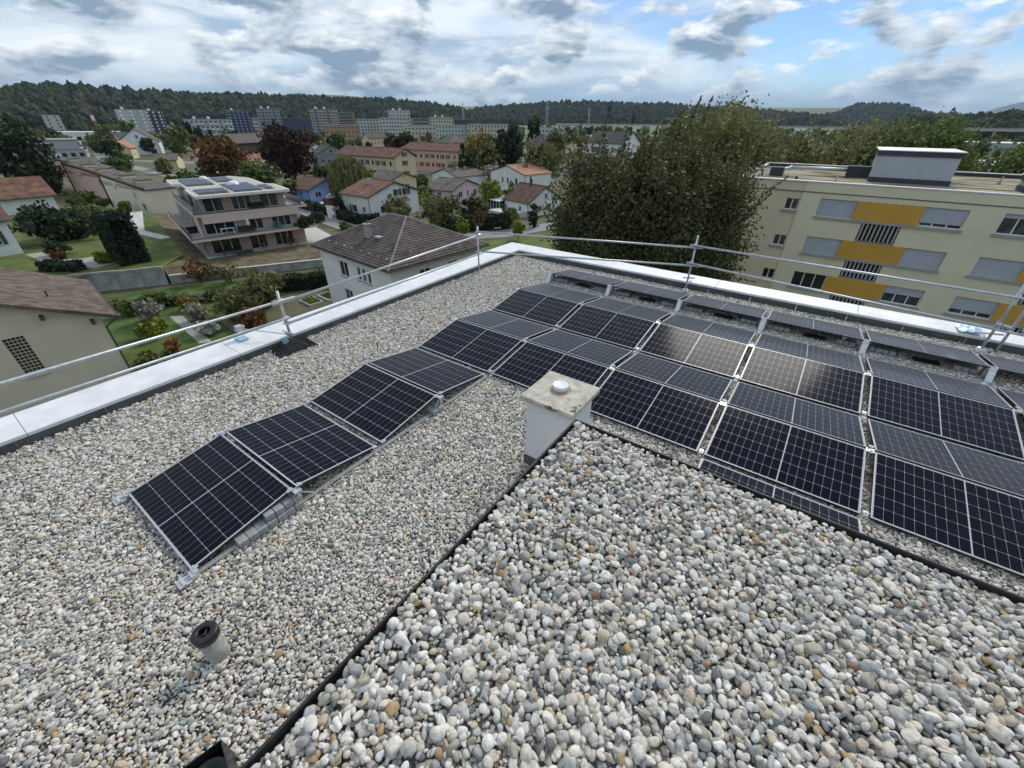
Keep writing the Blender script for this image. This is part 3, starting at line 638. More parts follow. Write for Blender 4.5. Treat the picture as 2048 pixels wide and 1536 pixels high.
def window(parent, M, w, h, style='w', shut=None, glass='glass', sill=True, mull=1):
    """M: matrix placing local x along wall, y inwards, z up; origin at the opening's lower left"""
    k = ('f', round(w, 2), round(h, 2), mull)
    if k not in _wc:
        t = .06; m = MB(); m.box(0, w, .06, .11, 0, t); m.box(0, w, .06, .11, h-t, h); m.box(0, t, .06, .11, t, h-t); m.box(w-t, w, .06, .11, t, h-t)
        for q in range(mull): x = w*(q+1)/(mull+1); m.box(x-.035, x+.035, .055, .11, t, h-t)
        _wc[k] = m.mesh('window', 'win_white')
        _wc[('p',)+k[1:]] = MB().quad((0, .115, 0), (w, .115, 0), (w, .115, h), (0, .115, h)).mesh('pane', None)
        _wc[('s',)+k[1:]] = MB().box(-.08, w+.08, -.09, .05, -.08, -.003).mesh('sill', 'sill_grey')
    o = link('window', _wc[k], parent); o.matrix_local = M
    pk = ('p', glass)+k[1:]
    if pk not in _wc: me = _wc[('p',)+k[1:]].copy(); me.materials.clear(); me.materials.append(MATS[glass]); _wc[pk] = me
    link('pane', _wc[pk], o)
    if sill: link('sill', _wc[('s',)+k[1:]], o)
    if shut:
        sk = ('sh', round(w, 2), round(h, 2), shut)
        if sk not in _wc:
            m = MB(); sw = w*.4; m.box(0, sw, -.05, -.004, -.02, h+.02); m.box(.06, sw-.06, -.062, -.051, .08, h*.48); m.box(.06, sw-.06, -.062, -.051, h*.53, h-.08); _wc[sk] = m.mesh('shutter', 'shutter_'+shut)
        for x in (-w*.4-.03, w+.03): s = link('shutter', _wc[sk], parent); s.matrix_local = M @ Matrix.Translation((x, 0, 0))
    return o
def wall_holes(mb, o, xd, nrm, w, z0, z1, holes, depth=.12):
    """rectangular wall w wide from z0 to z1 with real openings (x, z, w, h); nrm points outwards"""
    o = Vector(o); xd = Vector(xd); nr = Vector(nrm)
    xs = sorted({0.0, w, *[h[0] for h in holes], *[h[0]+h[2] for h in holes]}); zs = sorted({z0, z1, *[h[1] for h in holes], *[h[1]+h[3] for h in holes]})
    P = lambda x, z, d=0.0: tuple(o+xd*x+Vector((0, 0, z))-nr*d)
    flip = xd.cross(Vector((0, 0, 1))).dot(nr) < 0
    def q(a, b, c, d): mb.quad(a, d, c, b) if flip else mb.quad(a, b, c, d)
    for i in range(len(xs)-1):
        for j in range(len(zs)-1):
            cx, cz = (xs[i]+xs[i+1])/2, (zs[j]+zs[j+1])/2
            if any(h[0] < cx < h[0]+h[2] and h[1] < cz < h[1]+h[3] for h in holes): continue
            q(P(xs[i], zs[j]), P(xs[i+1], zs[j]), P(xs[i+1], zs[j+1]), P(xs[i], zs[j+1]))
    for (x, z, hw, hh) in holes:
        q(P(x, z), P(x, z, depth), P(x, z+hh, depth), P(x, z+hh)); q(P(x+hw, z, depth), P(x+hw, z), P(x+hw, z+hh), P(x+hw, z+hh, depth))
        q(P(x, z, 0), P(x+hw, z, 0), P(x+hw, z, depth), P(x, z, depth)); q(P(x, z+hh, depth), P(x+hw, z+hh, depth), P(x+hw, z+hh), P(x, z+hh))
def slab(mb, a, b, c, d, t=.14):
    """roof slab: eave a-b, ridge c-d (c above b), thickness t below"""
    a, b, c, d = map(Vector, (a, b, c, d)); n = (b-a).cross(d-a).normalized()
    if n.z < 0: n = -n
    lo = [p-n*t for p in (a, b, c, d)]
    top = [a, b, c, d]
    if (b-a).cross(c-b).z < 0: lo.reverse(); top.reverse()
    mb.hexa(lo, top)
def house(name, label, N, th, a, b, he, ridge, gab, wall, roof_, wins=(), ov=.45, cat='house', shut=None, zg=0.0, hipin=None, chim=(), sky_=(), ribs=False, wall2=None, base=None, group=None, rt=.16):
    """N: near eave corner, th: heading (deg) of the eave edge running left; a, b: eave edge lengths left and right.
       local x runs along the right edge, local y along the left edge.  wins: (wall 'L'/'R', pos along wall from N, z, w, h, opts)"""
    o = thing(name, label, cat, (N[0], N[1], G+zg), (0, 0, R(th-90)), group)
    x0, x1, y0, y1 = ov, b-ov, ov, a-ov; hw = he-.06
    HL = [(w_[1], w_[2], w_[3], w_[4]) for w_ in wins if w_[0] == 'L' and w_[2]+w_[4] < hw]
    HR = [(w_[1], w_[2], w_[3], w_[4]) for w_ in wins if w_[0] == 'R' and w_[2]+w_[4] < hw]
    m = MB()
    # left wall is the plane x = x0 (runs along y), right wall the plane y = y0 (runs along x)
    wall_holes(m, (x0, y0, 0), (0, 1, 0), (-1, 0, 0), y1-y0, 0, hw, HL)
    wall_holes(m, (x0, y0, 0), (1, 0, 0), (0, -1, 0), x1-x0, 0, hw, HR)
    m.quad((x1, y0, 0), (x1, y1, 0), (x1, y1, hw), (x1, y0, hw)); m.quad((x1, y1, 0), (x0, y1, 0), (x0, y1, hw), (x1, y1, hw))
    sl_ = (ridge-he)/((b if gab == 'R' else a)/2); rz = ridge-rt-.01
    if gab == 'R':
        for y, s in ((y0, 1), (y1, -1)):
            t3 = [(x0, y, hw), (x1, y, hw), (b/2, y, rz)]; m.poly(t3 if s == 1 else t3[::-1])
    elif gab == 'L':
        for x, s in ((x0, 1), (x1, -1)):
            t3 = [(x, y1, hw), (x, y0, hw), (x, a/2, rz)]; m.poly(t3 if s == 1 else t3[::-1])
    m.build('wall', wall, o)
    def rp(*pts):
        mm = MB(); slab(mm, *pts, t=rt); return mm.build('roof_slope', roof_, o)
    slopes = []
    if gab == 'R':
        slopes.append(rp((0, 0, he), (0, a, he), (b/2, a, ridge), (b/2, 0, ridge))); slopes.append(rp((b, a, he), (b, 0, he), (b/2+.001, 0, ridge), (b/2+.001, a, ridge)))
        MB().tube((b/2, 0, ridge-.02), (b/2, a, ridge-.02), .10, n=8).build('ridge_cap', roof_, o)
        MB().tube((-.05, 0, he-.10), (-.05, a, he-.10), .065, n=8).build('gutter', 'gutter', o)
        vb = MB()
        for (p, q) in (((0, -.012, he-.01), (b/2, -.012, ridge-.01)), ((b/2, -.012, ridge-.01), (b, -.012, he-.01))):
            vb.hexa([(p[0], p[1]-.02, p[2]-.2), (q[0], q[1]-.02, q[2]-.2), (q[0], q[1]+.008, q[2]-.2), (p[0], p[1]+.008, p[2]-.2)], [(p[0], p[1]-.02, p[2]), (q[0], q[1]-.02, q[2]), (q[0], q[1]+.008, q[2]), (p[0], p[1]+.008, p[2])])
        vb.build('verge_board', 'wood_brown', o)
        MB().tube((x0-.06, y0+.12, .1), (x0-.06, y0+.12, he-.3), .045, n=8).tube((x0-.06, y0+.12, he-.3), (-.05, y0-.1, he-.12), .045, n=8).build('downpipe', 'gutter', o)
    elif gab == 'L':
        slopes.append(rp((b, 0, he), (0, 0, he), (0, a/2, ridge), (b, a/2, ridge))); slopes.append(rp((0, a, he), (b, a, he), (b, a/2+.001, ridge), (0, a/2+.001, ridge)))
        MB().tube((0, a/2, ridge-.02), (b, a/2, ridge-.02), .10, n=8).build('ridge_cap', roof_, o)
        MB().tube((0, -.05, he-.10), (b, -.05, he-.10), .065, n=8).build('gutter', 'gutter', o)
        vb = MB()
        for (p, q) in (((-.012, 0, he-.01), (-.012, a/2, ridge-.01)), ((-.012, a/2, ridge-.01), (-.012, a, he-.01))):
            vb.hexa([(p[0]-.02, p[1], p[2]-.2), (p[0]+.008, p[1], p[2]-.2), (q[0]+.008, q[1], q[2]-.2), (q[0]-.02, q[1], q[2]-.2)], [(p[0]-.02, p[1], p[2]), (p[0]+.008, p[1], p[2]), (q[0]+.008, q[1], q[2]), (q[0]-.02, q[1], q[2])])
        vb.build('verge_board', 'wood_brown', o)
        MB().tube((x0+.12, y0-.06, .1), (x0+.12, y0-.06, he-.3), .045, n=8).tube((x0+.12, y0-.06, he-.3), (x0-.1, -.05, he-.12), .045, n=8).build('downpipe', 'gutter', o)
    elif gab == 'H':
        # hipped roof, ridge along local y between r0 and r1
        (r0, r1) = hipin
        A, B, Cc, D = (0, 0, he), (b, 0, he), (b, a, he), (0, a, he); E, F = (b/2, r0, ridge), (b/2, r1, ridge)
        for pts in ([D, A, E, F], [B, Cc, F, E]): rp(*pts)
        for pts in ([A, B, E], [Cc, D, F]):
            mm = MB(); lo = [(p[0], p[1], p[2]-rt) for p in pts]; i = 0
            mm.poly(pts); mm.poly(lo[::-1]); mm.quad(lo[0], lo[1], pts[1], pts[0]); mm.build('roof_slope', roof_, o)
        for (p, q) in ((A, E), (B, E), (Cc, F), (D, F), (E, F)): MB().tube(p, q, .09, n=8).build('hip_cap', 'ridge_grey' if ribs else roof_, o)
        MB().tube((-.05, -.05, he-.10), (-.05, a, he-.10), .06, n=8).tube((-.05, -.05, he-.10), (b, -.05, he-.10), .06, n=8).build('gutter', 'gutter', o)
    for w_ in wins:
        side, p, z, w, h = w_[:5]; op = w_[5] if len(w_) > 5 else {}
        proud = 0.0 if z+h < hw else -.125
        if side == 'L': M = Matrix.Translation((x0+proud, y0+p+w, z)) @ Matrix.Rotation(R(-90), 4, 'Z')
        else: M = Matrix.Translation((x0+p, y0+proud, z))
        window(o, M, w, h, shut=op.get('shut', shut), glass=op.get('glass', 'glass'), sill=op.get('sill', True), mull=op.get('mull', 1))
    for (cx, cy, cw, chh, cm) in chim:
        zr = ridge-abs((cx-b/2) if gab in 'RH' else (cy-a/2))*sl_
        c_ = MB().box(cx-cw/2, cx+cw/2, cy-cw/2, cy+cw/2, zr-.4, zr+chh).build('chimney', cm, o); MB().box(cx-cw/2-.06, cx+cw/2+.06, cy-cw/2-.06, cy+cw/2+.06, zr+chh+.002, zr+chh+.07).build('chimney_cap', 'sill_grey', c_)
    return o, slopes
mat('ridge_grey', (0.25, 0.235, 0.215), 0.9, 0.25, 3)

W_WHITE = wallm('white', (0.80, 0.81, 0.80)); W_WHITE2 = wallm('offwhite', (0.76, 0.755, 0.72)); W_BLUE = wallm('blue', (0.26, 0.39, 0.72)); W_CREAM = wallm('cream', (0.70, 0.59, 0.40)); W_PINK = wallm('pink', (0.74, 0.57, 0.59))
W_SALMON = wallm('salmon', (0.60, 0.40, 0.29)); W_GREY = wallm('grey', (0.25, 0.26, 0.285)); W_BEIGE = wallm('beige', (0.66, 0.59, 0.45)); W_LBLUE = wallm('lightblue', (0.56, 0.65, 0.74)); W_YEL = wallm('cream_yellow', (0.60, 0.53, 0.34))
R_BROWN = roofm('brown', (0.105, 0.060, 0.042), (0.175, 0.10, 0.068)); R_RED = roofm('red', (0.16, 0.072, 0.045), (0.22, 0.115, 0.08)); R_GREYB = roofm('greybrown', (0.105, 0.088, 0.075), (0.165, 0.14, 0.12)); R_ORANGE = roofm('orange', (0.42, 0.19, 0.115), (0.50, 0.25, 0.16)); R_DARK = roofm('dark', (0.045, 0.042, 0.040), (0.085, 0.078, 0.07))

# ---- near hipped house with ribbed concrete tiles
hip, _s = house('hipped_house', 'white house with brown ribbed hip roof just beyond the left parapet', (-21.6, 21.12), 174.6, 12.8, 11.9, 6.0, 8.74, 'H', W_WHITE2, R_GREYB,
  [('L', 3.2, 3.9, .55, 1.25, {'mull': 0}), ('L', 4.0, 3.9, .55, 1.25, {'mull': 0}), ('L', 4.8, 3.9, .55, 1.25, {'mull': 0}), ('L', 6.9, 3.7, 1.5, 1.45), ('L', 3.4, 1.2, 1.4, 1.2), ('L', 7.0, 1.2, 1.4, 1.2), ('R', 3.0, 3.9, 1.2, 1.3), ('R', 6.4, 3.9, 1.2, 1.3)][:8], ov=.55, hipin=(4.9, 7.4), ribs=True, shut=None)
def tile_face(o, A, B, E, F, m, n_rows, ribdir, lift=.085):
    """courses (and ribs) of tiles laid over the slope A-B (eave) to F-E (ridge); real relief joined as one part"""
    A, B, E, F = map(Vector, (A, B, E, F)); nrm = (B-A).cross(F-A).normalized(); nrm = nrm if nrm.z > 0 else -nrm
    mb = MB()
    for i in range(n_rows):
        t0, t1 = i/n_rows, (i+1)/n_rows; t1b = min(1, t1+.012)
        a0, b0 = A.lerp(F, t0), B.lerp(E, t0); a1, b1 = A.lerp(F, t1b), B.lerp(E, t1b)
        ln = (b0-a0).length; k = max(1, int(round(ln/(ribdir))))
        for j in range(k):
            s0, s1 = j/k, (j+1)/k
            p, q = a0.lerp(b0, s0+.07/k), a0.lerp(b0, s1-.07/k); r_, s_ = a1.lerp(b1, s1-.07/k), a1.lerp(b1, s0+.07/k)
            hi = lift+random.uniform(-.008, .008)
            mb.hexa([p+nrm*.004, q+nrm*.004, r_+nrm*.004, s_+nrm*.004], [p+nrm*hi, q+nrm*hi, r_+nrm*.03, s_+nrm*.03])
    t_ = mb.build('roof_tiles', m, o); t_['kind'] = 'stuff'; return t_
mat('tile_concrete', (0.085, 0.066, 0.056), 0.85, 0.30, 1.1, 0.3, 12, col2=(0.150, 0.124, 0.108), detail=10)
tile_face(hip, (0, 12.8, 6.0), (0, 0, 6.0), (5.95, 4.9, 8.74), (5.95, 7.4, 8.74), 'tile_concrete', 22, .34)
tile_face(hip, (0, 0, 6.0), (11.9, 0, 6.0), (5.95, 4.9, 8.74), (5.95, 4.9, 8.74), 'tile_concrete', 19, .34)
MB().box(2.45, 2.95, 6.2, 6.75, 6.9, 8.35).build('chimney', 'old_concrete', hip); MB().box(2.40, 3.0, 6.15, 6.8, 8.352, 8.42).build('chimney_cap', 'sill_grey', hip)
MB().tube((2.7, 6.45, 8.4), (2.7, 6.45, 8.75), .07, n=8).build('flue', 'gutter', hip)
for (yy, dz) in ((5.1, 0), (4.7, .0)): MB().box(2.6, 3.5, yy, yy+.32, 7.36, 7.50).build('skylight', 'alu', hip, rot=(0, 0, 0))
for k in range(8): MB().box(.9+.05*(k%2), 1.0+.05*(k%2), 1.2+1.35*k, 1.45+1.35*k, 6.47, 6.56).build('snow_guard', 'alu', hip)

sw = dict(shut='dark')
white2, _ = house('white_house', 'white house with red-brown roof and black shutters beside the street', (-63.78, 52.09), 180, 9.0, 13.3, 4.3, 6.35, 'R', W_WHITE, R_RED,
  [('R', 2.9, 1.1, 1.15, 1.15, sw), ('R', 5.4, 1.1, 1.0, 1.15, sw), ('R', 7.6, .9, 1.2, 1.5, {}), ('R', 6.4, 3.75, 1.0, 1.15, sw), ('R', 8.7, 3.75, 1.0, 1.15, sw), ('L', 4.6, 1.2, 1.1, 1.2, sw), ('L', 1.5, 1.4, .9, .9, {})], ov=.5, chim=((5.0, 5.2, .7, .75, 'brick_chim'),))
mm = MB(); slab(mm, (7.0, -.75, 2.75), (9.6, -.75, 2.75), (9.6, .5, 3.35), (7.0, .5, 3.35), .08); mm.build('door_canopy', R_RED, white2)
for k in range(3): MB().box(.9, 1.0, 2.0+.5*k, 2.35+.5*k, 4.62, 4.70).build('roof_hook', 'win_white', white2)
MB().box(-2.6, .49, 7.6, 10.0, .0, 2.3).build('annexe', W_WHITE, white2); MB().box(-2.55, .4, 8.8, 10.6, 2.3, 3.6).build('timber_screen', 'wood_brown', white2)
blue, _ = house('blue_house', 'bright blue bungalow with brown roof behind the dark fence', (-91.78, 57.12), 180, 9.0, 10.7, 2.7, 4.7, 'R', W_BLUE, R_BROWN,
  [('R', 1.6, 1.0, 1.5, 1.1, {'sill': True}), ('R', 4.2, 3.05, .4, .4, {'mull': 0, 'sill': False}), ('L', 2.8, .9, 1.1, 1.3), ('L', 6.0, .9, 1.1, 1.3)], ov=.35)
mm = MB(); slab(mm, (5.6, -.8, 2.2), (7.6, -.8, 2.2), (7.6, .36, 2.75), (5.6, .36, 2.75), .08); mm.build('door_canopy', R_ORANGE, blue)
MB().box(-.5, 11.5, -3.2, -.5, -.1, .02).build('terrace', W_WHITE, blue); MB().box(4.0, 11.0, -3.3, -3.15, -.5, .9).build('terrace_wall', W_WHITE2, blue)
cream, _ = house('cream_house', 'cream house with flat-pitched brown roof behind the white house', (-81.62, 72.89), 178, 9.5, 8.6, 4.1, 5.5, 'R', W_CREAM, R_GREYB,
  [('R', 3.4, 1.6, 1.3, 1.2, dict(shut='brown')), ('R', 3.7, 4.2, .3, .6, {'mull': 0, 'sill': False}), ('R', .8, 1.6, .9, 1.2, dict(shut='brown'))], ov=.4, chim=((3.6, 4.0, .6, .6, 'brick_chim'),))
pinkh, _ = house('pink_house', 'small pale pink house with dark brown roof behind the orchard tree', (-65.8, 76.85), 184, 8.6, 12.4, 2.55, 4.5, 'R', W_PINK, R_GREYB,
  [('R', 2.6, .7, 1.5, 1.3), ('R', 6.0, .7, .6, 1.3, {'mull': 0}), ('R', 8.6, .5, 1.3, 1.5), ('R', 5.7, 2.9, .45, .45, {'mull': 0, 'sill': False}), ('L', 3.2, .7, 1.2, 1.3)], ov=.45, chim=((4.4, 3.8, .6, .7, 'brick_chim'),))
wg, _ = house('white_bungalow', 'white bungalow with dark roof and blank gable behind the pink house', (-81.69, 96.45), 168.6, 13.0, 11, 2.9, 4.6, 'L', W_WHITE, R_GREYB,
  [('L', 5.2, .7, .5, .8, {'mull': 0}), ('L', 6.4, .5, .9, .9), ('R', 3, .6, 1.2, 1.2)], ov=.3, chim=((4.0, 5.2, .6, .7, 'brick_chim'), (6.8, 5.0, .5, .6, 'brick_chim')))
orh, _ = house('orange_roof_house', 'white modern house with pale orange roof above the lime green bushes', (-56.0, 92.24), 167.1, 13.3, 9.6, 5.3, 7.05, 'L', W_WHITE2, R_ORANGE,
  [('L', 2.6, 2.7, .9, 1.6, {'mull': 0}), ('L', 5.9, 2.9, .7, 1.3, {'mull': 0}), ('L', 7.9, 2.9, .7, 1.3, {'mull': 0}), ('R', 1.9, 3.2, .9, 1.1, {'mull': 0}), ('R', 1.6, .4, .5, 1.2, {'mull': 0}), ('R', 2.6, .4, .5, 1.2, {'mull': 0})], ov=.18, chim=((4.6, 4.2, .35, .9, 'gutter'), (3.9, 4.4, .25, .7, 'gutter')))
cot, _ = house('cottage', 'white cottage with brown roof and bright yellow shutters by the lane', (-42.16, 73.0), 164.3, 8.4, 9.6, 2.6, 5.4, 'R', W_WHITE, R_BROWN,
  [('R', 2.1, .8, 1.5, 1.05, dict(shut='yellow')), ('R', 5.3, .7, .55, 1.3, {'mull': 0, 'shut': 'green'}), ('R', 4.3, 3.1, .6, .9, {'mull': 0}), ('L', 2.3, .8, .7, 1.0, {'mull': 0})], ov=.4, chim=((4.2, 4.3, .22, 1.9, 'gutter'),))
g_ = MB(); slab(g_, (-1.2, 7.9, 2.2), (-1.2, 12.6, 2.2), (2.4, 12.6, 2.75), (2.4, 7.9, 2.75), .10); g_.build('conservatory_roof', 'win_white', cot)
MB().box(-.8, 2.2, 8.2, 12.3, 0, 2.2).build('conservatory', 'glass', cot)
for k in range(5): MB().box(-.86, -.8, 8.2+k*1.0, 8.32+k*1.0, 0, 2.2).build('conservatory_post', 'win_white', cot)
MB().box(-4.2, .38, .6, 7.6, .0, 1.0).build('terrace', 'light_concrete', cot)
sb = dict(shut='brown', mull=1)
lw = []
for i, p in enumerate((1.5, 4.4, 7.0, 9.2, 11.6, 14.2, 17.0, 20.0, 23.0)):
    lw += [('L', p, 4.6, 1.0, 1.3, sb if i % 3 else dict(mull=0)), ('L', p, 1.9, 1.0, 1.3, sb if i % 3 != 1 else dict(mull=0))]
lr = [('R', 3.4, 4.7, 1.2, 1.25, sb), ('R', 3.7, 1.9, 1.2, 1.25, sb), ('R', 3.5, 7.15, 1.1, 1.0, sb)]
lc, _ = house('apartment_house', 'long cream apartment house with red-brown roof and brown shutters', (-101.8, 92.16), 182.6, 27, 9.6, 7.0, 9.2, 'R', W_CREAM, R_RED, lw+lr, ov=.5, chim=((3.4, 4, .5, .6, 'brick_chim'), (3.4, 13, .5, .6, 'brick_chim'), (3.4, 20, .5, .6, 'brick_chim')), cat='apartment building', group='long shuttered apartment houses')
lp, _ = house('apartment_house', 'long salmon apartment house with brown roof beside the yellow willow', (-103.9, 122.8), 184, 27, 10.0, 7.2, 9.3, 'R', W_SALMON, R_RED, lw+lr, ov=.5, chim=((3.4, 6, .5, .6, 'brick_chim'), (3.4, 16, .5, .6, 'brick_chim')), cat='apartment building', group='long shuttered apartment houses')
gh, _ = house('grey_house', 'grey modern gabled house behind the weeping willow', (-146.7, 95.6), 160.4, 11, 11.5, 5.8, 8.6, 'R', W_GREY, R_DARK, [('R', 1.5, 3.4, .9, .9, {'mull': 0}), ('R', 3.6, 2.4, 1.1, 1.9), ('R', 6.8, 3.6, 1.6, .6), ('R', 4.8, 6.2, .9, 1.3, {'mull': 0})], ov=.12)
for i, (nm, lb, N, th, a, b, he, ri, gab, wl, rf, wn_) in enumerate((
  ('dormer_house', 'cream house with brown roof and a row of skylights in front of white blocks', (-260, 207.5), 168, 9, 14.5, 5.6, 9.0, 'L', W_CREAM, R_GREYB, [('R', 2+2.4*k, 2.4, .9, 1.2, {}) for k in range(5)]+[('L', 3.6, 2.6, .9, 1.2, {})]),
  ('villa', 'white villa with grey pyramid roof behind the salmon apartment house', (-150, 168), 165, 13, 13, 7.2, 10.6, 'H', W_WHITE, R_GREYB, [('L', 3, 4.6, 1.2, 1.5, {}), ('L', 6.5, 4.6, 1.2, 1.5, {}), ('R', 3, 4.6, 1.2, 1.5, {}), ('R', 7, 4.6, 1.2, 1.5, {})]),
  ('villa', 'white villa with dark hip roof half hidden by the tall conifers', (-102, 176), 172, 14, 14, 7.4, 11.2, 'H', W_WHITE2, R_DARK, [('L', 3, 4.6, 1.2, 1.5, {}), ('R', 2, 4.6, 1.1, 1.5, {}), ('R', 2, 1.4, 1.1, 1.5, {})]),
  ('schoolhouse', 'large white house with dark roof and rows of shuttered windows left of the big tree', (-62, 165), 172, 16, 14, 9.4, 13.2, 'R', W_WHITE, R_DARK, [('L', 1.2+2.2*k, 6.3, 1.0, 1.5, dict(shut='grey')) for k in range(6)]+[('L', 1.2+2.2*k, 2.9, 1.0, 1.5, dict(shut='grey')) for k in range(6)]+[('R', 3, 6.2, 1, 1.5, {}), ('R', 7, 6.2, 1, 1.5, {})]),
  ('small_house', 'tiny pale blue house with red roof beside the large white house', (-70, 148), 165, 7, 7, 3.6, 6.6, 'R', W_LBLUE, R_ORANGE, [('R', 2.2, 3.4, .8, 1.1, {}), ('R', 1.2, 1.0, .8, 1.2, {}), ('R', 4, 1.0, .8, 1.2, {})]),
  ('farmhouse', 'white farmhouse gable with broad brown roof in the left distance', (-291, 98), 244, 17.5, 16, 6.2, 12.0, 'L', W_WHITE, R_GREYB, [('L', 2.6, 3.4, 1.7, 1.3, dict(mull=2)), ('L', 7.2, 3.4, 1.7, 1.3, dict(mull=2)), ('L', 12, 3.4, 1.7, 1.3, dict(mull=2)), ('L', 7.6, 7.6, 1.1, 1.4, {})]),
  ('barn', 'long dark timber barn with grey roof in the left middle distance', (-262, 122), 200, 12, 26, 5.2, 9.5, 'L', 'wood_brown', R_GREYB, []),
  ('barn', 'dark barn with long pale roof left of the purple beech', (-232, 128), 200, 13, 30, 4.6, 8.2, 'L', 'wood_brown', R_GREYB, []),
  ('light_blue_house', 'narrow pale blue house with orange-brown roof beside the parked cars', (-176, 74), 228, 6, 9, 5.4, 7.6, 'R', W_LBLUE, R_ORANGE, [('R', 5.5, 3.2, .8, .9, {})]),
  ('garage_row', 'cream garage building with grey roof in front of the farmhouse', (-196, 70), 240, 7, 13, 3.4, 5.2, 'R', W_YEL, R_GREYB, []),
  ('yellow_house', 'small yellow house with orange roof left of the farmhouse', (-268, 78), 240, 8, 12, 4.4, 7.4, 'L', W_YEL, R_ORANGE, [('R', 2, 1.2, 1, 1.2, {}), ('R', 6, 1.2, 1, 1.2, {})]),
  ('peach_house', 'small peach house with orange roof below the barns', (-165, 84), 200, 8, 8, 3.6, 5.8, 'R', W_CREAM, R_ORANGE, [('R', 3.2, 1.4, .8, 1.0, {})]),
  ('white_gable_house', 'white gabled house with grey roof behind the grey modern house', (-190, 118), 165, 9, 10, 4.6, 7.4, 'R', W_WHITE, R_GREYB, [('R', 4.4, 2.0, 1.2, 1.6, {})]),
  ('brown_roof_house', 'old house with wide brown roof behind the orange-roofed yellow house', (-330, 96), 230, 12, 16, 4.6, 9.5, 'L', W_BEIGE, R_DARK, [('R', 3, 1.6, 1, 1.3, {}), ('R', 8, 1.6, 1, 1.3, {})]),
  ('low_brown_house', 'low brown-roofed house right of the round dark tree, far off', (-190, 170), 170, 10, 22, 3.6, 6.2, 'L', W_BEIGE, R_BROWN, []),
  ('red_roof_house', 'house with bright red-orange roof edge between the two long apartment houses', (-128, 122), 184, 8, 9, 5.4, 7.8, 'R', W_WHITE, R_ORANGE, []),
  )):
    house(nm, lb, N, th, a, b, he, ri, gab, wl, rf, wn_, ov=.45, hipin=(a*.45, a*.55) if gab == 'H' else None)
# ---- houses at the left edge
bh = thing('beige_house', 'beige rendered house with faded red-brown tile roof at the lower left edge', 'house', (-29.25, 4.6, G), (0, 0, R(-6)))
m = MB(); wd = 12.0
wall_holes(m, (0, -wd, 0), (0, 1, 0), (1, 0, 0), wd, 0, 6.0, [(7.72, 3.4, .86, 2.4)], .18)
m.quad((0, 0, 0), (-9.2, 0, 0), (-9.2, 0, 6.0), (0, 0, 6.0))
m.poly([(0, -wd, 6.0), (0, 0, 6.0), (0, -wd/2, 6.0+2.75)]); m.quad((-9.2, -wd, 0), (0, -wd, 0), (0, -wd, 6), (-9.2, -wd, 6)); m.build('wall', W_BEIGE, bh)
mm = MB(); slab(mm, (-9.7, .75, 5.86), (.55, .75, 5.86), (.55, -wd/2, 9.05), (-9.7, -wd/2, 9.05), .16); mm.build('roof_slope', mat('tile_faded', (0.13, 0.088, 0.068), .92, .3, 1.6, .8, 10, col2=(0.205, 0.155, 0.125), detail=12), bh)
mm = MB(); slab(mm, (.55, -wd-.75, 5.86), (-9.7, -wd-.75, 5.86), (-9.7, -wd/2, 9.05), (.55, -wd/2, 9.05), .16); mm.build('roof_slope', 'tile_faded', bh)
tile_face(bh, (-9.7, .75, 5.86), (.55, .75, 5.86), (.55, -wd/2, 9.05), (-9.7, -wd/2, 9.05), 'tile_faded', 21, .27, .05)
MB().tube((-9.7, .82, 5.76), (.6, .82, 5.76), .07, n=8).tube((.2, .82, 5.7), (.05, .07, 5.2), .05, n=8).tube((.05, .07, 5.2), (.05, .07, 0), .05, n=8).build('gutter', 'gutter', bh)
for yy in (-.4, -2.3, -4.2): MB().box(.02, .5, yy-.09, yy+.09, 5.75+(-yy)*.46-.32, 5.75+(-yy)*.46-.08).build('purlin_end', 'wood_brown', bh)
gbk = MB().quad((-.15, -4.28, 3.4), (-.15, -3.42, 3.4), (-.15, -3.42, 5.8), (-.15, -4.28, 5.8)).build('glass_block_window', 'glass', bh)
for k in range(6): MB().box(-.149, -.10, -4.28+.86*k/5-.012, -4.28+.86*k/5+.012, 3.4, 5.8).build('glazing_bar', W_BEIGE, gbk)
for k in range(13): MB().box(-.149, -.098, -4.28, -3.42, 3.4+2.4*k/12-.014, 3.4+2.4*k/12+.014).build('glazing_bar', W_BEIGE, gbk)
MB().box(-.1, .10, -4.36, -3.34, 3.29, 3.395).build('sill', 'light_concrete', bh)
window(bh, Matrix.Translation((-.105, -4.6, 6.7)) @ Matrix.Rotation(R(90), 4, 'Z'), .9, .65)
MB().tube((-2.2, -1.6, 7.1), (-2.2, -1.6, 7.45), .06, n=8).build('vent', 'tile_red', bh)
cs = thing('cellar_stair', 'low dark covered cellar entrance at the foot of the beige house', 'stair', (-28.6, 3.0, G), (0, 0, R(-6)))
MB().box(-.5, .8, -3.2, 1.4, 0, .75).build('side_wall', 'old_concrete', cs); MB().box(-.55, .9, -3.3, 1.5, .752, .83).build('cover', 'gutter', cs)
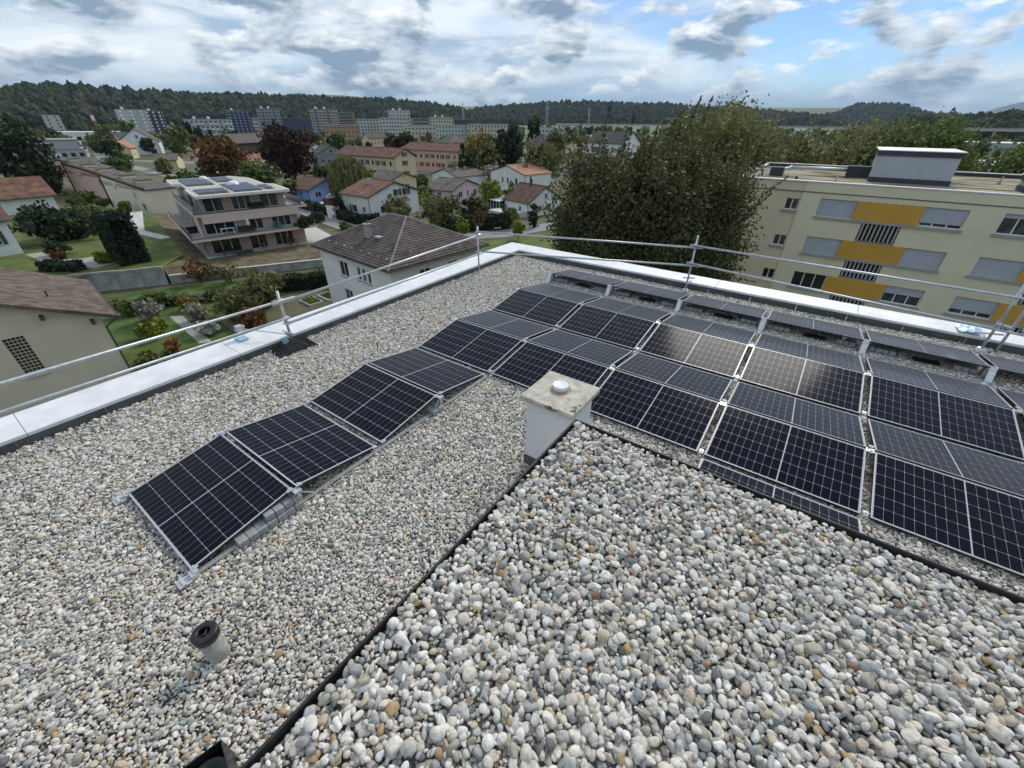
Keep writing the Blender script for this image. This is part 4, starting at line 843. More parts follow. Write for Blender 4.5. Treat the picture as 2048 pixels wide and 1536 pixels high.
def edge_house(name, label, X, Y, yw, dp, he, ri, roofmt, wins, zg, rz=0.0, ov=.6):
    """eave faces +X; (X, Y): right hand end of the eave; the house extends yw to -Y and dp to -X"""
    o = thing(name, label, 'house', (X, Y, G+zg), (0, 0, R(rz)))
    m = MB(); wall_holes(m, (-ov, -yw+ov, 0), (0, 1, 0), (1, 0, 0), yw-2*ov, 0, he-.06, [(w_[0], w_[1], w_[2], w_[3]) for w_ in wins])
    m.quad((-ov, -ov, 0), (-dp+ov, -ov, 0), (-dp+ov, -ov, he-.06), (-ov, -ov, he-.06)); m.poly([(-ov, -ov, he-.06), (-dp+ov, -ov, he-.06), (-dp/2, -ov, ri-.2)])
    m.quad((-dp+ov, -yw+ov, 0), (-ov, -yw+ov, 0), (-ov, -yw+ov, he-.06), (-dp+ov, -yw+ov, he-.06)); m.build('wall', W_WHITE, o)
    mm = MB(); slab(mm, (0, -yw, he), (0, 0, he), (-dp/2, 0, ri), (-dp/2, -yw, ri)); mm.build('roof_slope', roofmt, o)
    mm = MB(); slab(mm, (-dp, 0, he), (-dp, -yw, he), (-dp/2, -yw, ri), (-dp/2, 0, ri)); mm.build('roof_slope', roofmt, o)
    MB().tube((.05, -yw, he-.1), (.05, 0, he-.1), .07, n=8).build('gutter', 'gutter', o)
    for w_ in wins: window(o, Matrix.Translation((-ov, -yw+ov+w_[0], w_[1])) @ Matrix.Rotation(R(90), 4, 'Z'), w_[2], w_[3], shut='green' if w_[4] else None)
    return o
eh = edge_house('red_tile_house', 'white house with patchy red tile roof at the left edge, behind dark bushes', -109.5, 19.0, 16, 11, 3.2, 6.0, roofm('patchy', (0.10, 0.055, 0.042), (0.24, 0.115, 0.07)), [], 1.3)
MB().box(-6.2, -5.4, -7.6, -6.8, 5.2, 7.0).build('chimney', 'wood_brown', eh)
edge_house('white_corner_house', 'white house corner with green shutter at the far left edge beside the lawn', -74.6, 8.1, 12, 12, 4.0, 7.6, R_BROWN, [(8.6, 1.3, 1.0, 1.5, True)], 1.9)
# ---- row of shed-roofed terrace houses
mat('fascia_brown', (0.06, 0.035, 0.03), 0.8, 0.2, 3)
W_TPINK = wallm('terr_pink', (0.68, 0.48, 0.385)); W_TCREAM = wallm('terr_cream', (0.74, 0.69, 0.53))
def terrace(label, X0, X1, Y, dy, z0, z1, wm, wins, rz):
    o = thing('terrace_house', label, 'house', (X0, Y, G+.6), (0, 0, R(rz)), 'shed-roofed terrace houses'); L = X1-X0
    m = MB(); top = min(z0, z1)
    wall_holes(m, (0, 0, 0), (1, 0, 0), (0, -1, 0), L, 0, top-.3, [w_[:4] for w_ in wins])
    m.poly([(0, 0, top-.3), (L, 0, top-.3), (L, 0, z1), (0, 0, z0)]); m.quad((L, 0, 0), (L, dy, 0), (L, dy, z1), (L, 0, z1)); m.quad((0, dy, 0), (0, 0, 0), (0, 0, z0), (0, dy, z0)); m.build('wall', wm, o)
    f = MB(); f.hexa([(-.25, -.22, z0-.02), (L+.4, -.22, z1-.02), (L+.4, .15, z1-.02), (-.25, .15, z0-.02)], [(-.25, -.22, z0+.42), (L+.4, -.22, z1+.42), (L+.4, .15, z1+.42), (-.25, .15, z0+.42)]); f.build('verge_board', 'fascia_brown', o)
    MB().box(-.3, -.02, -.2, .2, 0, z0+.4).build('corner_post', 'fascia_brown', o)
    r = MB(); slab(r, (L+.4, .16, z1+.1), (L+.4, dy, z1+.1), (-.2, dy, z0+.1), (-.2, .16, z0+.1), .2); r.build('roof', R_GREYB, o)
    for (xx, w_) in ((L*.25, 1.6), (L*.6, 1.2)):
        zz = z0+(z1-z0)*xx/L; MB().box(xx, xx+w_, dy*.3, dy*.75, zz-.3, zz+.42).build('roof_light', W_TCREAM, o); MB().box(xx-.1, xx+w_+.1, dy*.28, dy*.77, zz+.422, zz+.52).build('roof_light_cover', 'fascia_brown', o)
    for w_ in wins: window(o, Matrix.Translation((w_[0], 0, w_[1])), w_[2], w_[3])
terrace('cream end wall of the terrace row with sloping brown verge and four windows', -115.9, -97.5, 27.6, 5.4, 6.0, 4.6, W_TCREAM, [(5.0, 3.9, 1.1, 1.1), (13.2, 2.9, .9, 1.0), (8.0, .9, 1.8, 1.1), (15.2, .8, 1.4, 1.3)], 3)
terrace('pink end wall of the terrace row with sloping brown verge', -147.0, -126.0, 29.0, 5.2, 6.4, 4.6, W_TPINK, [(5.4, 4.0, 2.2, 1.0), (15.0, 2.8, 1.1, 1.0)], 6)
terrace('far pink wall of the terrace row behind the first pink wall', -169.0, -147.5, 31.4, 5.0, 6.4, 5.0, W_TPINK, [], 6)
# ================================================================ yellow apartment building on the right
W_YB = wallm('facade_yellow', (0.70, 0.645, 0.465), .04); W_YB2 = wallm('facade_sand', (0.66, 0.56, 0.40), .04)
mat('panel_orange', (0.56, 0.315, 0.05), 0.75, 0.05, .8); mat('blind_grey', (0.40, 0.425, 0.46), 0.6, 0.05, 1.5); mat('slat_grey', (0.36, 0.33, 0.31), 0.85, 0.1, 3)
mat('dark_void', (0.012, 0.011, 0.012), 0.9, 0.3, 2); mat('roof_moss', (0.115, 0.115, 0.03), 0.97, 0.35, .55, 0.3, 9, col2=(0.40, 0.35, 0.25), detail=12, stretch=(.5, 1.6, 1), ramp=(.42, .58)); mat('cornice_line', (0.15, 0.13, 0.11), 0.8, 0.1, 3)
mat('box_grey', (0.44, 0.46, 0.49), 0.7, 0.05, .6); mat('bitumen', (0.055, 0.057, 0.065), 0.8, 0.2, 2)
yb = thing('yellow_apartment_block', 'pale yellow apartment block with orange panels and grey blinds on the right', 'apartment building', (0, 0, 0))
YF, YB_, XL, XR, XC = 42.0, 57.0, -1.0, 40.0, 3.86
rows = [(-2.36, 1.28), (-5.17, 1.28), (-8.0, 1.28)]
bays = [(5.18, 7.53, 11.42, 13.73), (15.43, 17.75, 21.65, 23.95), (25.7, 28.0, 31.9, 34.2)]
holes = []
for z, h in rows:
    for (a_, b_, c_, d_) in bays: holes += [(a_-XC, z, b_-a_, h), (c_-XC, z, d_-c_, h), (b_+.75-XC, z-1.47, 2.35, 1.32)]
m = MB(); wall_holes(m, (XC, YF, 0), (1, 0, 0), (0, -1, 0), XR-XC, G, .0, holes, .22); m.quad((XR, YF, G), (XR, YB_, G), (XR, YB_, 0), (XR, YF, 0)); m.build('wall', W_YB, yb)
sh_ = [(2.87-XL, z+.28, .94, .86) for z, h in rows]
m = MB(); wall_holes(m, (XL, YF+.05, 0), (1, 0, 0), (0, -1, 0), XC-XL, G, .0, sh_, .2); m.quad((XL, YB_, G), (XL, YF+.05, G), (XL, YF+.05, 0), (XL, YB_, 0)); m.quad((XR, YB_, G), (XL, YB_, G), (XL, YB_, 0), (XR, YB_, 0)); m.build('wall', W_YB2, yb)
MB().box(XC-.03, XC, YF-.01, YF+.06, G, -.02).build('expansion_joint', 'panel_orange', yb)
MB().box(XL-.02, XR, YF-.03, YF+.0, -.73, -.66).build('string_course', 'cornice_line', yb)
MB().box(XL-.06, XR+.06, YF-.06, YF+.28, .002, .07).build('parapet_cap', 'cap_metal', yb); MB().box(XL-.06, XR, YB_-.28, YB_+.06, .162, .23).build('parapet_cap', 'cap_metal', yb)
MB().box(XL-.06, XL+.24, YF+.285, YB_-.285, .002, .12).build('parapet_cap', 'cap_metal', yb); MB().box(XL, XR, YB_-.26, YB_+.03, -.3, .16).build('parapet_upstand', 'bitumen', yb)
MB().quad((XL+.1, YF+.1, -.10), (XR, YF+.1, -.10), (XR, YB_-.1, -.10), (XL+.1, YB_-.1, -.10)).build('mossy_roof', 'roof_moss', yb)
slat = MB().box(-.06, .06, -.05, .05, 0, 1.36).mesh('grille_slat', 'slat_grey')
# blind states: fraction closed, per row and bay side
BL = {(0,0,0): .93, (0,0,1): .80, (1,0,0): .98, (1,0,1): .99, (2,0,0): .0, (2,0,1): .45, (0,1,0): .22, (0,1,1): .9, (1,1,0): .99, (1,1,1): .6, (2,1,0): .72, (2,1,1): 1.0, (0,2,0): .5, (0,2,1): 1.0, (1,2,0): .8, (1,2,1): 1, (2,2,0): 1, (2,2,1): 1}
for r_, (z, h) in enumerate(rows):
    for b_i, (a_, b_, c_, d_) in enumerate(bays):
        for s_, (x0, x1) in enumerate(((a_, b_), (c_, d_))):
            w = x1-x0
            window(yb, Matrix.Translation((x0, YF+.09, z)), w, h, sill=False, mull=2, glass='glass_curtain' if (r_+b_i+s_) % 2 else 'glass')
            f = BL[(r_, b_i, s_)]
            if f > 0:
                bl = MB(); n_ = max(2, int(h*f/.085)); hh = h*f/n_
                for k in range(n_): zt = z+h-k*hh; bl.hexa([(x0+.02, YF+.10, zt-hh+.003), (x1-.02, YF+.10, zt-hh+.003), (x1-.02, YF+.13, zt-hh+.003), (x0+.02, YF+.13, zt-hh+.003)], [(x0+.02, YF+.125, zt), (x1-.02, YF+.125, zt), (x1-.02, YF+.14, zt), (x0+.02, YF+.14, zt)])
                bl.build('roller_blind', 'blind_grey', yb)
        MB().box(a_-.12, d_+.12, YF-.12, YF+.02, z-.16, z-.004).build('sill', 'sill_grey', yb)
        MB().box(b_+.002, c_-.002, YF-.04, YF-.001, z-.002, z+h+.02).build('orange_panel', 'panel_orange', yb, bevel=.01)
        gx = b_+.75
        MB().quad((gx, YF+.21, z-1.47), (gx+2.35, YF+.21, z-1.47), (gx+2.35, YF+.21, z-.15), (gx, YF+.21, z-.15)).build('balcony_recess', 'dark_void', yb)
        MB().box(gx-.01, gx+2.36, YF-.02, YF+.12, z-1.50, z-1.42).build('grille_bar', 'slat_grey', yb)
        for k in range(9):
            link('grille_slat', slat, yb, (gx+.14+k*.26, YF+.03, z-1.50))
for x, zz, w, h in sh_: window(yb, Matrix.Translation((XL+x, YF+.1, zz)), w, h, mull=1); MB().box(XL+x-.17, XL+x+w+.02, YF-.10, YF+.06, zz-.13, zz-.01).build('sill', 'sill_grey', yb)
def roofbox(x0, x1, y0, y1, zt, label_mat='box_grey', nm='roof_box'):
    MB().box(x0, x1, y0, y1, .25, zt-.4).build(nm, label_mat, yb); MB().box(x0-.06, x1+.06, y0-.06, y1+.06, -.1, .248).build('roof_box_base', 'bitumen', yb); MB().box(x0-.08, x1+.08, y0-.08, y1+.08, zt-.398, zt-.06).build('roof_box_band', 'bitumen', yb); MB().box(x0-.14, x1+.14, y0-.14, y1+.14, zt-.058, zt).build('roof_box_cap', 'cap_metal', yb)
roofbox(7.78, 12.58, 46.2, 51.5, 2.13); roofbox(18.4, 24, 47.5, 53, 2.0); roofbox(16.3, 19.0, 45.2, 46.8, .95, nm='vent_box')
MB().tube((1.2, 47.2, .22), (2.0, 49.0, .42), .14, n=10).tube((2.0, 49.0, .42), (7.7, 49.6, .42), .14, n=10).build('vent_duct', 'zinc', yb, smooth=True)
for (x, y, s) in ((1.15, 46.8, .5), (7.0, 49.4, .85)): MB().box(x-s, x+s, y-.45, y+.45, -.1, .55 if s < .6 else .75).build('duct_box', 'bitumen', yb)
for i, (x, y) in enumerate(((.3, 43), (1.6, 52.5), (2.6, 54), (5.6, 42.9), (6.6, 55), (12.4, 42.9), (16, 50.5), (19.3, 42.9))):
    m = MB(); m.poly([(x-.15, y, -.1), (x+.15, y, -.1), (x+.06, y, .42)]); m.poly([(x, y-.15, -.1), (x, y+.15, -.1), (x+.06, y, .42)]); m.tube((x+.05, y, -.1), (x+.06, y, .44), .05, n=6); m.build('roof_bracket', 'light_concrete', yb)
MB().tube((.2, 45.5, -.1), (.2, 45.5, .4), .07, n=8).tube((3.0, 43.2, -.1), (3.0, 43.2, .25), .09, n=8).build('roof_vent', 'gutter', yb)

# ================================================================ stepped modern apartment building
W_MP = wallm('modern_pink', (0.68, 0.535, 0.475), .04); W_MB_ = wallm('modern_taupe', (0.42, 0.335, 0.28), .05)
mat('deck_grey', (0.30, 0.30, 0.315), 0.8, 0.08, 2); mat('fascia_light', (0.74, 0.70, 0.65), 0.7, 0.05, 2); mat('balustrade_glass', (0.055, 0.05, 0.052), 0.15, 0.2, 2); mat('roof_gravel_pale', (0.47, 0.44, 0.39), 0.95, 0.12, 3, .3, 20); mat('pv_far', (0.055, 0.065, 0.085), 0.3, 0.25, 1.2); mat('dome_white', (0.80, 0.82, 0.82), 0.3, 0.05, 2)
mod = thing('modern_apartments', 'stepped pink modern apartment building with terraces and solar panels on its roof', 'apartment building', (-59.2, 20.5, G+.46), (0, 0, R(166.5-90)))
DY = 24.0
def mod_floor(x0, x1, y0, z0, z1, wm, wins, side=()):
    m = MB(); wall_holes(m, (x0, y0, 0), (1, 0, 0), (0, -1, 0), x1-x0, z0, z1, [(a_-x0, z_, w_, h_) for (a_, z_, w_, h_, mu) in wins], .12)
    wall_holes(m, (x0, y0, 0), (0, 1, 0), (-1, 0, 0), DY-y0, z0, z1, [(a_, z_, w_, h_) for (a_, z_, w_, h_, mu) in side], .12)
    m.quad((x1, y0, z0), (x1, DY, z0), (x1, DY, z1), (x1, y0, z1)); m.quad((x1, DY, z0), (x0, DY, z0), (x0, DY, z1), (x1, DY, z1)); m.build('wall', wm, mod)
    for (a_, z_, w_, h_, mu) in wins: window(mod, Matrix.Translation((a_, y0, z_)), w_, h_, sill=False, mull=mu)
    for (a_, z_, w_, h_, mu) in side: window(mod, Matrix.Translation((x0, y0+a_+w_, z_)) @ Matrix.Rotation(R(-90), 4, 'Z'), w_, h_, sill=False, mull=mu)
mod_floor(1.7, 14.6, 2.2, 0, 2.3, W_MB_, [(2.3, .15, 3.5, 2.0, 2), (7.0, .1, 2.2, 2.05, 1), (10.3, .1, 2.6, 2.05, 2)], [(1, .2, 1.6, 1.9, 0), (5, .2, 2.5, 1.9, 1), (10, .2, 2, 1.9, 0)])
mod_floor(1.8, 14.3, 1.9, 2.72, 5.0, W_MB_, [(2.2, 2.75, 3.6, 2.0, 2), (7.6, 2.75, 1.7, 2.0, 1), (10.5, 2.75, 2.5, 2.0, 2)], [(1, 2.8, 2.0, 1.9, 1), (5, 2.8, 1.6, 1.9, 0), (9, 2.8, 2.5, 1.9, 1), (15, 2.8, 2, 1.9, 0)])
mod_floor(2.7, 13.0, 2.3, 5.42, 7.35, W_MB_, [(3.0, 5.45, 2.3, 1.8, 1), (6.3, 5.45, 2.4, 1.8, 2), (9.8, 5.45, 2.3, 1.8, 1)], [(1.5, 5.5, 2.5, 1.8, 1), (6, 5.5, 2.5, 1.8, 1), (12, 5.5, 2.5, 1.8, 1)])
for (x0, x1, y0, z0, z1, dk) in ((.1, 16.0, .1, 2.32, 2.70, 'fascia_light'), (1.5, 15.6, 1.5, 5.02, 5.40, 'fascia_light')):
    MB().box(x0, x1, y0, DY-1, z0, z1).build('terrace_slab', W_MP, mod, bevel=.03); MB().box(x0+.15, x1-.15, y0+.15, DY-1.2, z1+.002, z1+.012).build('terrace_deck', 'deck_grey', mod)
    MB().box(x0-.03, x1+.03, y0-.03, y0+.12, z1+.002, z1+.07).build('slab_edge', 'gutter', mod)
MB().box(2.2, 13.9, 1.42, 1.56, 4.2, 5.019).build('spandrel', W_MP, mod); MB().box(1.55, 1.75, 1.6, 3.2, 2.72, 5.018).build('pier', W_MP, mod); MB().box(13.9, 14.3, 1.45, 1.88, 2.72, 5.018).build('pier', W_MP, mod)
for (y0, L, z) in ((.25, 21, 2.71), (1.7, 19, 5.41)):
    for k in range(4):
        xx = .2 if z < 3 else 1.6
        MB().box(xx, xx+.06, y0+k*L/4+.1, y0+(k+1)*L/4-.1, z, z+.95).build('balustrade', 'balustrade_glass', mod)
MB().box(15.3, 15.36, .3, 9, 2.71, 3.6).build('balustrade', 'balustrade_glass', mod); MB().box(14.9, 14.96, 1.8, 9, 5.41, 6.3).build('balustrade', 'balustrade_glass', mod)
rpts = [(2.2, .1), (13.4, .1), (13.4, 7.6), (12.4, 8.6), (12.4, 17.5), (10.6, 22.5), (1.6, 22.5), (1.6, 15.5), (2.6, 14.5), (2.6, 8.5), (2.2, 8.0)]
MB().prism(rpts, 7.36, 7.72).build('roof_slab', 'fascia_light', mod, bevel=.03); MB().prism([(6.9+(x-6.9)*.955, 11+(y-11)*.965) for x, y in rpts], 7.722, 7.74).build('roof_gravel', 'roof_gravel_pale', mod)
k_ = 0
for (x0, y0, nx, ny) in ((2.9, 1.0, 3, 5), (6.9, 1.0, 3, 9), (2.9, 11.0, 3, 8), (7.2, 13.5, 2, 6), (10.8, 1.4, 1, 5)):
    for i in range(nx):
        for j in range(ny):
            p_ = MB().box(0, 1.12, 0, 1.0, 0, .035).build('solar_module', 'pv_far', mod, loc=(x0+i*1.16, y0+j*1.08, 7.80), rot=(R(7 if j % 2 else -3), 0, 0))
for (x, y, r_) in ((8.2, 8.2, .8), (6.2, 19.0, .6)): MB().lathe([(r_*math.cos(a_), .12+r_*.7*math.sin(a_)) for a_ in np.linspace(0, math.pi/2, 6)], 16, (x, y, 7.74)).build('roof_dome', 'dome_white', mod, smooth=True)
MB().box(2.3, 2.36, 9.5, 12, 5.42, 7.2).build('terrace_screen', mat('screen_mint', (0.30, 0.40, 0.39), .3, .05), mod)
# terrace furniture
mat('teal', (0.05, 0.16, 0.17), .6); mat('wicker', (0.05, 0.035, 0.028), .9); mat('cover_black', (0.018, 0.018, 0.02), .8); mat('teak', (0.22, 0.085, 0.035), .8); mat('cloth_white', (0.7, 0.72, 0.72), .8); mat('planter_green', (0.03, 0.07, 0.05), .8)
def modp(x, y, z): return mod.matrix_basis @ Vector((x, y, z))
MB_ROT = (0, 0, R(166.5-90))
def furn_chair(x, y, z, label, m_, rz=0.0):
    o = thing('garden_chair', label, 'chair', modp(x, y, z), (0, 0, MB_ROT[2]+rz), 'garden chairs on the terraces')
    MB().box(-.25, .25, -.25, .25, .40, .45).build('seat', m_, o); MB().box(-.25, .25, .22, .27, .452, .95).build('backrest', m_, o)
    for sx_ in (-.22, .22):
        for sy_ in (-.22, .22): MB().box(sx_-.02, sx_+.02, sy_-.02, sy_+.02, 0, .399).build('leg', m_, o)
def furn_table(x, y, z, w, l, label, m_):
    o = thing('garden_table', label, 'table', modp(x, y, z), MB_ROT, 'garden tables on the terraces'); MB().box(-w/2, w/2, -l/2, l/2, .70, .74).build('table_top', m_, o)
    for sx_ in (-w/2+.06, w/2-.06):
        for sy_ in (-l/2+.06, l/2-.06): MB().box(sx_-.03, sx_+.03, sy_-.03, sy_+.03, 0, .699).build('leg', m_, o)
for i, x in enumerate((10.6, 11.2)): furn_chair(x, .95, 2.72, '%s teal garden chair on the middle terrace' % ('left', 'right')[i], 'teal', i)
furn_table(11.0, 1.3, 2.72, .9, .6, 'small teal table on the middle terrace', 'teal')
for i, x in enumerate((8.6, 11.9)): furn_chair(x, 1.6, .01, '%s teak folding chair on the ground floor patio' % ('left', 'right')[i], 'teak', .3)
furn_table(12.4, 1.5, .01, 1.0, .7, 'teak table on the ground floor patio beside the chairs', 'teak')
furn_table(4.3, 1.2, .01, 2.2, .9, 'dark dining table on the ground floor patio', 'cover_black')
furn_table(4.6, 1.2, 2.72, 1.6, .6, 'pale low table on the middle terrace before the wide window', 'cloth_white')
def lounge(x, y, z, label, m_, w=1.4):
    o = thing('lounge_sofa', label, 'sofa', modp(x, y, z), MB_ROT); MB().box(-w/2, w/2, -.35, .35, 0, .35).build('seat', m_, o, bevel=.05); MB().box(-w/2, w/2, .2, .36, .352, .75).build('backrest', m_, o, bevel=.04)
    for sx_ in (-w/2, w/2-.14): MB().box(sx_, sx_+.14, -.35, .19, .352, .58).build('armrest', m_, o, bevel=.03)
lounge(6.9, 1.2, 2.72, 'dark wicker sofa on the middle terrace beside the folded parasol', 'wicker', 2.0); lounge(9.2, 1.9, 5.42, 'dark wicker sofa on the top terrace', 'wicker', 1.7); lounge(1.2, 5.0, 2.72, 'black covered sofa on the side terrace', 'cover_black', 1.6)
o = thing('folded_parasol', 'white folded parasol standing on the middle terrace', 'parasol', modp(7.2, .95, 2.72)); MB().tube((0, 0, 0), (0, 0, 2.0), .025, n=8).build('pole', 'gutter', o); MB().lathe([(.02, 1.95), (.14, 1.5), (.2, .95), (.1, .8), (.02, .8)], 10).build('canopy', 'cloth_white', o); MB().lathe([(0, .06), (.25, .06), (.28, 0)], 12).build('base', 'gutter', o)
o = thing('barbecue', 'round black covered barbecue at the right end of the middle terrace', 'barbecue', modp(14.3, .9, 2.72)); MB().lathe([(.0, 1.02), (.25, .98), (.38, .8), (.40, .5), (.36, .1), (.34, 0)], 14).build('cover', 'cover_black', o, smooth=True); MB().lathe([(.41, .02), (.36, .0)], 14).build('hem', 'gutter', o)
for i, (x, y, z) in enumerate(((6.2, .8, .01), (13.4, .6, 2.72), (5.2, .7, .01))):
    o = thing('planter_box', ('dark planter box on the patio by the glass door', 'green planter at the right of the middle terrace', 'low dark planter box left on the patio')[i], 'planter', modp(x, y, z), MB_ROT); MB().box(-.5, .5, -.2, .2, 0, .4).build('box', 'planter_green', o); MB().box(-.46, .46, -.16, .16, .401, .42).build('soil', 'soil', o)
for i, p in enumerate(((-62.4, 18.5), (-60.6, 17.2))):
    o = thing('garden_lamp', ('round white lamp in the brown slope, nearer the building', 'round white lamp in the brown slope, nearer the wall')[i], 'lamp', (p[0], p[1], G+.35)); MB().lathe([(0.18*math.sin(a_), .2-.18*math.cos(a_)) for a_ in np.linspace(0.05, math.pi, 8)], 12).build('globe', 'dome_white', o, smooth=True); MB().tube((0, 0, -.1), (0, 0, .03), .05, n=8).build('foot', 'gutter', o)

# grey flat-roofed block and friends on the far left
W_PG = wallm('pale_grey', (0.40, 0.425, 0.42)); W_PG2 = wallm('pale_lilac', (0.46, 0.45, 0.50)); 
def flat_block(name, label, L, Rr_, dp, zt, wm, floors, cols, wmat='glass', roofmat='deck_grey', base=G, setback=0.0, win=(1.2, 1.2), cat='apartment building', group=None, balcony=None, fr=False, plant=0):
    """front edge from L to R (plan), depth dp away from the camera, flat roof at zt"""
    L = Vector((L[0], L[1])); Rr_ = Vector((Rr_[0], Rr_[1])); d = Rr_-L; w = d.length; ang = math.atan2(d.y, d.x)
    o = thing(name, label, cat, (L.x, L.y, base), (0, 0, ang), group); h = zt-base
    MB().box(0, w, 0, dp, 0, h).build('wall', wm, o); MB().box(-.15, w+.15, -.15, dp+.15, h+.01, h+.35).build('roof', roofmat, o)
    if setback: MB().box(setback, w-setback, setback*.6, dp-setback, h+.36, h+3.0).build('attic', wm, o); MB().box(setback-.5, w-setback+.5, setback*.3, dp-setback+.5, h+3.01, h+3.3).build('attic_roof', roofmat, o)
    for k in range(plant): MB().box(w*(.2+.3*k), w*(.2+.3*k)+2.2, dp*.3, dp*.3+2, h+.36, h+2.2).build('roof_plant', 'white_metal', o)
    fh = h/floors; pw = w/cols
    wm_ = MB().box(0, min(win[0], pw*.75), -.06, .0, 0, min(win[1], fh*.7)).mesh('window', wmat)
    bm_ = MB().box(0, pw*.86, -1.1, -.01, 0, .95).mesh('balcony', balcony) if balcony else None
    for i in range(floors):
        for j in range(cols):
            x = pw*(j+.5)-min(win[0], pw*.75)/2; z = fh*(i+.35)
            link('window', wm_, o, (x, 0, z))
            if balcony and (j % 3 != 1): link('balcony', bm_, o, (pw*(j+.07), 0, fh*i+.2))
    sc_ = max(1, int(dp/4))
    sm_ = MB().box(-.06+0, .0, 0, min(win[0], 1.3), 0, min(win[1], fh*.6)).mesh('window', wmat)
    for i in range(floors):
        for j in range(sc_):
            link('window', sm_, o, (-.001, dp/sc_*(j+.4), fh*(i+.35))); link('window', sm_, o, (w+.06, dp/sc_*(j+.4), fh*(i+.35)))
    return o
flat_block('grey_flats', 'pale grey three storey block with set-back attic at the left', (-183.0, 25.2), (-181.0, 36.0), 14, -6.0, W_PG, 2, 4, 'glass', 'deck_grey', setback=1.2, win=(1.1, 1.2))
flat_block('grey_flats', 'second pale grey flat-roofed block behind the first at the left', (-226, 39.8), (-223.5, 51.5), 16, -6.0, W_PG, 2, 5, setback=1.0)
flat_block('white_hall', 'long white hall with small windows at the far left', (-345, 47), (-336, 76), 20, -7.5, W_PG2, 1, 5, win=(1.4, 1.6))
flat_block('purple_roof_shed', 'low shed with dark purple roof in front of the white hall', (-300, 46), (-292, 66), 14, -8.2, W_PG2, 1, 4, roofmat='fascia_brown')
flat_block('white_warehouse', 'long low white warehouse roof under the wooded ridge', (-520, 104), (-505, 150), 30, -6.4, W_WHITE, 1, 8, roofmat='white_metal')
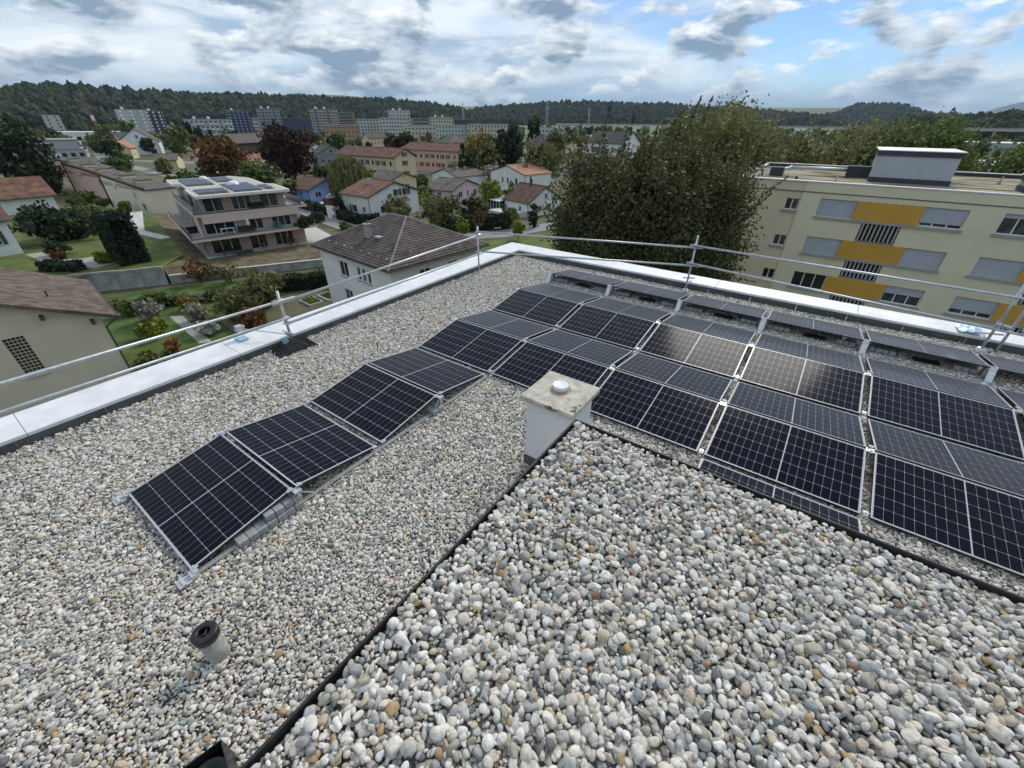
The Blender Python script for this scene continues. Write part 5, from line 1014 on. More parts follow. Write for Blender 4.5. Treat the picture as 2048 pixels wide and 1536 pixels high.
# far apartment blocks
mat('tower_dark', (0.060, 0.070, 0.085), .8, .1, .1); mat('tower_blue', (0.055, 0.075, 0.135), .8, .1, .1); mat('tower_grey', (0.25, 0.25, 0.26), .85, .1, .1); mat('tower_white', (0.52, 0.515, 0.49), .85, .05, .1); mat('tower_lightgrey', (0.42, 0.43, 0.435), .85, .06, .1)
mat('olive_band', (0.24, 0.22, 0.10), .85, .1, .1); mat('tan_block', (0.38, 0.25, 0.165), .85, .1, .1); mat('mint_block', (0.46, 0.53, 0.50), .85, .05, .1); mat('cream_block', (0.55, 0.49, 0.37), .85, .05, .1); mat('far_glass', (0.06, 0.075, 0.095), .25, .2, .2)
FAR = [
 ('apartment_tower', 'tall pale grey tower with a white window stripe in the left distance', (-533, 154), (-526, 175), 14, 10.1, 'tower_lightgrey', 8, 3, {'plant': 1, 'wmat': 'white_metal'}),
 ('apartment_tower', 'dark grey tower right of the tall pale grey tower', (-565, 186), (-560, 199), 14, 9.7, 'tower_dark', 8, 3, {'plant': 1, 'wmat': 'white_metal'}),
 ('apartment_tower', 'small white tower standing alone at the far left below the ridge', (-681, 134), (-679, 147), 12, 6.0, 'tower_white', 6, 2, {}),
 ('apartment_tower', 'dark blue tower with pale balconies in the middle distance', (-557, 259), (-549, 279), 16, 11.3, 'tower_blue', 9, 5, {'plant': 1, 'wmat': 'white_metal', 'win': (.9, .9)}),
 ('apartment_tower', 'grey tower with brown balconies right of the dark blue tower', (-527, 276), (-517, 296), 16, 13.2, 'tower_grey', 9, 6, {'plant': 2, 'balcony': 'tower_lightgrey'}),
 ('apartment_tower', 'tall grey and dark tower in the centre of the skyline left of the olive block', (-467, 300), (-451, 323), 18, 12.8, 'tower_grey', 10, 7, {'plant': 2, 'balcony': 'tower_white'}),
 ('office_block', 'olive banded office block behind the tall central tower', (-502, 356), (-490, 373), 18, 10.2, 'olive_band', 7, 1, {'win': (19, 1.7)}),
 ('office_block', 'low blue-grey office block left of the grey tower', (-639, 318), (-630, 338), 18, 4.7, 'tower_lightgrey', 4, 5, {'win': (3.4, 1.4)}),
 ('office_block', 'long dark blue office block between the two grey towers', (-626, 347), (-602, 386), 18, 4.9, 'tower_blue', 4, 12, {}),
 ('terraced_flats', 'white stepped flats with many balconies left of the dark blue tower', (-461, 178), (-449, 211), 18, 3.2, 'tower_lightgrey', 4, 10, {'balcony': 'white_metal', 'plant': 2}),
 ('brick_block', 'tan brick block with grey bands in front of the central tower', (-344, 232), (-329, 254), 16, -.2, 'tan_block', 4, 8, {'win': (1.6, .8)}),
 ('white_flats', 'white apartment block with rows of dark windows right of the tan block', (-409, 313), (-394, 333), 16, 4.2, 'tower_white', 6, 8, {}),
 ('white_flats', 'broad white apartment block below the tall white tower', (-380, 318), (-362, 339), 16, 5.4, 'tower_white', 6, 10, {}),
 ('apartment_tower', 'tall white tower with stepped top and a crane behind', (-404, 351), (-389, 368), 16, 12.0, 'tower_white', 8, 6, {'plant': 2, 'balcony': 'tower_white'}),
 ('office_block', 'grey car-park-like block with dark bands right of the white tower', (-433, 409), (-417, 427), 18, 5.1, 'tower_grey', 5, 1, {'win': (22, 1.8)}),
 ('white_flats', 'cream white block with small square windows right of the grey banded block', (-389, 397), (-370, 415), 16, 6.6, 'cream_block', 6, 9, {'plant': 2}),
 ('office_block', 'dark low block at the right end of the skyline blocks', (-411, 459), (-395, 473), 18, 4.4, 'tower_dark', 4, 4, {}),
 ('mint_flats', 'pale mint apartment block with narrow windows behind the villas', (-295, 308), (-270, 330), 16, -.2, 'mint_block', 4, 12, {'win': (.9, 1.7)}),
 ('mint_flats', 'cream and white apartment block left of the dark conifers', (-267, 319), (-240, 342), 16, .8, 'cream_block', 4, 13, {'win': (.9, 1.7)}),
 ('low_flats', 'low cream block in front of the white tower', (-328, 302), (-309, 323), 16, -1.2, 'cream_block', 3, 9, {}),
 ('white_flats', 'white flats seen between the two tall poplars', (-205, 322), (-182, 336), 14, -1.5, 'tower_white', 3, 9, {}),
 ('low_shed', 'low white shed with dark roof on the plain right of the poplars', (-150, 330), (-118, 342), 16, -6.5, 'tower_white', 1, 8, {'roofmat': 'tower_dark'}),
]
for (nm, lb, L, Rr_, dp, zt, wm, fl, co, kw) in FAR:
    kw = dict(kw); kw.setdefault('wmat', 'far_glass'); kw.setdefault('win', (1.4, 1.4))
    flat_block(nm, lb, L, Rr_, dp, zt, wm, fl, co, **kw)
# ================================================================ vegetation
def leaf(n, *c): return leaf_mat('leaf_'+n, c)
leaf('green', (0.040, 0.068, 0.020), (0.100, 0.148, 0.040), (0.188, 0.238, 0.069)); leaf('dark', (0.018, 0.031, 0.018), (0.037, 0.062, 0.028), (0.072, 0.099, 0.044)); leaf('olive', (0.072, 0.083, 0.032), (0.169, 0.178, 0.068), (0.297, 0.288, 0.119))
leaf('lime', (0.096, 0.136, 0.019), (0.209, 0.256, 0.038), (0.337, 0.344, 0.064)); leaf('purple', (0.017, 0.008, 0.008), (0.049, 0.023, 0.018), (0.108, 0.051, 0.031)); leaf('brown', (0.069, 0.038, 0.018), (0.164, 0.087, 0.031), (0.260, 0.138, 0.052))
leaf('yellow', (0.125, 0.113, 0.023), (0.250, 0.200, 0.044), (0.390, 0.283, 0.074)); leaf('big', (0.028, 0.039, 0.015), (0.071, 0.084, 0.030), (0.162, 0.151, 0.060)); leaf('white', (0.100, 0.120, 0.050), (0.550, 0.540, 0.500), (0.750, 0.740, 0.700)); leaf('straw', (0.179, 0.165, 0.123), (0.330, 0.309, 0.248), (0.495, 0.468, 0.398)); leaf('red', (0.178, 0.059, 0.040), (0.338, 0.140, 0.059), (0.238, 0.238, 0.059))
mat('hedge_inner_shade', (0.012, 0.016, 0.008), .95, .3); mat('bark', (0.085, 0.068, 0.052), 0.95, 0.3, 3, 0.6, 14); mat('bark_pale', (0.30, 0.28, 0.25), 0.9, 0.3, 3, 0.5, 14)
def leaves(cent, size, rs_, flat=.6, up_=0.0, asp=.62):
    """one small quad per centre"""
    n = len(cent); a = rs_.normal(size=(n, 3)); a /= np.linalg.norm(a, axis=1)[:, None]
    b = rs_.normal(size=(n, 3)); b[:, 2] += up_; b -= a*np.sum(a*b, 1)[:, None]; b /= np.linalg.norm(b, axis=1)[:, None]+1e-9
    s = (size*rs_.uniform(.6, 1.35, n))[:, None]
    return np.stack([cent-a*s*asp, cent-b*s*.55+a*s*.1, cent+a*s*asp, cent+b*s*.9], 1)
def crown_points(kind, h, r, z0, n, rs_, ncl):
    """clumped leaf centres filling a crown from z0 to h"""
    H = h-z0
    if kind == 'column':
        t = rs_.beta(1.3, 1.5, ncl); rr = r*np.clip(np.sin(np.pi*np.clip(t*.86+.10, 0, 1))**.6, .12, 1); an = rs_.uniform(0, 2*np.pi, ncl); q = rr*np.sqrt(rs_.uniform(.25, 1, ncl))*.85
        c = np.stack([q*np.cos(an), q*np.sin(an), z0+t*H], 1); cr = r*.34*np.ones(ncl)
    elif kind == 'cone':
        t = rs_.beta(1.0, 1.7, ncl); rr = r*(1-t)+.05*r; an = rs_.uniform(0, 2*np.pi, ncl); q = rr*np.sqrt(rs_.uniform(.2, 1, ncl)); tier = (np.round(t*9)/9)*.75+t*.25
        c = np.stack([q*np.cos(an), q*np.sin(an), z0+tier*H-q*.25], 1); cr = (.10+.16*(1-t))*r+.05
    elif kind == 'box':
        c = None; cr = None
    else:
        u = rs_.normal(size=(ncl, 3)); u /= np.linalg.norm(u, axis=1)[:, None]; q = rs_.uniform(.30, 1.0, ncl)**.55
        lob = 1+.16*np.sin(3*np.arctan2(u[:, 1], u[:, 0])+rs_.uniform(0, 6))+.10*rs_.normal(size=ncl)
        c = u*q[:, None]*lob[:, None]*np.array([r*.86, r*.86, H*.47]); c[:, 2] += z0+H*.5; cr = (.27+.14*rs_.random(ncl))*min(r, H*.6)
    k = rs_.integers(0, ncl, n); g = rs_.normal(size=(n, 3)); g /= np.linalg.norm(g, axis=1)[:, None]; g *= (rs_.uniform(.15, 1, n)**.5)[:, None]
    p = c[k]+g*cr[k][:, None]*np.array([1, 1, .8]); tn = np.clip(rs_.normal(.45, .16, ncl)[k]+rs_.normal(0, .14, n), 0, 1)
    return p, tn, c
_trees = {}
def tree(name, label, loc, h, r, kind='round', lf='green', D=100, z0=None, seed=None, cat='tree', group=None, dens=1.0, trunk='bark', share=None):
    o = thing(name, label, cat, loc, (0, 0, 0), group); seed = seed if seed is not None else len(_trees)+11; _trees[label] = 1
    rs_ = np.random.default_rng(seed); z0 = (h*.22 if kind == 'round' else .25) if z0 is None else z0
    s = max(.12, D*.0044); area = 2*math.pi*r*(h-z0)*.8; n = int(np.clip(dens*3.3*area/(s*s), 300, 30000)); ncl = int(np.clip(34+r*r*(h-z0)*.5, 36, 130))
    p, tn, c = crown_points(kind, h, r, z0, n, rs_, ncl)
    p[:, 2] = np.maximum(p[:, 2], .05)
    link('crown', quads_mesh('crown', leaves(p, s, rs_), 'leaf_'+lf, tn), o)
    tr_ = max(.06, r*.06); m = MB(); top = z0+(h-z0)*(.55 if kind == 'round' else .9)
    m.tube((0, 0, -.05), (0, 0, z0+.1), tr_*1.3, tr_, n=7, caps=False); m.tube((0, 0, z0+.1), (rs_.normal()*.05*r, rs_.normal()*.05*r, top), tr_, tr_*.3, n=6, caps=False)
    if kind == 'round':
        for i in range(min(7, ncl)): q = c[i]; m.tube((0, 0, z0+(q[2]-z0)*.25), tuple(q), tr_*.55, tr_*.15, n=5, caps=False)
    m.build('trunk', trunk, o, smooth=True); return o
def hedge(label, a, b, w, h, lf='dark', D=80, z=0.0, name='hedge', cat='hedge'):
    a = Vector(a); b = Vector(b); d = b-a; L = d.length; o = thing(name, label, cat, (a.x, a.y, G+z), (0, 0, math.atan2(d.y, d.x)))
    rs_ = np.random.default_rng(int(abs(a.x*31+b.y*17))+5); s = max(.10, D*.0036); n = int(np.clip(2.2*(L*h*2+L*w+w*h*2)/(s*s), 300, 14000))
    f = rs_.random(n); p = np.zeros((n, 3)); A = np.array([L*h, L*h, L*w, w*h, w*h]); k = rs_.choice(5, n, p=A/A.sum())
    u = rs_.random(n); v = rs_.random(n)
    p[:, 0] = np.where(k < 3, u*L, np.where(k == 3, 0, L)); p[:, 1] = np.where(k == 0, -w/2, np.where(k == 1, w/2, (v-.5)*w)); p[:, 2] = np.where(k == 2, h, np.where(k < 2, v*h, u*h))
    p += rs_.normal(0, .07, (n, 3)); p[:, 2] = np.maximum(p[:, 2]+.10*np.sin(p[:, 0]*1.9)*(p[:, 2] > h*.6), .03)
    link('foliage', quads_mesh('foliage', leaves(p, s, rs_), 'leaf_'+lf, np.clip(rs_.normal(.42, .2, n), 0, 1)), o)
    MB().box(.08, L-.08, -w/2+.08, w/2-.08, 0, h-.08).build('dark_core', 'hedge_inner_shade', o); return o  # solid near-black box inside the leaves; the hedge's inner shade is its colour

# ---- the large tree in front of the yellow block: several leaders, swept tips
bt = thing('large_tree', 'large loose-crowned tree between our roof and the yellow block', 'tree', (-3.9, 28.4, G))
rs_ = np.random.default_rng(21); segs = MB(); pts = []; tns = []
def limb(p, d, L, r, lev):
    p = Vector(p); d = Vector(d).normalized(); n = 4
    for i in range(n):
        q = p+d*L/n; segs.tube(p, q, r*(1-i/n*.6), r*(1-(i+1)/n*.6), n=6 if lev < 2 else 4, caps=False) if lev < 4 and q.z < 14.2 and math.hypot(q.x, q.y) < 5.6 else None
        if lev >= 1:
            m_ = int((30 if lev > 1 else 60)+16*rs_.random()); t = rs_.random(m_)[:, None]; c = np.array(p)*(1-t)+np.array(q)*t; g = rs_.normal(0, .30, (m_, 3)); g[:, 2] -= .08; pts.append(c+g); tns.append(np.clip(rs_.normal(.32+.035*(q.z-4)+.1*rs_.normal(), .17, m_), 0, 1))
        p = q; d = (d+Vector(rs_.normal(0, .12, 3))+Vector((.02, .0, .10 if lev < 3 else .06))).normalized()
        if lev < 4 and (i > 0 or lev > 0):
            for b_ in range(2 if lev < 3 else 1):
                s_ = Vector(rs_.normal(0, 1, 3)); s_ = (s_-d*s_.dot(d)).normalized(); limb(p, d*.62+s_*.78+Vector((0, 0, .10)), L*rs_.uniform(.50, .72), r*.42, lev+1)
segs.tube((0, 0, -.1), (0, 0, 1.6), .42, .36, n=10, caps=False)
for k in range(7):
    a_ = k*2*math.pi/7+.4; sp = .55 if k % 2 else .30
    limb((0, 0, 1.5), (math.cos(a_)*sp, math.sin(a_)*sp, 1), 6.6+rs_.random()*1.6, .20, 0)
P_ = np.concatenate(pts); T_ = np.concatenate(tns)
an_ = np.arctan2(P_[:, 1], P_[:, 0]); lobe = .75*np.sin(3*an_+.7)+.55*np.sin(5*an_+P_[:, 2]*.5)+.4*np.sin(9*an_-P_[:, 2]*.9)
keep = (np.hypot(P_[:, 0], P_[:, 1]) < 5.8+lobe+.35*rs_.normal(size=len(P_))) & (P_[:, 2] > .4) & (P_[:, 2] < 14.6+.9*np.sin(P_[:, 0]*1.3)+.8*np.sin(P_[:, 0]*3.1+P_[:, 1]*2.2)+.4*rs_.normal(size=len(P_)))
P_ = P_[keep]; T_ = T_[keep]
if len(P_) > 240000: k = rs_.choice(len(P_), 240000, False); P_ = P_[k]; T_ = T_[k]
# upswept feathery shoots breaking the outline
cand = P_[(P_[:, 2] > 9.5) | (np.hypot(P_[:, 0], P_[:, 1]) > 5.2)]; cand = cand[rs_.choice(len(cand), 150, False)]
for c_ in cand:
    hgt = c_[2] > 9.5; dv = np.array([c_[0]*.10+.25, c_[1]*.10, 1.0]) if hgt else np.array([c_[0]*.18+.1, c_[1]*.18, .25]); dv = dv/np.linalg.norm(dv)+rs_.normal(0, .16, 3); L = rs_.uniform(1.0, 2.8 if hgt else 1.8); m_ = int(L*26); t = np.linspace(0, 1, m_)
    sp = c_+np.outer(t*L, dv)+np.outer(t*t*L*.3, np.array([.25, 0, -.1 if hgt else -.5]))+rs_.normal(0, .10, (m_, 3))*(1.15-t)[:, None]
    P_ = np.concatenate([P_, sp]); T_ = np.concatenate([T_, np.clip(rs_.normal(.55, .18, m_), 0, 1)]); segs.tube(tuple(c_), tuple(c_+dv*L*.8), .018, .006, n=3, caps=False)
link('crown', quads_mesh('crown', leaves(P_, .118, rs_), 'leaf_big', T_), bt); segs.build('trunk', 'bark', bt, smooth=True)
BIGN = len(P_)

def upright(label, loc, h, r, lf, seed, nb=16, trunk='bark', ns=55, size=.23, lean=(0.0, 0.0)):
    """tree with visible rising branches carrying leaf sprays"""
    o = thing('park_tree', label, 'tree', loc, (0, 0, 0), 'trees behind the yellow block'); rs_ = np.random.default_rng(seed); m = MB(); pp_ = []; tt = []
    m.tube((0, 0, 0), (lean[0]*.3, 0, h*.35), r*.07, r*.055, n=7, caps=False)
    for k in range(nb):
        t = rs_.uniform(.12, .55); p = Vector((lean[0]*t, lean[1]*t, h*t)); a_ = rs_.uniform(0, 6.28); d = Vector((math.cos(a_)*.55, math.sin(a_)*.55, 1.0)); L = h*(1-t)*rs_.uniform(.75, 1.02)*(1-.25*rs_.random()); n = 6; rad = r*.035
        for i in range(n):
            q = p+d.normalized()*L/n; m.tube(p, q, rad*(1-i/n*.8), rad*(1-(i+1)/n*.8), n=5, caps=False)
            mm_ = int(ns*2.6*(1-.45*i/n)); tq = rs_.random(mm_)[:, None]; sp = r*.34*(1-.55*i/n)
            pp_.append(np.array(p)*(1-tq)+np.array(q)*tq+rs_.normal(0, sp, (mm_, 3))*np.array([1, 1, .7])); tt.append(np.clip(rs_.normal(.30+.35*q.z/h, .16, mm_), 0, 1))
            p = q; d = d+Vector(rs_.normal(0, .12, 3))+Vector((lean[0]*.02, 0, .08)); d.x *= .97; d.y *= .97
    P = np.concatenate(pp_); P[:, 2] = np.maximum(P[:, 2], .1)
    link('crown', quads_mesh('crown', leaves(P, size, rs_), 'leaf_'+lf, np.concatenate(tt)), o); m.build('trunk', trunk, o, smooth=True)
for i, (lb, x, y, h, r, lf, nb, ns, tk) in enumerate((
  ('olive green tree at the left end behind the yellow block roof', -6.5, 64, 15.6, 3.6, 'olive', 18, 70, 'bark'), ('tall yellowish tree rising behind the large tree, right side', -6.9, 54, 17.0, 2.9, 'olive', 16, 46, 'bark'),
  ('dense green tree behind the duct on the yellow block roof', -1.6, 76, 11.8, 3.4, 'green', 18, 70, 'bark'), ('green tree with pale bare stems left of the grey roof box', 3.6, 69, 14.6, 3.2, 'olive', 18, 46, 'bark_pale'),
  ('birch with long bare pale twigs left of the grey roof box', 4.6, 66, 18.9, 2.3, 'olive', 14, 9, 'bark_pale'), ('olive tree directly behind the grey roof box', 8.2, 72, 15.6, 3.8, 'olive', 20, 75, 'bark'),
  ('dark green tree behind the right part of the grey roof box', 11.4, 70, 15.2, 3.5, 'green', 20, 75, 'bark'), ('yellow-green tree right of the grey roof box', 13.6, 74, 14.2, 3.4, 'lime', 18, 60, 'bark'),
  ('tall thin tree with bare twigs above the grey roof box', 12.0, 66, 17.6, 2.0, 'olive', 13, 10, 'bark'), ('brown-leaved tree before the white hall at the right edge', 17.0, 70, 9.8, 3.0, 'brown', 16, 55, 'bark'),
  ('dark tree at the right edge behind the small roof box', 22.5, 66, 13.6, 3.6, 'green', 20, 75, 'bark'), ('low bushy tree between the yellow block and the large tree', -5.6, 60, 11.4, 3.4, 'green', 18, 70, 'bark'))):
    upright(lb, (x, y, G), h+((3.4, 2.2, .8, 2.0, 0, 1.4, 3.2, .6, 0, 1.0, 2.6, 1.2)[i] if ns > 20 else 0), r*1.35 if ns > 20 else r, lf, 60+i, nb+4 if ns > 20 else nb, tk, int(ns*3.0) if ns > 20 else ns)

T = [
 ('beech_tree', 'tall purple-leaved beech in the middle of the town', (-116.2, 68.6), 15.6, 7.2, 'round', 'purple', 140, {}),
 ('maple_tree', 'wide brown-orange tree left of the purple beech', (-132.3, 58.4), 12.0, 6.6, 'round', 'brown', 150, {}),
 ('garden_tree', 'round green tree in front of the purple beech', (-100.4, 51.2), 8.6, 4.2, 'round', 'green', 118, {}),
 ('garden_tree', 'yellow-green tree at the right end of the long cream house wall', (-88.3, 71.1), 6.6, 1.9, 'round', 'yellow', 118, {}),
 ('garden_tree', 'small straw-coloured tree behind the blue bungalow', (-98.0, 56.5), 4.6, 1.6, 'round', 'olive', 112, {}),
 ('willow_tree', 'large yellow willow beside the salmon apartment house', (-95.6, 123.6), 12.8, 5.4, 'round', 'yellow', 160, {}),
 ('willow_tree', 'green lower willow in front of the large yellow willow', (-87.1, 117.6), 10.4, 3.8, 'round', 'olive', 150, {}),
 ('conifer', 'narrow dark cypress left of the broad dark conifer', (-83.9, 120.1), 14.9, 1.5, 'column', 'dark', 150, {}),
 ('conifer', 'broad dark conifer behind the orange-roofed white house', (-83.7, 126.4), 15.7, 4.0, 'round', 'dark', 155, dict(z0=1.5)),
 ('poplar', 'left one of two tall narrow poplars', (-120.0, 192.4), 18.1, 1.6, 'column', 'dark', 230, {}), ('poplar', 'right one of two tall narrow poplars', (-116.0, 191.7), 17.0, 1.7, 'column', 'dark', 228, {}),
 ('poplar', 'taller thin poplar behind the two poplars', (-122.0, 200), 20.5, 1.3, 'column', 'olive', 240, {}),
 ('garden_tree', 'big olive round tree left of the large loose tree', (-59.9, 106.2), 11.4, 5.6, 'round', 'olive', 125, {}), ('garden_tree', 'pale olive tree behind the big olive round tree', (-89.3, 164.3), 13.4, 4.9, 'round', 'olive', 190, {}),
 ('garden_tree', 'dark maroon tree left of the white villa', (-137.5, 124.6), 11.6, 2.8, 'round', 'purple', 190, {}), ('garden_tree', 'very dark green tree beside the white pyramid-roofed villa', (-142.3, 134.2), 12.6, 3.9, 'round', 'dark', 200, {}),
 ('garden_tree', 'round dark green tree in front of the tan brick block', (-207.9, 148), 11.4, 4.4, 'round', 'green', 260, {}), ('conifer', 'slim dark cypress before the salmon apartment house', (-86.8, 104.8), 10.9, 1.1, 'column', 'dark', 140, {}),
 ('garden_tree', 'small dark tree right of the slim cypress', (-86.2, 108), 8.9, 1.9, 'round', 'dark', 142, {}), ('shrub', 'lime green bush right of the pink house', (-54.5, 77.1), 5.4, 2.9, 'round', 'lime', 98, dict(z0=.2)),
 ('shrub', 'smaller lime green bush below the orange-roofed house', (-50.0, 78.0), 5.2, 1.6, 'round', 'lime', 96, dict(z0=.2)), ('fruit_tree', 'wide leafy orchard tree before the pink house', (-49.6, 55.8), 5.3, 4.0, 'round', 'olive', 78, dict(z0=.8)),
 ('conifer', 'small dark cypress before the pink house', (-46.9, 60), 4.4, .95, 'column', 'dark', 80, {}), ('fruit_tree', 'reddish green small tree right of the small cypress', (-46.4, 63), 5.4, 1.9, 'round', 'olive', 82, dict(z0=.6)),
 ('topiary', 'round clipped red-brown ball tree by the lane hedge', (-39.9, 54.8), 3.7, 1.1, 'round', 'brown', 71, dict(z0=1.5)), ('fruit_tree', 'sparse fruit tree in front of the white house with black shutters', (-57, 52.6), 4.6, 2.5, 'round', 'olive', 82, dict(z0=.9)),
 ('spruce', 'young spruce at the street in front of the blue bungalow', (-71, 50.6), 5.5, 1.5, 'cone', 'dark', 92, {}), ('shrub', 'rounded dark clipped bush at the cottage gate', (-36.8, 66.6), 4.0, 1.0, 'column', 'dark', 70, {}),
 ('shrub', 'dense green bush left of the cottage gate', (-39.8, 63.2), 3.6, 1.7, 'round', 'green', 72, dict(z0=.1)), ('shrub', 'olive bush right of the cottage gate', (-34.0, 72), 3.4, 1.5, 'round', 'olive', 75, dict(z0=.1)),
 ('pine_tree', 'very dark tall tree cut by the left edge of the picture', (-150.0, 23.0), 16.2, 6.0, 'round', 'dark', 150, dict(z0=1.0)),
 ('shrub', 'big dark spreading bush on the lawn before the red-roofed house', (-80.0, 12.0), 4.2, 4.3, 'round', 'dark', 88, dict(z0=.05, zb=1.9)), ('shrub', 'olive bush right of the big dark bush on the lawn', (-83.5, 16.2), 3.6, 2.6, 'round', 'olive', 92, dict(z0=.05, zb=1.9)),
 ('topiary', 'dark round clipped bush on the lawn', (-70.4, 9.9), 1.6, 1.15, 'round', 'dark', 80, dict(z0=.05, zb=1.9)), ('topiary', 'small brownish clipped ball in front of the dark round bush', (-68.2, 9.4), 1.05, .7, 'round', 'brown', 78, dict(z0=.05, zb=1.9)),
 ('shrub', 'small golden bush on the stone path at the old wall', (-61.9, 12.1), 1.2, .9, 'round', 'lime', 70, dict(z0=.05, zb=1.9)), ('shrub', 'yellow-green bush at the foot of the cream terrace wall', (-103.5, 26.3), 2.4, 1.0, 'round', 'lime', 112, dict(z0=.1, zb=.6)),
 ('garden_tree', 'dark bushy tree behind the terrace roofs, left one', (-128, 46), 5.0, 3.6, 'round', 'green', 140, dict(z0=.3)), ('garden_tree', 'dark bushy tree behind the terrace roofs, right one', (-112, 44.5), 5.4, 3.4, 'round', 'dark', 126, dict(z0=.3)), ('garden_tree', 'olive bushy tree behind the stepped apartments', (-98, 42.5), 5.2, 3.2, 'round', 'olive', 112, dict(z0=.3)),
 ('shrub', 'dark green bush before the pink terrace wall, left', (-118, 22.6), 2.0, 1.7, 'round', 'green', 125, dict(z0=.1, zb=1)), ('shrub', 'dark green bush before the pink terrace wall, right', (-122, 25.8), 2.2, 1.8, 'round', 'green', 130, dict(z0=.1, zb=1)),
 ('shrub', 'yellowing bush beside the brown corner post of the cream terrace wall', (-116.5, 26.2), 1.7, 1.3, 'round', 'olive', 125, dict(z0=.1, zb=.8)), ('shrub', 'bright green tree behind the red patchy roof', (-152, 25.5), 4.0, 3.0, 'round', 'green', 155, dict(z0=.3)),
 ('spiky_shrub', 'grey silvery tuft bush on the garden lawn', (-43.5, 9.9), 1.9, 1.25, 'round', 'straw', 51, dict(z0=.1)), ('spiky_shrub', 'pale tan tuft bush beside the garden path', (-39.9, 12.6), 1.7, 1.0, 'round', 'straw', 48, dict(z0=.1)),
 ('shrub', 'yellow-green leafy bush in the middle of the garden lawn', (-39.2, 8.9), 1.7, 1.3, 'round', 'lime', 47, dict(z0=.1)), ('shrub', 'small reddish bush on the garden lawn', (-35, 8.7), 1.0, .75, 'round', 'red', 43, dict(z0=.05)),
 ('flower_bush', 'white flowering bush beside the garden path', (-35.9, 11.6), 1.3, 1.0, 'round', 'white', 44, dict(z0=.1)), ('shrub', 'orange-flowered bush by the garden bench', (-43.6, 13.2), 1.4, .9, 'round', 'yellow', 50, dict(z0=.1)),
 ('fruit_tree', 'bushy fruit tree in the garden behind the rail post', (-36.9, 15.2), 3.2, 2.4, 'round', 'olive', 47, dict(z0=.3)), ('fruit_tree', 'second bushy fruit tree in the garden, nearer the raised beds', (-38.6, 18.2), 3.6, 2.3, 'round', 'olive', 50, dict(z0=.3)),
 ('shrub', 'brown-green bush near the parapet in the garden', (-33.5, 14.6), 2.2, 1.6, 'round', 'brown', 43, dict(z0=.1)), ('shrub', 'round green bush at the left end of the garden hedge', (-46.8, 9.2), 1.3, 1.0, 'round', 'green', 53, dict(z0=.05)),
 ('shrub', 'yellowish bush beside the beige house corner', (-31.2, 5.9), 2.4, .9, 'round', 'olive', 38, dict(z0=.05)), ('shrub', 'dark low bush below the left parapet in the garden', (-31.5, 7.6), 1.2, 1.1, 'round', 'dark', 40, dict(z0=.05)),
 ('shrub', 'green fern-like bush before the garden bench', (-46.4, 11.4), 1.8, 1.2, 'round', 'green', 53, dict(z0=.05)), ('sapling', 'thin reddish sapling at the low garden wall', (-51.6, 17.6), 2.8, 1.6, 'round', 'brown', 60, dict(z0=.3, dens=.35)),
 ('sapling', 'thin bare sapling on the bright lawn strip', (-48.6, 19.6), 2.6, 1.4, 'round', 'olive', 58, dict(z0=.3, dens=.3)), ('shrub', 'leafy green bush below the right parapet rail', (-14.5, 27.0), 3.2, 2.6, 'round', 'olive', 36, dict(z0=.1)),
 ('shrub', 'yellow-green bush below the roof corner', (-20.5, 36.0), 2.8, 2.2, 'round', 'lime', 46, dict(z0=.1)), ('sapling', 'young yellowish tree on the grass beside the lane', (-33.6, 57.2), 3.0, 1.0, 'round', 'lime', 70, dict(z0=.5)),
 ('sapling', 'young tree with guard post at the lane', (-41.5, 52.6), 3.2, .9, 'round', 'lime', 71, dict(z0=.5)), ('garden_tree', 'round green tree left of the round dark tree in the distance', (-232, 150), 10.4, 5.0, 'round', 'green', 285, {}),
 ('garden_tree', 'dark tree behind the purple beech, right side', (-196, 118), 11.0, 3.6, 'round', 'dark', 232, {}), ('garden_tree', 'leafy tree group right of the purple beech', (-222, 136), 10.4, 4.6, 'round', 'green', 262, {}),
 ('garden_tree', 'green tree left of the farmhouse', (-313.8, 82.1), 14, 4.6, 'round', 'olive', 330, {}), ('garden_tree', 'tree in front of the tall pale grey tower', (-397, 118.7), 14.6, 5.4, 'round', 'green', 420, {}),
 ('garden_tree', 'olive tree behind the farmhouse', (-304.3, 112.8), 13.2, 5.0, 'round', 'olive', 330, {}), ('conifer', 'dark conifer right of the farmhouse, left one of three', (-316.3, 123.5), 13.8, 2.4, 'column', 'dark', 345, {}),
 ('conifer', 'dark conifer right of the farmhouse, middle one of three', (-310, 125.6), 12.4, 2.9, 'round', 'dark', 340, {}), ('conifer', 'dark conifer right of the farmhouse, right one of three', (-289.6, 123.1), 13.3, 2.8, 'cone', 'dark', 320, {}),
 ('garden_tree', 'grey-green tree behind the right barn', (-258, 142), 9.6, 4.6, 'round', 'olive', 295, {}), ('garden_tree', 'silvery bush tree before the salmon apartment house', (-93.0, 108.0), 6.0, 2.6, 'round', 'straw', 140, dict(dens=.8)),
 ('garden_tree', 'dark round tree in front of the salmon apartment house door', (-88, 111), 5.0, 1.8, 'round', 'green', 140, {}), ('garden_tree', 'grey-brown bare bush behind the white bungalow', (-78, 108), 5.6, 3.0, 'round', 'straw', 135, dict(dens=.5)),
 ('garden_tree', 'mid green bush left of the white bungalow', (-87, 88), 4.0, 2.4, 'round', 'green', 128, {}), ('shrub', 'olive bush between the cream house and the pink house', (-74, 76), 3.2, 2.2, 'round', 'olive', 110, dict(z0=.1)),
 ('shrub', 'yellow-green shrub beside the pink house wall', (-70.5, 73.0), 2.2, 1.6, 'round', 'lime', 105, dict(z0=.1)), ('garden_tree', 'green bush behind the blue bungalow, right side', (-92, 70), 4.6, 2.2, 'round', 'green', 122, dict(z0=.3)),
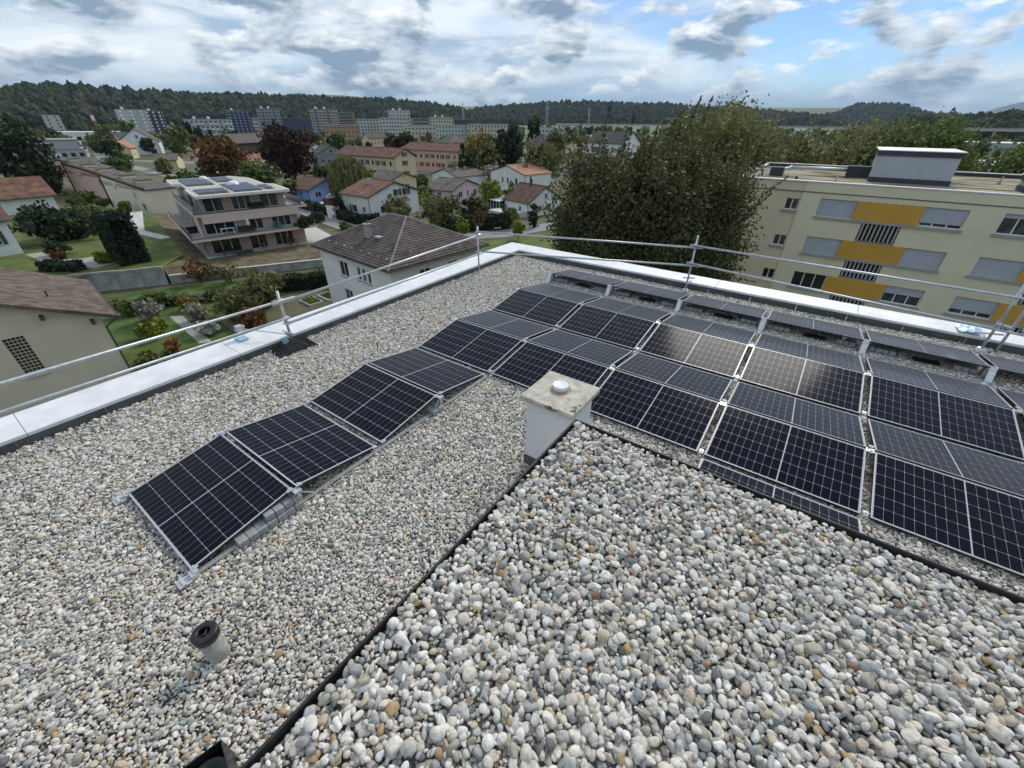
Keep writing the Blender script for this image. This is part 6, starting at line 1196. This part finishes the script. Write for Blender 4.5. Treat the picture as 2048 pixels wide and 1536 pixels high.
 ('garden_tree', 'dark bush at the left gable of the grey modern house', (-150, 88), 6.0, 2.6, 'round', 'dark', 180, dict(z0=.4)), ('garden_tree', 'round bush before the grey modern house', (-128, 84), 4.8, 2.8, 'round', 'green', 160, dict(z0=.3)),
 ('garden_tree', 'dark bush beside the parked white cars', (-152, 62), 4.2, 2.6, 'round', 'dark', 172, dict(z0=.2)), ('garden_tree', 'bush before the garage row', (-186, 62), 4.6, 3.2, 'round', 'olive', 202, dict(z0=.2)),
 ('garden_tree', 'dark bushes right of the grey block', (-192, 50), 5.2, 3.6, 'round', 'green', 204, dict(z0=.2)), ('garden_tree', 'green tree between the two grey blocks', (-205, 56), 6.2, 3.4, 'round', 'green', 219, dict(z0=.3)),
 ('garden_tree', 'shrubby tree behind the grey blocks, left', (-262, 56), 9.4, 4.4, 'round', 'green', 274, {}), ('garden_tree', 'shrubby tree behind the grey blocks, right', (-258, 68), 8.6, 5.2, 'round', 'dark', 274, {}),
]
for i, (nm, lb, (x, y), h, r, kd, lf, D, kw) in enumerate(T):
    kw = dict(kw); zb = kw.pop('zb', 0.0); tree(nm, lb, (x, y, G+zb), h, r, kd, lf, D, seed=200+i, cat='bush' if nm in ('shrub', 'spiky_shrub', 'flower_bush', 'topiary') else 'tree', **kw)
# weeping willow
ww = thing('weeping_willow', 'weeping willow with hanging strands left of the cream apartment house', 'tree', (-85.8, 64.2, G)); rs_ = np.random.default_rng(77); q_ = []; t_ = []
for k in range(150):
    a_ = rs_.uniform(0, 6.28); rr = 4.2*math.sqrt(rs_.uniform(.05, 1)); zt = 9.9-.22*rr*rr*rs_.uniform(.6, 1.1); L = zt*rs_.uniform(.45, .8); n_ = int(L*9); zz = zt-np.linspace(0, L, n_)
    q_.append(np.stack([rr*math.cos(a_)*(1+.10*np.linspace(0, 1, n_))+rs_.normal(0, .10, n_), rr*math.sin(a_)*(1+.10*np.linspace(0, 1, n_))+rs_.normal(0, .10, n_), zz], 1)); t_.append(np.clip(rs_.normal(.5, .22)+rs_.normal(0, .1, n_), 0, 1))
q_ = np.concatenate(q_); link('crown', quads_mesh('crown', leaves(q_, .40, rs_, up_=3.0, asp=.3), 'leaf_olive', np.concatenate(t_)), ww); mm = MB(); mm.tube((0, 0, 0), (0, 0, 4), .35, .28, n=8, caps=False)
for k in range(9): a_ = k*.7; mm.tube((0, 0, 3.8), (2.6*math.cos(a_), 2.6*math.sin(a_), 8.4), .16, .04, n=5, caps=False)
mm.build('trunk', 'bark', ww, smooth=True)
# big clipped conifer hedge block on the garden terrace
cyp = thing('cypress_hedge', 'tall very dark clipped conifer hedge above the old concrete wall', 'hedge', (-58.2, 14.1, G+1.9), (0, 0, R(176))); rs_ = np.random.default_rng(31); n = 15000
p = np.stack([rs_.uniform(0, 5.6, n), rs_.uniform(-1.3, 1.3, n), rs_.uniform(0, 1, n)], 1); hh = 5.0-.05*p[:, 0]+.3*np.sin(p[:, 0]*2.2); sh = rs_.random(n); p[:, 1] = np.where(sh < .6, np.sign(p[:, 1])*1.25*(1-.35*p[:, 2]**3), p[:, 1]); p[:, 2] = np.where(sh > .8, hh, p[:, 2]*hh); p += rs_.normal(0, .10, (n, 3)); p[:, 2] = np.maximum(p[:, 2], .03)
link('foliage', quads_mesh('foliage', leaves(p, .26, rs_, up_=2.0), 'leaf_dark', np.clip(rs_.normal(.25, .2, n), 0, 1)), cyp); MB().box(.5, 5.1, -.55, .55, 0, 3.8).build('dark_core', 'hedge_inner_shade', cyp)  # dark filler box, not stems; shade between the leaves is put into its colour
# hedges
hedge('clipped dark green hedge along the street before the white house', (-78.2, 51.6), (-63.8, 49.4), 1.4, 1.5, 'dark', 88); hedge('short clipped hedge at the corner of the white house', (-63.6, 49.6), (-62.6, 53.0), 1.3, 1.4, 'dark', 86)
hedge('hedge across the street beside the blue bungalow', (-86.5, 53.0), (-80.5, 52.4), 1.2, 1.4, 'dark', 100); hedge('hedge along the lane below the orchard tree', (-50.5, 54.9), (-45.2, 56.6), 1.6, 2.0, 'green', 72); hedge('dark hedge along the lane below the ball tree', (-44.6, 57.6), (-40.4, 62.8), 1.7, 2.3, 'dark', 74)
hedge('pointed dark hedge piece at the lane corner', (-45.4, 56.4), (-43.9, 57.8), 1.4, 2.5, 'dark', 72); hedge('garden hedge along the bright lawn strip, left part', (-50.6, 7.8), (-45.2, 15.0), 1.0, .7, 'olive', 55); hedge('garden hedge along the bright lawn strip, right part', (-45.0, 15.4), (-41.6, 21.6), 1.1, .8, 'green', 52)
hedge('dark garden hedge beside the raised beds near the hipped house', (-41.4, 21.9), (-38.0, 27.4), 1.5, 1.5, 'dark', 52); hedge('low hedge at the right border of the brown slope', (-55.0, 42.6), (-63.0, 45.2), .9, 1.0, 'green', 76); hedge('dark hedge on the garden terrace below the white corner house', (-63.8, 7.2), (-60.2, 9.6), 1.2, .9, 'dark', 70, 1.9)
hedge('climbing greenery on the right end of the middle terrace', (-55.5, 33.5), (-58.0, 38.6), .7, 1.2, 'dark', 70, 3.0)
hedge('dark board-like hedge beside the blue bungalow drive', (-88, 50.6), (-96, 52.2), .6, 1.8, 'dark', 100)

# raised beds, bench, lamps, cars
for i, (x, y) in enumerate(((-35.6, 21.6), (-35.4, 23.6), (-35.2, 25.4))):
    o = thing('raised_bed', ('pale-framed vegetable bed with bright lettuce', 'pale-framed vegetable bed with bare soil', 'pale-framed vegetable bed beside the house wall')[i], 'garden bed', (x, y, G), (0, 0, R(-4)), 'raised vegetable beds')
    f_ = MB()
    for (x0, x1, y0, y1) in ((-1.1, 1.1, -.75, -.65), (-1.1, 1.1, .65, .75), (-1.1, -1.0, -.65, .65), (1.0, 1.1, -.65, .65)): f_.box(x0, x1, y0, y1, 0, .22)
    f_.build('frame', 'light_concrete', o); MB().box(-1.0, 1.0, -.65, .65, .0, .16).build('soil', 'soil', o)
    rs_ = np.random.default_rng(i); n = (700, 160, 300)[i]; p = np.stack([rs_.uniform(-.9, .9, n), rs_.uniform(-.55, .55, n), .18+rs_.uniform(0, .16, n)], 1); link('plants', quads_mesh('plants', leaves(p, .12, rs_), 'leaf_lime' if i == 0 else 'leaf_green', rs_.random(n)), o)
o = thing('garden_bench', 'weathered grey wooden bench at the garden hedge', 'bench', (-45.0, 14.6, G), (0, 0, R(60)))
for k in range(3): MB().box(-.75, .75, -.2+k*.15, -.07+k*.15, .42, .45).build('seat_slat', 'sill_grey', o)
for k in range(2): MB().box(-.75, .75, .26, .29, .55+k*.18, .68+k*.18).build('back_slat', 'sill_grey', o)
for x in (-.65, .65):
    for y in (-.15, .25): MB().box(x-.04, x+.04, y-.03, y+.03, 0, .418 if y < 0 else .9).build('leg', 'sill_grey', o)
def lamp(label, x, y, h):
    o = thing('street_lamp', label, 'street lamp', (x, y, G), (0, 0, R(20)), 'street lamps'); MB().tube((0, 0, 0), (0, 0, h), .06, .045, n=8).build('pole', 'zinc', o, smooth=True); MB().tube((0, 0, h), (.5, 0, h+.12), .04, n=6).build('arm', 'zinc', o); MB().box(.35, .85, -.14, .14, h+.06, h+.16).build('lamp_head', 'white_metal', o, bevel=.03)
lamp('street lamp at the orchard tree beside the lane', -49.9, 55.2, 3.6); lamp('street lamp standing in the street hedge beside the spruce', -72.8, 49.6, 4.2); lamp('tall street lamp behind the grey modern house', -168, 112, 9.0); lamp('tall curved street lamp before the farmhouse', -230, 76, 8.0)
def car(label, x, y, rz, col):
    o = thing('parked_car', label, 'car', (x, y, G+.02), (0, 0, R(rz)), 'cars parked in the town'); bm_ = MB(); prof = [(-2.1, .3), (2.1, .3), (2.15, .65), (2.0, .85), (1.1, .95), (-1.9, .98), (-2.15, .75)]
    n = len(prof); i0 = len(bm_.v); bm_.v += [(a_, -.85, b_) for a_, b_ in prof]+[(a_, .85, b_) for a_, b_ in prof]; bm_.f += [tuple(i0+k for k in range(n)), tuple(i0+n+k for k in reversed(range(n)))]+[(i0+(k+1) % n, i0+k, i0+n+k, i0+n+(k+1) % n) for k in range(n)]; bm_.build('body', col, o, bevel=.06)
    MB().hexa([(-1.75, -.78, .97), (1.0, -.78, .95), (1.0, .78, .95), (-1.75, .78, .97)], [(-1.3, -.62, 1.40), (.35, -.62, 1.40), (.35, .62, 1.40), (-1.3, .62, 1.40)]).build('cabin_glass', 'glass', o, bevel=.04); MB().box(-1.28, .33, -.6, .6, 1.402, 1.44).build('car_roof', col, o)
    for wx in (-1.3, 1.3):
        for wy in (-.86, .86): w_ = MB().tube((wx, wy-.1, .32), (wx, wy+.1, .32), .32, n=14).build('wheel', 'rubber', o); MB().tube((wx, wy-.11, .32), (wx, wy+.11, .32), .18, n=10).build('rim', 'alu', w_)
    for wy in (-.6, .6): MB().box(2.09, 2.16, wy-.16, wy+.16, .62, .76).build('headlight', 'dome_white', o)
mat('car_white', (0.72, 0.73, 0.74), .25, .03, 1, coat=.6); mat('car_silver', (0.45, 0.46, 0.47), .3, .03, 1, coat=.6, metal=.4)
for i, (lb, x, y, rz, c_) in enumerate((('white parked car before the garages, left one', -158.5, 56.5, 15, 'car_white'), ('white parked car beside the pale blue house, right one', -150, 59.5, 15, 'car_white'), ('white car parked behind the cream house', -72.5, 82.5, 60, 'car_white'), ('silver car on the road left of the yellow house', -246, 59, 170, 'car_silver'), ('white car on the road behind the silver car', -262, 64.5, 170, 'car_white'), ('white car half hidden beside the white bungalow', -62.5, 93, 20, 'car_white'), ('dark-windowed white van behind the blue bungalow', -108, 64, 5, 'car_white'))): car(lb, x, y, rz, c_)
mat('fence_dark', (0.022, 0.020, 0.02), .8); o = thing('board_fence', 'dark board fence beside the drive of the blue bungalow', 'fence', (-92.5, 52.6, G), (0, 0, R(-8)))
for k in range(8): MB().box(k*1.5+.02, k*1.5+1.48, -.03, .03, .1, 1.5).build('panel', 'fence_dark', o)
for k in range(9): MB().box(k*1.5-.05, k*1.5+.05, -.06, .06, 0, 1.6).build('post', 'fence_dark', o)
o = thing('garden_pavilion', 'white party tent on the lawn beside the salmon apartment house', 'tent', (-92.5, 103.0, G)); MB().hexa([(-2, -1.5, 2.2), (2, -1.5, 2.2), (2, 1.5, 2.2), (-2, 1.5, 2.2)], [(-.4, -.2, 3.0), (.4, -.2, 3.0), (.4, .2, 3.0), (-.4, .2, 3.0)]).build('canopy', 'cloth_white', o)
for x in (-1.9, 1.9):
    for y in (-1.4, 1.4): MB().box(x-.05, x+.05, y-.05, y+.05, 0, 2.199).build('post', 'cloth_white', o)
o = thing('garden_shed', 'small brown-roofed shed right of the blue bungalow', 'shed', (-90.5, 69.0, G), (0, 0, R(5))); MB().box(0, 3, 0, 4, 0, 2.0).build('wall', 'wood_brown', o); mm = MB(); slab(mm, (-.3, -.3, 1.95), (-.3, 4.3, 1.95), (1.5, 4.3, 2.9), (1.5, -.3, 2.9)); slab(mm, (3.3, 4.3, 1.95), (3.3, -.3, 1.95), (1.502, -.3, 2.9), (1.502, 4.3, 2.9)); mm.build('roof', R_GREYB, o)
o = thing('barrier_frame', 'small tubular gate frame at the edge of the lane', 'barrier', (-38.4, 58.0, G), (0, 0, R(60))); MB().tube((-.6, 0, 0), (-.6, 0, 1.1), .04, n=8).tube((.6, 0, 0), (.6, 0, 1.1), .04, n=8).build('post', 'gutter', o); MB().tube((-.6, 0, 1.08), (.6, 0, 1.08), .04, n=8).build('rail', 'zinc', o)
# ================================================================ far country: ridges, forest, plain, viaduct, mountain
CX, CY, CZ = 5.76, -0.19, 3.876
def pol(az, D, el): a = R(az); return (CX+D*math.sin(a), CY+D*math.cos(a), CZ+D*math.tan(R(el)))
mat('forest_floor', (0.020, 0.028, 0.014), 0.95, 0.3, .01, detail=8); mat('field_green', (0.095, 0.135, 0.045), 0.95, 0.3, .0016, detail=6, col2=(0.20, 0.20, 0.085)); mat('mountain', (0.05, 0.07, 0.06), 0.95, 0.3, .0005)
mat('plain_green', (0.085, 0.15, 0.045), 0.95, 0.3, .004, col2=(0.17, 0.19, 0.08))
def ridge(name, prof, D0, D1, drop, back, m, lower=0.0, n=70, kind='structure'):
    """terrain with its crest along prof (azimuth, elevation seen from the roof) at distance D0..D1"""
    az = np.array([p[0] for p in prof]); el = np.array([p[1] for p in prof]); t = np.linspace(0, 1, n); A = az[0]+(az[-1]-az[0])*t; E = np.interp(A, az, el); D = D0+(D1-D0)*t
    rows_ = []; fr = np.linspace(0, 1, 9)
    for i in range(n):
        x, y, z = pol(A[i], D[i], E[i]); z = max(z-lower, G+.5); row = []
        for f in fr: row.append((*pol(A[i], D[i]-drop*(1-f), 0)[:2], G-.5+(z-G+.5)*(f**.75)))
        for f in (.35, .7, 1.0): row.append((*pol(A[i], D[i]+back*f, 0)[:2], z-(z-G)*f*f*.98))
        rows_.append(row)
    mb = MB(); k = len(rows_[0]); mb.v = [p for r_ in rows_ for p in r_]
    mb.f = [(i*k+j, (i+1)*k+j, (i+1)*k+j+1, i*k+j+1) for i in range(n-1) for j in range(k-1)]
    o = mb.build(name, m, smooth=True); o['kind'] = kind; return np.array(rows_), o
P1_ = [(-92, 1.3), (-83.8, 1.54), (-80.6, 1.89), (-78.7, 2.23), (-76.0, 2.28), (-72.7, 2.12), (-69.0, 2.01), (-64.9, 2.05), (-61.9, 2.04), (-58.2, 2.0), (-53.2, 1.96), (-47.9, 1.8), (-44.7, 1.56), (-41.9, 1.3), (-40.2, 0.89), (-39.1, 0.41)]
P2_ = [(-42.6, 0.25), (-41.1, 0.59), (-39.9, 0.94), (-37.9, 1.24), (-34.4, 1.49), (-31.0, 1.7), (-25.4, 1.8), (-19.9, 1.61), (-14.7, 1.37), (-10.7, 1.18), (-7.0, 0.86), (-3.4, 0.52), (-1.0, .2)]
PB_ = [(-3.4, .3), (-1.8, 0.77), (-1.2, 1.16), (-0.3, 1.35), (1.0, 1.3), (2.1, 1.37), (3.1, 1.09), (4.1, 0.75), (5.6, 0.45), (9, .3)]
PR_ = [(3.5, .15), (5.7, 0.30), (7.3, 0.34), (8.8, 0.38), (9.6, 0.59), (10.6, 0.62), (14, .7), (20, .7)]
r1, _o = ridge('wooded_ridge', P1_, 1250, 1900, 420, 500, 'forest_floor', 13); r2, _o = ridge('wooded_ridge', P2_, 2300, 2700, 420, 600, 'forest_floor', 15)
rb, _o = ridge('wooded_bluff', PB_, 4200, 4200, 700, 900, 'forest_floor', 16, 40); rr_, _o = ridge('wooded_rise', PR_, 900, 900, 240, 300, 'forest_floor', 11, 40)
ridge('far_hill', [(-64, 1.2), (-60.1, 2.0), (-58.1, 2.21), (-54.2, 2.2), (-50.1, 1.96), (-43.6, 1.24), (-40.2, 1.32), (-36.7, 1.43), (-31.0, 1.32), (-27, .6)], 5200, 5200, 1800, 1500, 'field_green', 0)
ridge('far_hill', [(-16, .4), (-13.1, 0.96), (-10.3, 1.22), (-7.1, 1.24), (-1.2, 1.16), (1.2, 0.91), (3, .5)], 5600, 5600, 2000, 1500, 'field_green', 0)
ridge('mountain', [(-2, .15), (5.3, 0.42), (7.2, 0.56), (8.0, 0.73), (9.0, 1.1), (10.2, 1.49), (12.8, 1.85), (17, 2.0), (24, 1.2)], 16500, 16500, 4000, 3000, 'mountain', 0, 60)
ridge('mountain', [(-60, .1), (-30, .3), (0, .38), (8, .42), (16, .4)], 13000, 13000, 3500, 2500, 'mountain', 0, 40)
# plain with fields
tag(MB().poly([(*pol(a_, d_, 0)[:2], G+.35) for a_, d_ in ((-34, 620), (-20, 560), (-6, 520), (12, 560), (12, 1900), (-10, 2050), (-34, 1900))]).build('plain', 'plain_green'), kind='structure')
# tree shapes for the far woods
def blob(name, seed, m, tall):
    rs_ = np.random.default_rng(seed); bm = bmesh.new(); bmesh.ops.create_icosphere(bm, subdivisions=3, radius=1.0); k = [(rs_.normal(size=3)*2.4, rs_.uniform(.05, .16), rs_.uniform(0, 6)) for _ in range(8)]+[(rs_.normal(size=3)*6, rs_.uniform(.04, .09), rs_.uniform(0, 6)) for _ in range(8)]
    for v in bm.verts:
        d = np.array(v.co); f = 1+sum(a_*math.sin(float(kk@d)+ph) for kk, a_, ph in k); v.co = Vector((d[0]*f, d[1]*f, (d[2]*f+.9)*tall))
    me = bpy.data.meshes.new(name); bm.to_mesh(me); bm.free(); me.materials.append(MATS[m]); return bpy.data.objects.new(name, me)
mat('far_leaf', (0.020, 0.032, 0.018), 0.95, 0.35, .9, 0.0, col2=(0.055, 0.072, 0.034), rand=.5)
woods = bpy.data.collections.new('wood_shapes')
for i in range(5): woods.objects.link(blob('wood_tree_%d' % i, i, 'far_leaf', (.8, 1.0, .75, 1.15, .9)[i]))
town_sh = bpy.data.collections.new('town_tree_shapes')
for i, lf in enumerate(('green', 'dark', 'olive', 'green', 'olive')):
    rs_ = np.random.default_rng(500+i); p, tn, c = crown_points('round', 2.1, 1.0, .15, 520, rs_, 30)
    town_sh.objects.link(bpy.data.objects.new('town_tree_%d' % i, quads_mesh('town_tree', leaves(p, .21, rs_), 'leaf_'+lf, tn)))
def forest(name, label, rows_, n, s0, s1, seed, lo=.0, hi=9):
    rs_ = np.random.default_rng(seed); a, k = rows_.shape[:2]; i = rs_.uniform(0, a-1.001, n); j = lo+(hi-lo)*rs_.random(n)**.8; i0 = i.astype(int); j0 = j.astype(int); fi = (i-i0)[:, None]; fj = (j-j0)[:, None]
    p = (rows_[i0, j0]*(1-fi)+rows_[i0+1, j0]*fi)*(1-fj)+(rows_[i0, j0+1]*(1-fi)+rows_[i0+1, j0+1]*fi)*fj
    s = rs_.uniform(s0, s1, n)
    o = scatter(name, woods, p, np.stack([np.zeros(n), np.zeros(n), rs_.uniform(0, 6.28, n)], 1), np.stack([s, s, s*rs_.uniform(.9, 1.4, n)], 1), rs_.integers(0, 5, n)); tag(o, label, 'forest', kind='stuff')
forest('forest', 'dark wooded ridge filling the left horizon', r1, 9500, 4.0, 7.6, 1, .0, 9.2); forest('forest', 'wooded ridge in the centre and right of the horizon', r2, 7500, 5.0, 9.5, 2, .0, 9.2); forest('forest', 'wooded bluff above the yellow block', rb, 2200, 8, 15, 3, .0, 9.2); forest('forest', 'band of woods at the right edge of the horizon', rr_, 2600, 3.4, 6.0, 4, .0, 9.2)
# town greenery too far to tell apart
rs_ = np.random.default_rng(9); n = 1500; az = rs_.uniform(-86, -34, n); D = 300*np.exp(rs_.uniform(0, 1.35, n)); keep = ~((az > -64) & (az < -56) & (D < 340))
far_b = [(a_[2], a_[3]) for a_ in FAR]
x = CX+D*np.sin(np.radians(az)); y = CY+D*np.cos(np.radians(az))
for (L, Rr_) in far_b:
    mx, my = (L[0]+Rr_[0])/2, (L[1]+Rr_[1])/2; keep &= np.hypot(x-mx, y-my) > 26
    # keep the sight line to each block's upper storeys free
    ab = math.degrees(math.atan2(mx-CX, my-CY)); db = math.hypot(mx-CX, my-CY); keep &= ~((np.abs(az-ab) < 2.2) & (D < db) & (rs_.random(n) < .55))
x, y = x[keep], y[keep]; n = len(x); s = rs_.uniform(1.8, 4.2, n)
scatter_o = scatter('town_greenery', town_sh, np.stack([x, y, np.full(n, G)], 1), np.stack([np.zeros(n), np.zeros(n), rs_.uniform(0, 6.28, n)], 1), np.stack([s, s, s*rs_.uniform(.8, 1.3, n)], 1), rs_.integers(0, 5, n)); tag(scatter_o, 'scattered far garden trees between the distant blocks', 'trees', kind='stuff')
n = 420; az = rs_.uniform(-33, 12, n); D = rs_.uniform(330, 900, n); s = rs_.uniform(1.6, 4.0, n)*np.where(D > 600, 1.3, 1)
tag(scatter('plain_greenery', town_sh, np.stack([CX+D*np.sin(np.radians(az)), CY+D*np.cos(np.radians(az)), np.full(n, G)], 1), np.stack([np.zeros(n), np.zeros(n), rs_.uniform(0, 6.28, n)], 1), np.stack([s, s, s*1.1], 1), rs_.integers(0, 5, n)), 'far hedgerows and trees on the plain', 'trees', kind='stuff')
# viaduct
o = thing('viaduct', 'long pale road viaduct crossing the plain on the right', 'bridge', (*pol(-30, 820, 0)[:2], G)); a = Vector((*pol(-30, 820, 0)[:2], 0)); b = Vector((*pol(13, 620, 0)[:2], 0)); d = b-a; L = d.length; o.rotation_euler = (0, 0, math.atan2(d.y, d.x))
MB().box(0, L, -5, 5, 10.4, 12.0).build('deck', 'light_concrete', o); MB().box(0, L, -5.3, -5.05, 12.01, 13.0).build('barrier', 'sill_grey', o)
pm = MB().box(-.8, .8, -3, 3, 0, 10.39).mesh('pier', 'light_concrete')
for k in range(int(L/30)): link('pier', pm, o, (12+k*30, 0, 0))
def pylon(label, az, D, h, zb=G):
    x, y, _z = pol(az, D, 0); o = thing('power_pylon', label, 'pylon', (x, y, zb), (0, 0, R(-az+35)), 'power pylons on the horizon'); w = h*.07; m = MB()
    for sx_ in (-1, 1):
        for sy_ in (-1, 1): m.tube((sx_*w, sy_*w, 0), (sx_*w*.12, sy_*w*.12, h), .22, .14, n=4)
    for k in range(6):
        z0, z1 = h*k/6, h*(k+1)/6; w0 = w*(1-.88*k/6); w1 = w*(1-.88*(k+1)/6)
        for s_ in (-1, 1): m.tube((-w0, s_*w0, z0), (w1, s_*w1, z1), .12, n=4); m.tube((w0, s_*w0, z0), (-w1, s_*w1, z1), .12, n=4)
    m.build('lattice', 'zinc', o)
    for k, zz in enumerate((.72, .82, .92)): MB().tube((-h*.14, 0, h*zz), (h*.14, 0, h*zz), .2, n=4).build('cross_arm', 'zinc', o)
pylon('lattice power pylon left of the centre gap in the hills', -41.0, 1000, 46); pylon('lattice power pylon before the central wooded ridge', -31.3, 1100, 52); pylon('smaller lattice pylon right of the central pylon', -26.5, 1250, 44)
for i, (az, el) in enumerate(((-6.1, 1.52), (-5.0, 1.48), (-4.4, 1.55), (-3.8, 1.5), (-8.6, 1.42))):
    x, y, z = pol(az, 5300, el); zb = pol(az, 5300, 1.12)[2]; o = thing('radio_mast', 'thin mast on the far green hill, %s from left' % ('second', 'third', 'fourth', 'fifth', 'first')[i], 'mast', (x, y, zb-8)); MB().tube((0, 0, 0), (0, 0, z-zb+8), 1.4, .7, n=6).build('shaft', 'cap_metal', o); MB().tube((0, 0, z-zb+8.01), (0, 0, z-zb+12), .4, n=5).build('tip', 'gutter', o)
mat('red_paint', (0.42, 0.05, 0.03), .7); x, y, z = pol(-75.75, 420, .62)
o = thing('striped_mast', 'red and white striped mast in the left distance', 'mast', (x, y, G))
for k in range(6): MB().box(-.8+.05*k, .8-.05*k, -.8, .8, (z-G)*(.15+k*.14), (z-G)*(.15+(k+1)*.14)-.01).build('band', 'red_paint' if k % 2 else 'white_metal', o)
MB().box(-2, 2, -2, 2, 0, (z-G)*.149).build('base', 'white_metal', o)
x, y, z = pol(-49.2, 700, .95); o = thing('tower_crane', 'small tower crane behind the tall white tower', 'crane', (x, y, G), (0, 0, R(40))); MB().box(-.7, .7, -.7, .7, 0, z-G).build('mast', 'olive_band', o); MB().box(-8, 26, -.5, .5, z-G-2.2, z-G-1.2).build('jib', 'olive_band', o); MB().box(-8, -5, -.8, .8, z-G-3.4, z-G-2.21).build('counterweight', 'sill_grey', o)
flat_block('white_hall', 'long white hall among trees at the right edge', (24, 190), (62, 186), 22, -6.4, W_WHITE, 1, 9, roofmat='white_metal', wmat='far_glass', cat='hall')
flat_block('white_hall', 'pale hall with pinkish roof far off on the plain', pol(-6.2, 900, 0)[:2], pol(-4.2, 900, 0)[:2], 20, -6, W_WHITE, 1, 6, roofmat='fascia_light', wmat='far_glass', cat='hall')
flat_block('white_hall', 'small white hall on the plain right of the pink-roofed hall', pol(-1.6, 880, 0)[:2], pol(0.2, 880, 0)[:2], 16, -6, W_WHITE, 1, 5, roofmat='white_metal', wmat='far_glass', cat='hall')
flat_block('greenhouse', 'long pale greenhouse at the far right behind the trees', pol(6.2, 420, 0)[:2], pol(13, 420, 0)[:2], 26, -6.5, W_PG, 1, 14, roofmat='white_metal', wmat='far_glass', cat='greenhouse')
# village on the slope below the far bluff
rs_ = np.random.default_rng(44)
for i in range(14):
    x, y, z = pol(-7+6.0*i/13+rs_.normal()*.12, 2600+rs_.uniform(-150, 500), 0); s_ = rs_.uniform(7, 12); o = thing('village_house', 'tiny pale house of the far village under the bluff, number from left: %s' % ('one', 'two', 'three', 'four', 'five', 'six', 'seven', 'eight', 'nine', 'ten', 'eleven', 'twelve', 'thirteen', 'fourteen')[i], 'house', (x, y, G+4), (0, 0, rs_.uniform(0, 3)), 'houses of the far village')
    MB().box(-s_, s_, -s_*.6, s_*.6, 0, s_).build('wall', W_WHITE, o); m = MB(); slab(m, (-s_, -s_*.7, s_), (s_, -s_*.7, s_), (s_, 0, s_*1.6), (-s_, 0, s_*1.6), .3); slab(m, (s_, s_*.7, s_), (-s_, s_*.7, s_), (-s_, .01, s_*1.6), (s_, .01, s_*1.6), .3); m.build('roof', R_GREYB, o)

# ================================================================ air
hm_ = bpy.data.materials.new('haze'); hm_.use_nodes = True; t = hm_.node_tree; t.nodes.clear(); pv = t.nodes.new('ShaderNodeVolumePrincipled'); pv.inputs['Color'].default_value = (0.62, 0.80, 1.0, 1); pv.inputs['Density'].default_value = 4.0e-5; pv.inputs['Anisotropy'].default_value = 0.0
ou = t.nodes.new('ShaderNodeOutputMaterial'); t.links.new(pv.outputs[0], ou.inputs['Volume'])
HZ = MB().box(-30000, 30000, -30000, 30000, G-2, 640).mesh('haze', hm_)
tag(link('haze', HZ), 'thin bluish air between the roof and the hills', 'haze', kind='stuff')
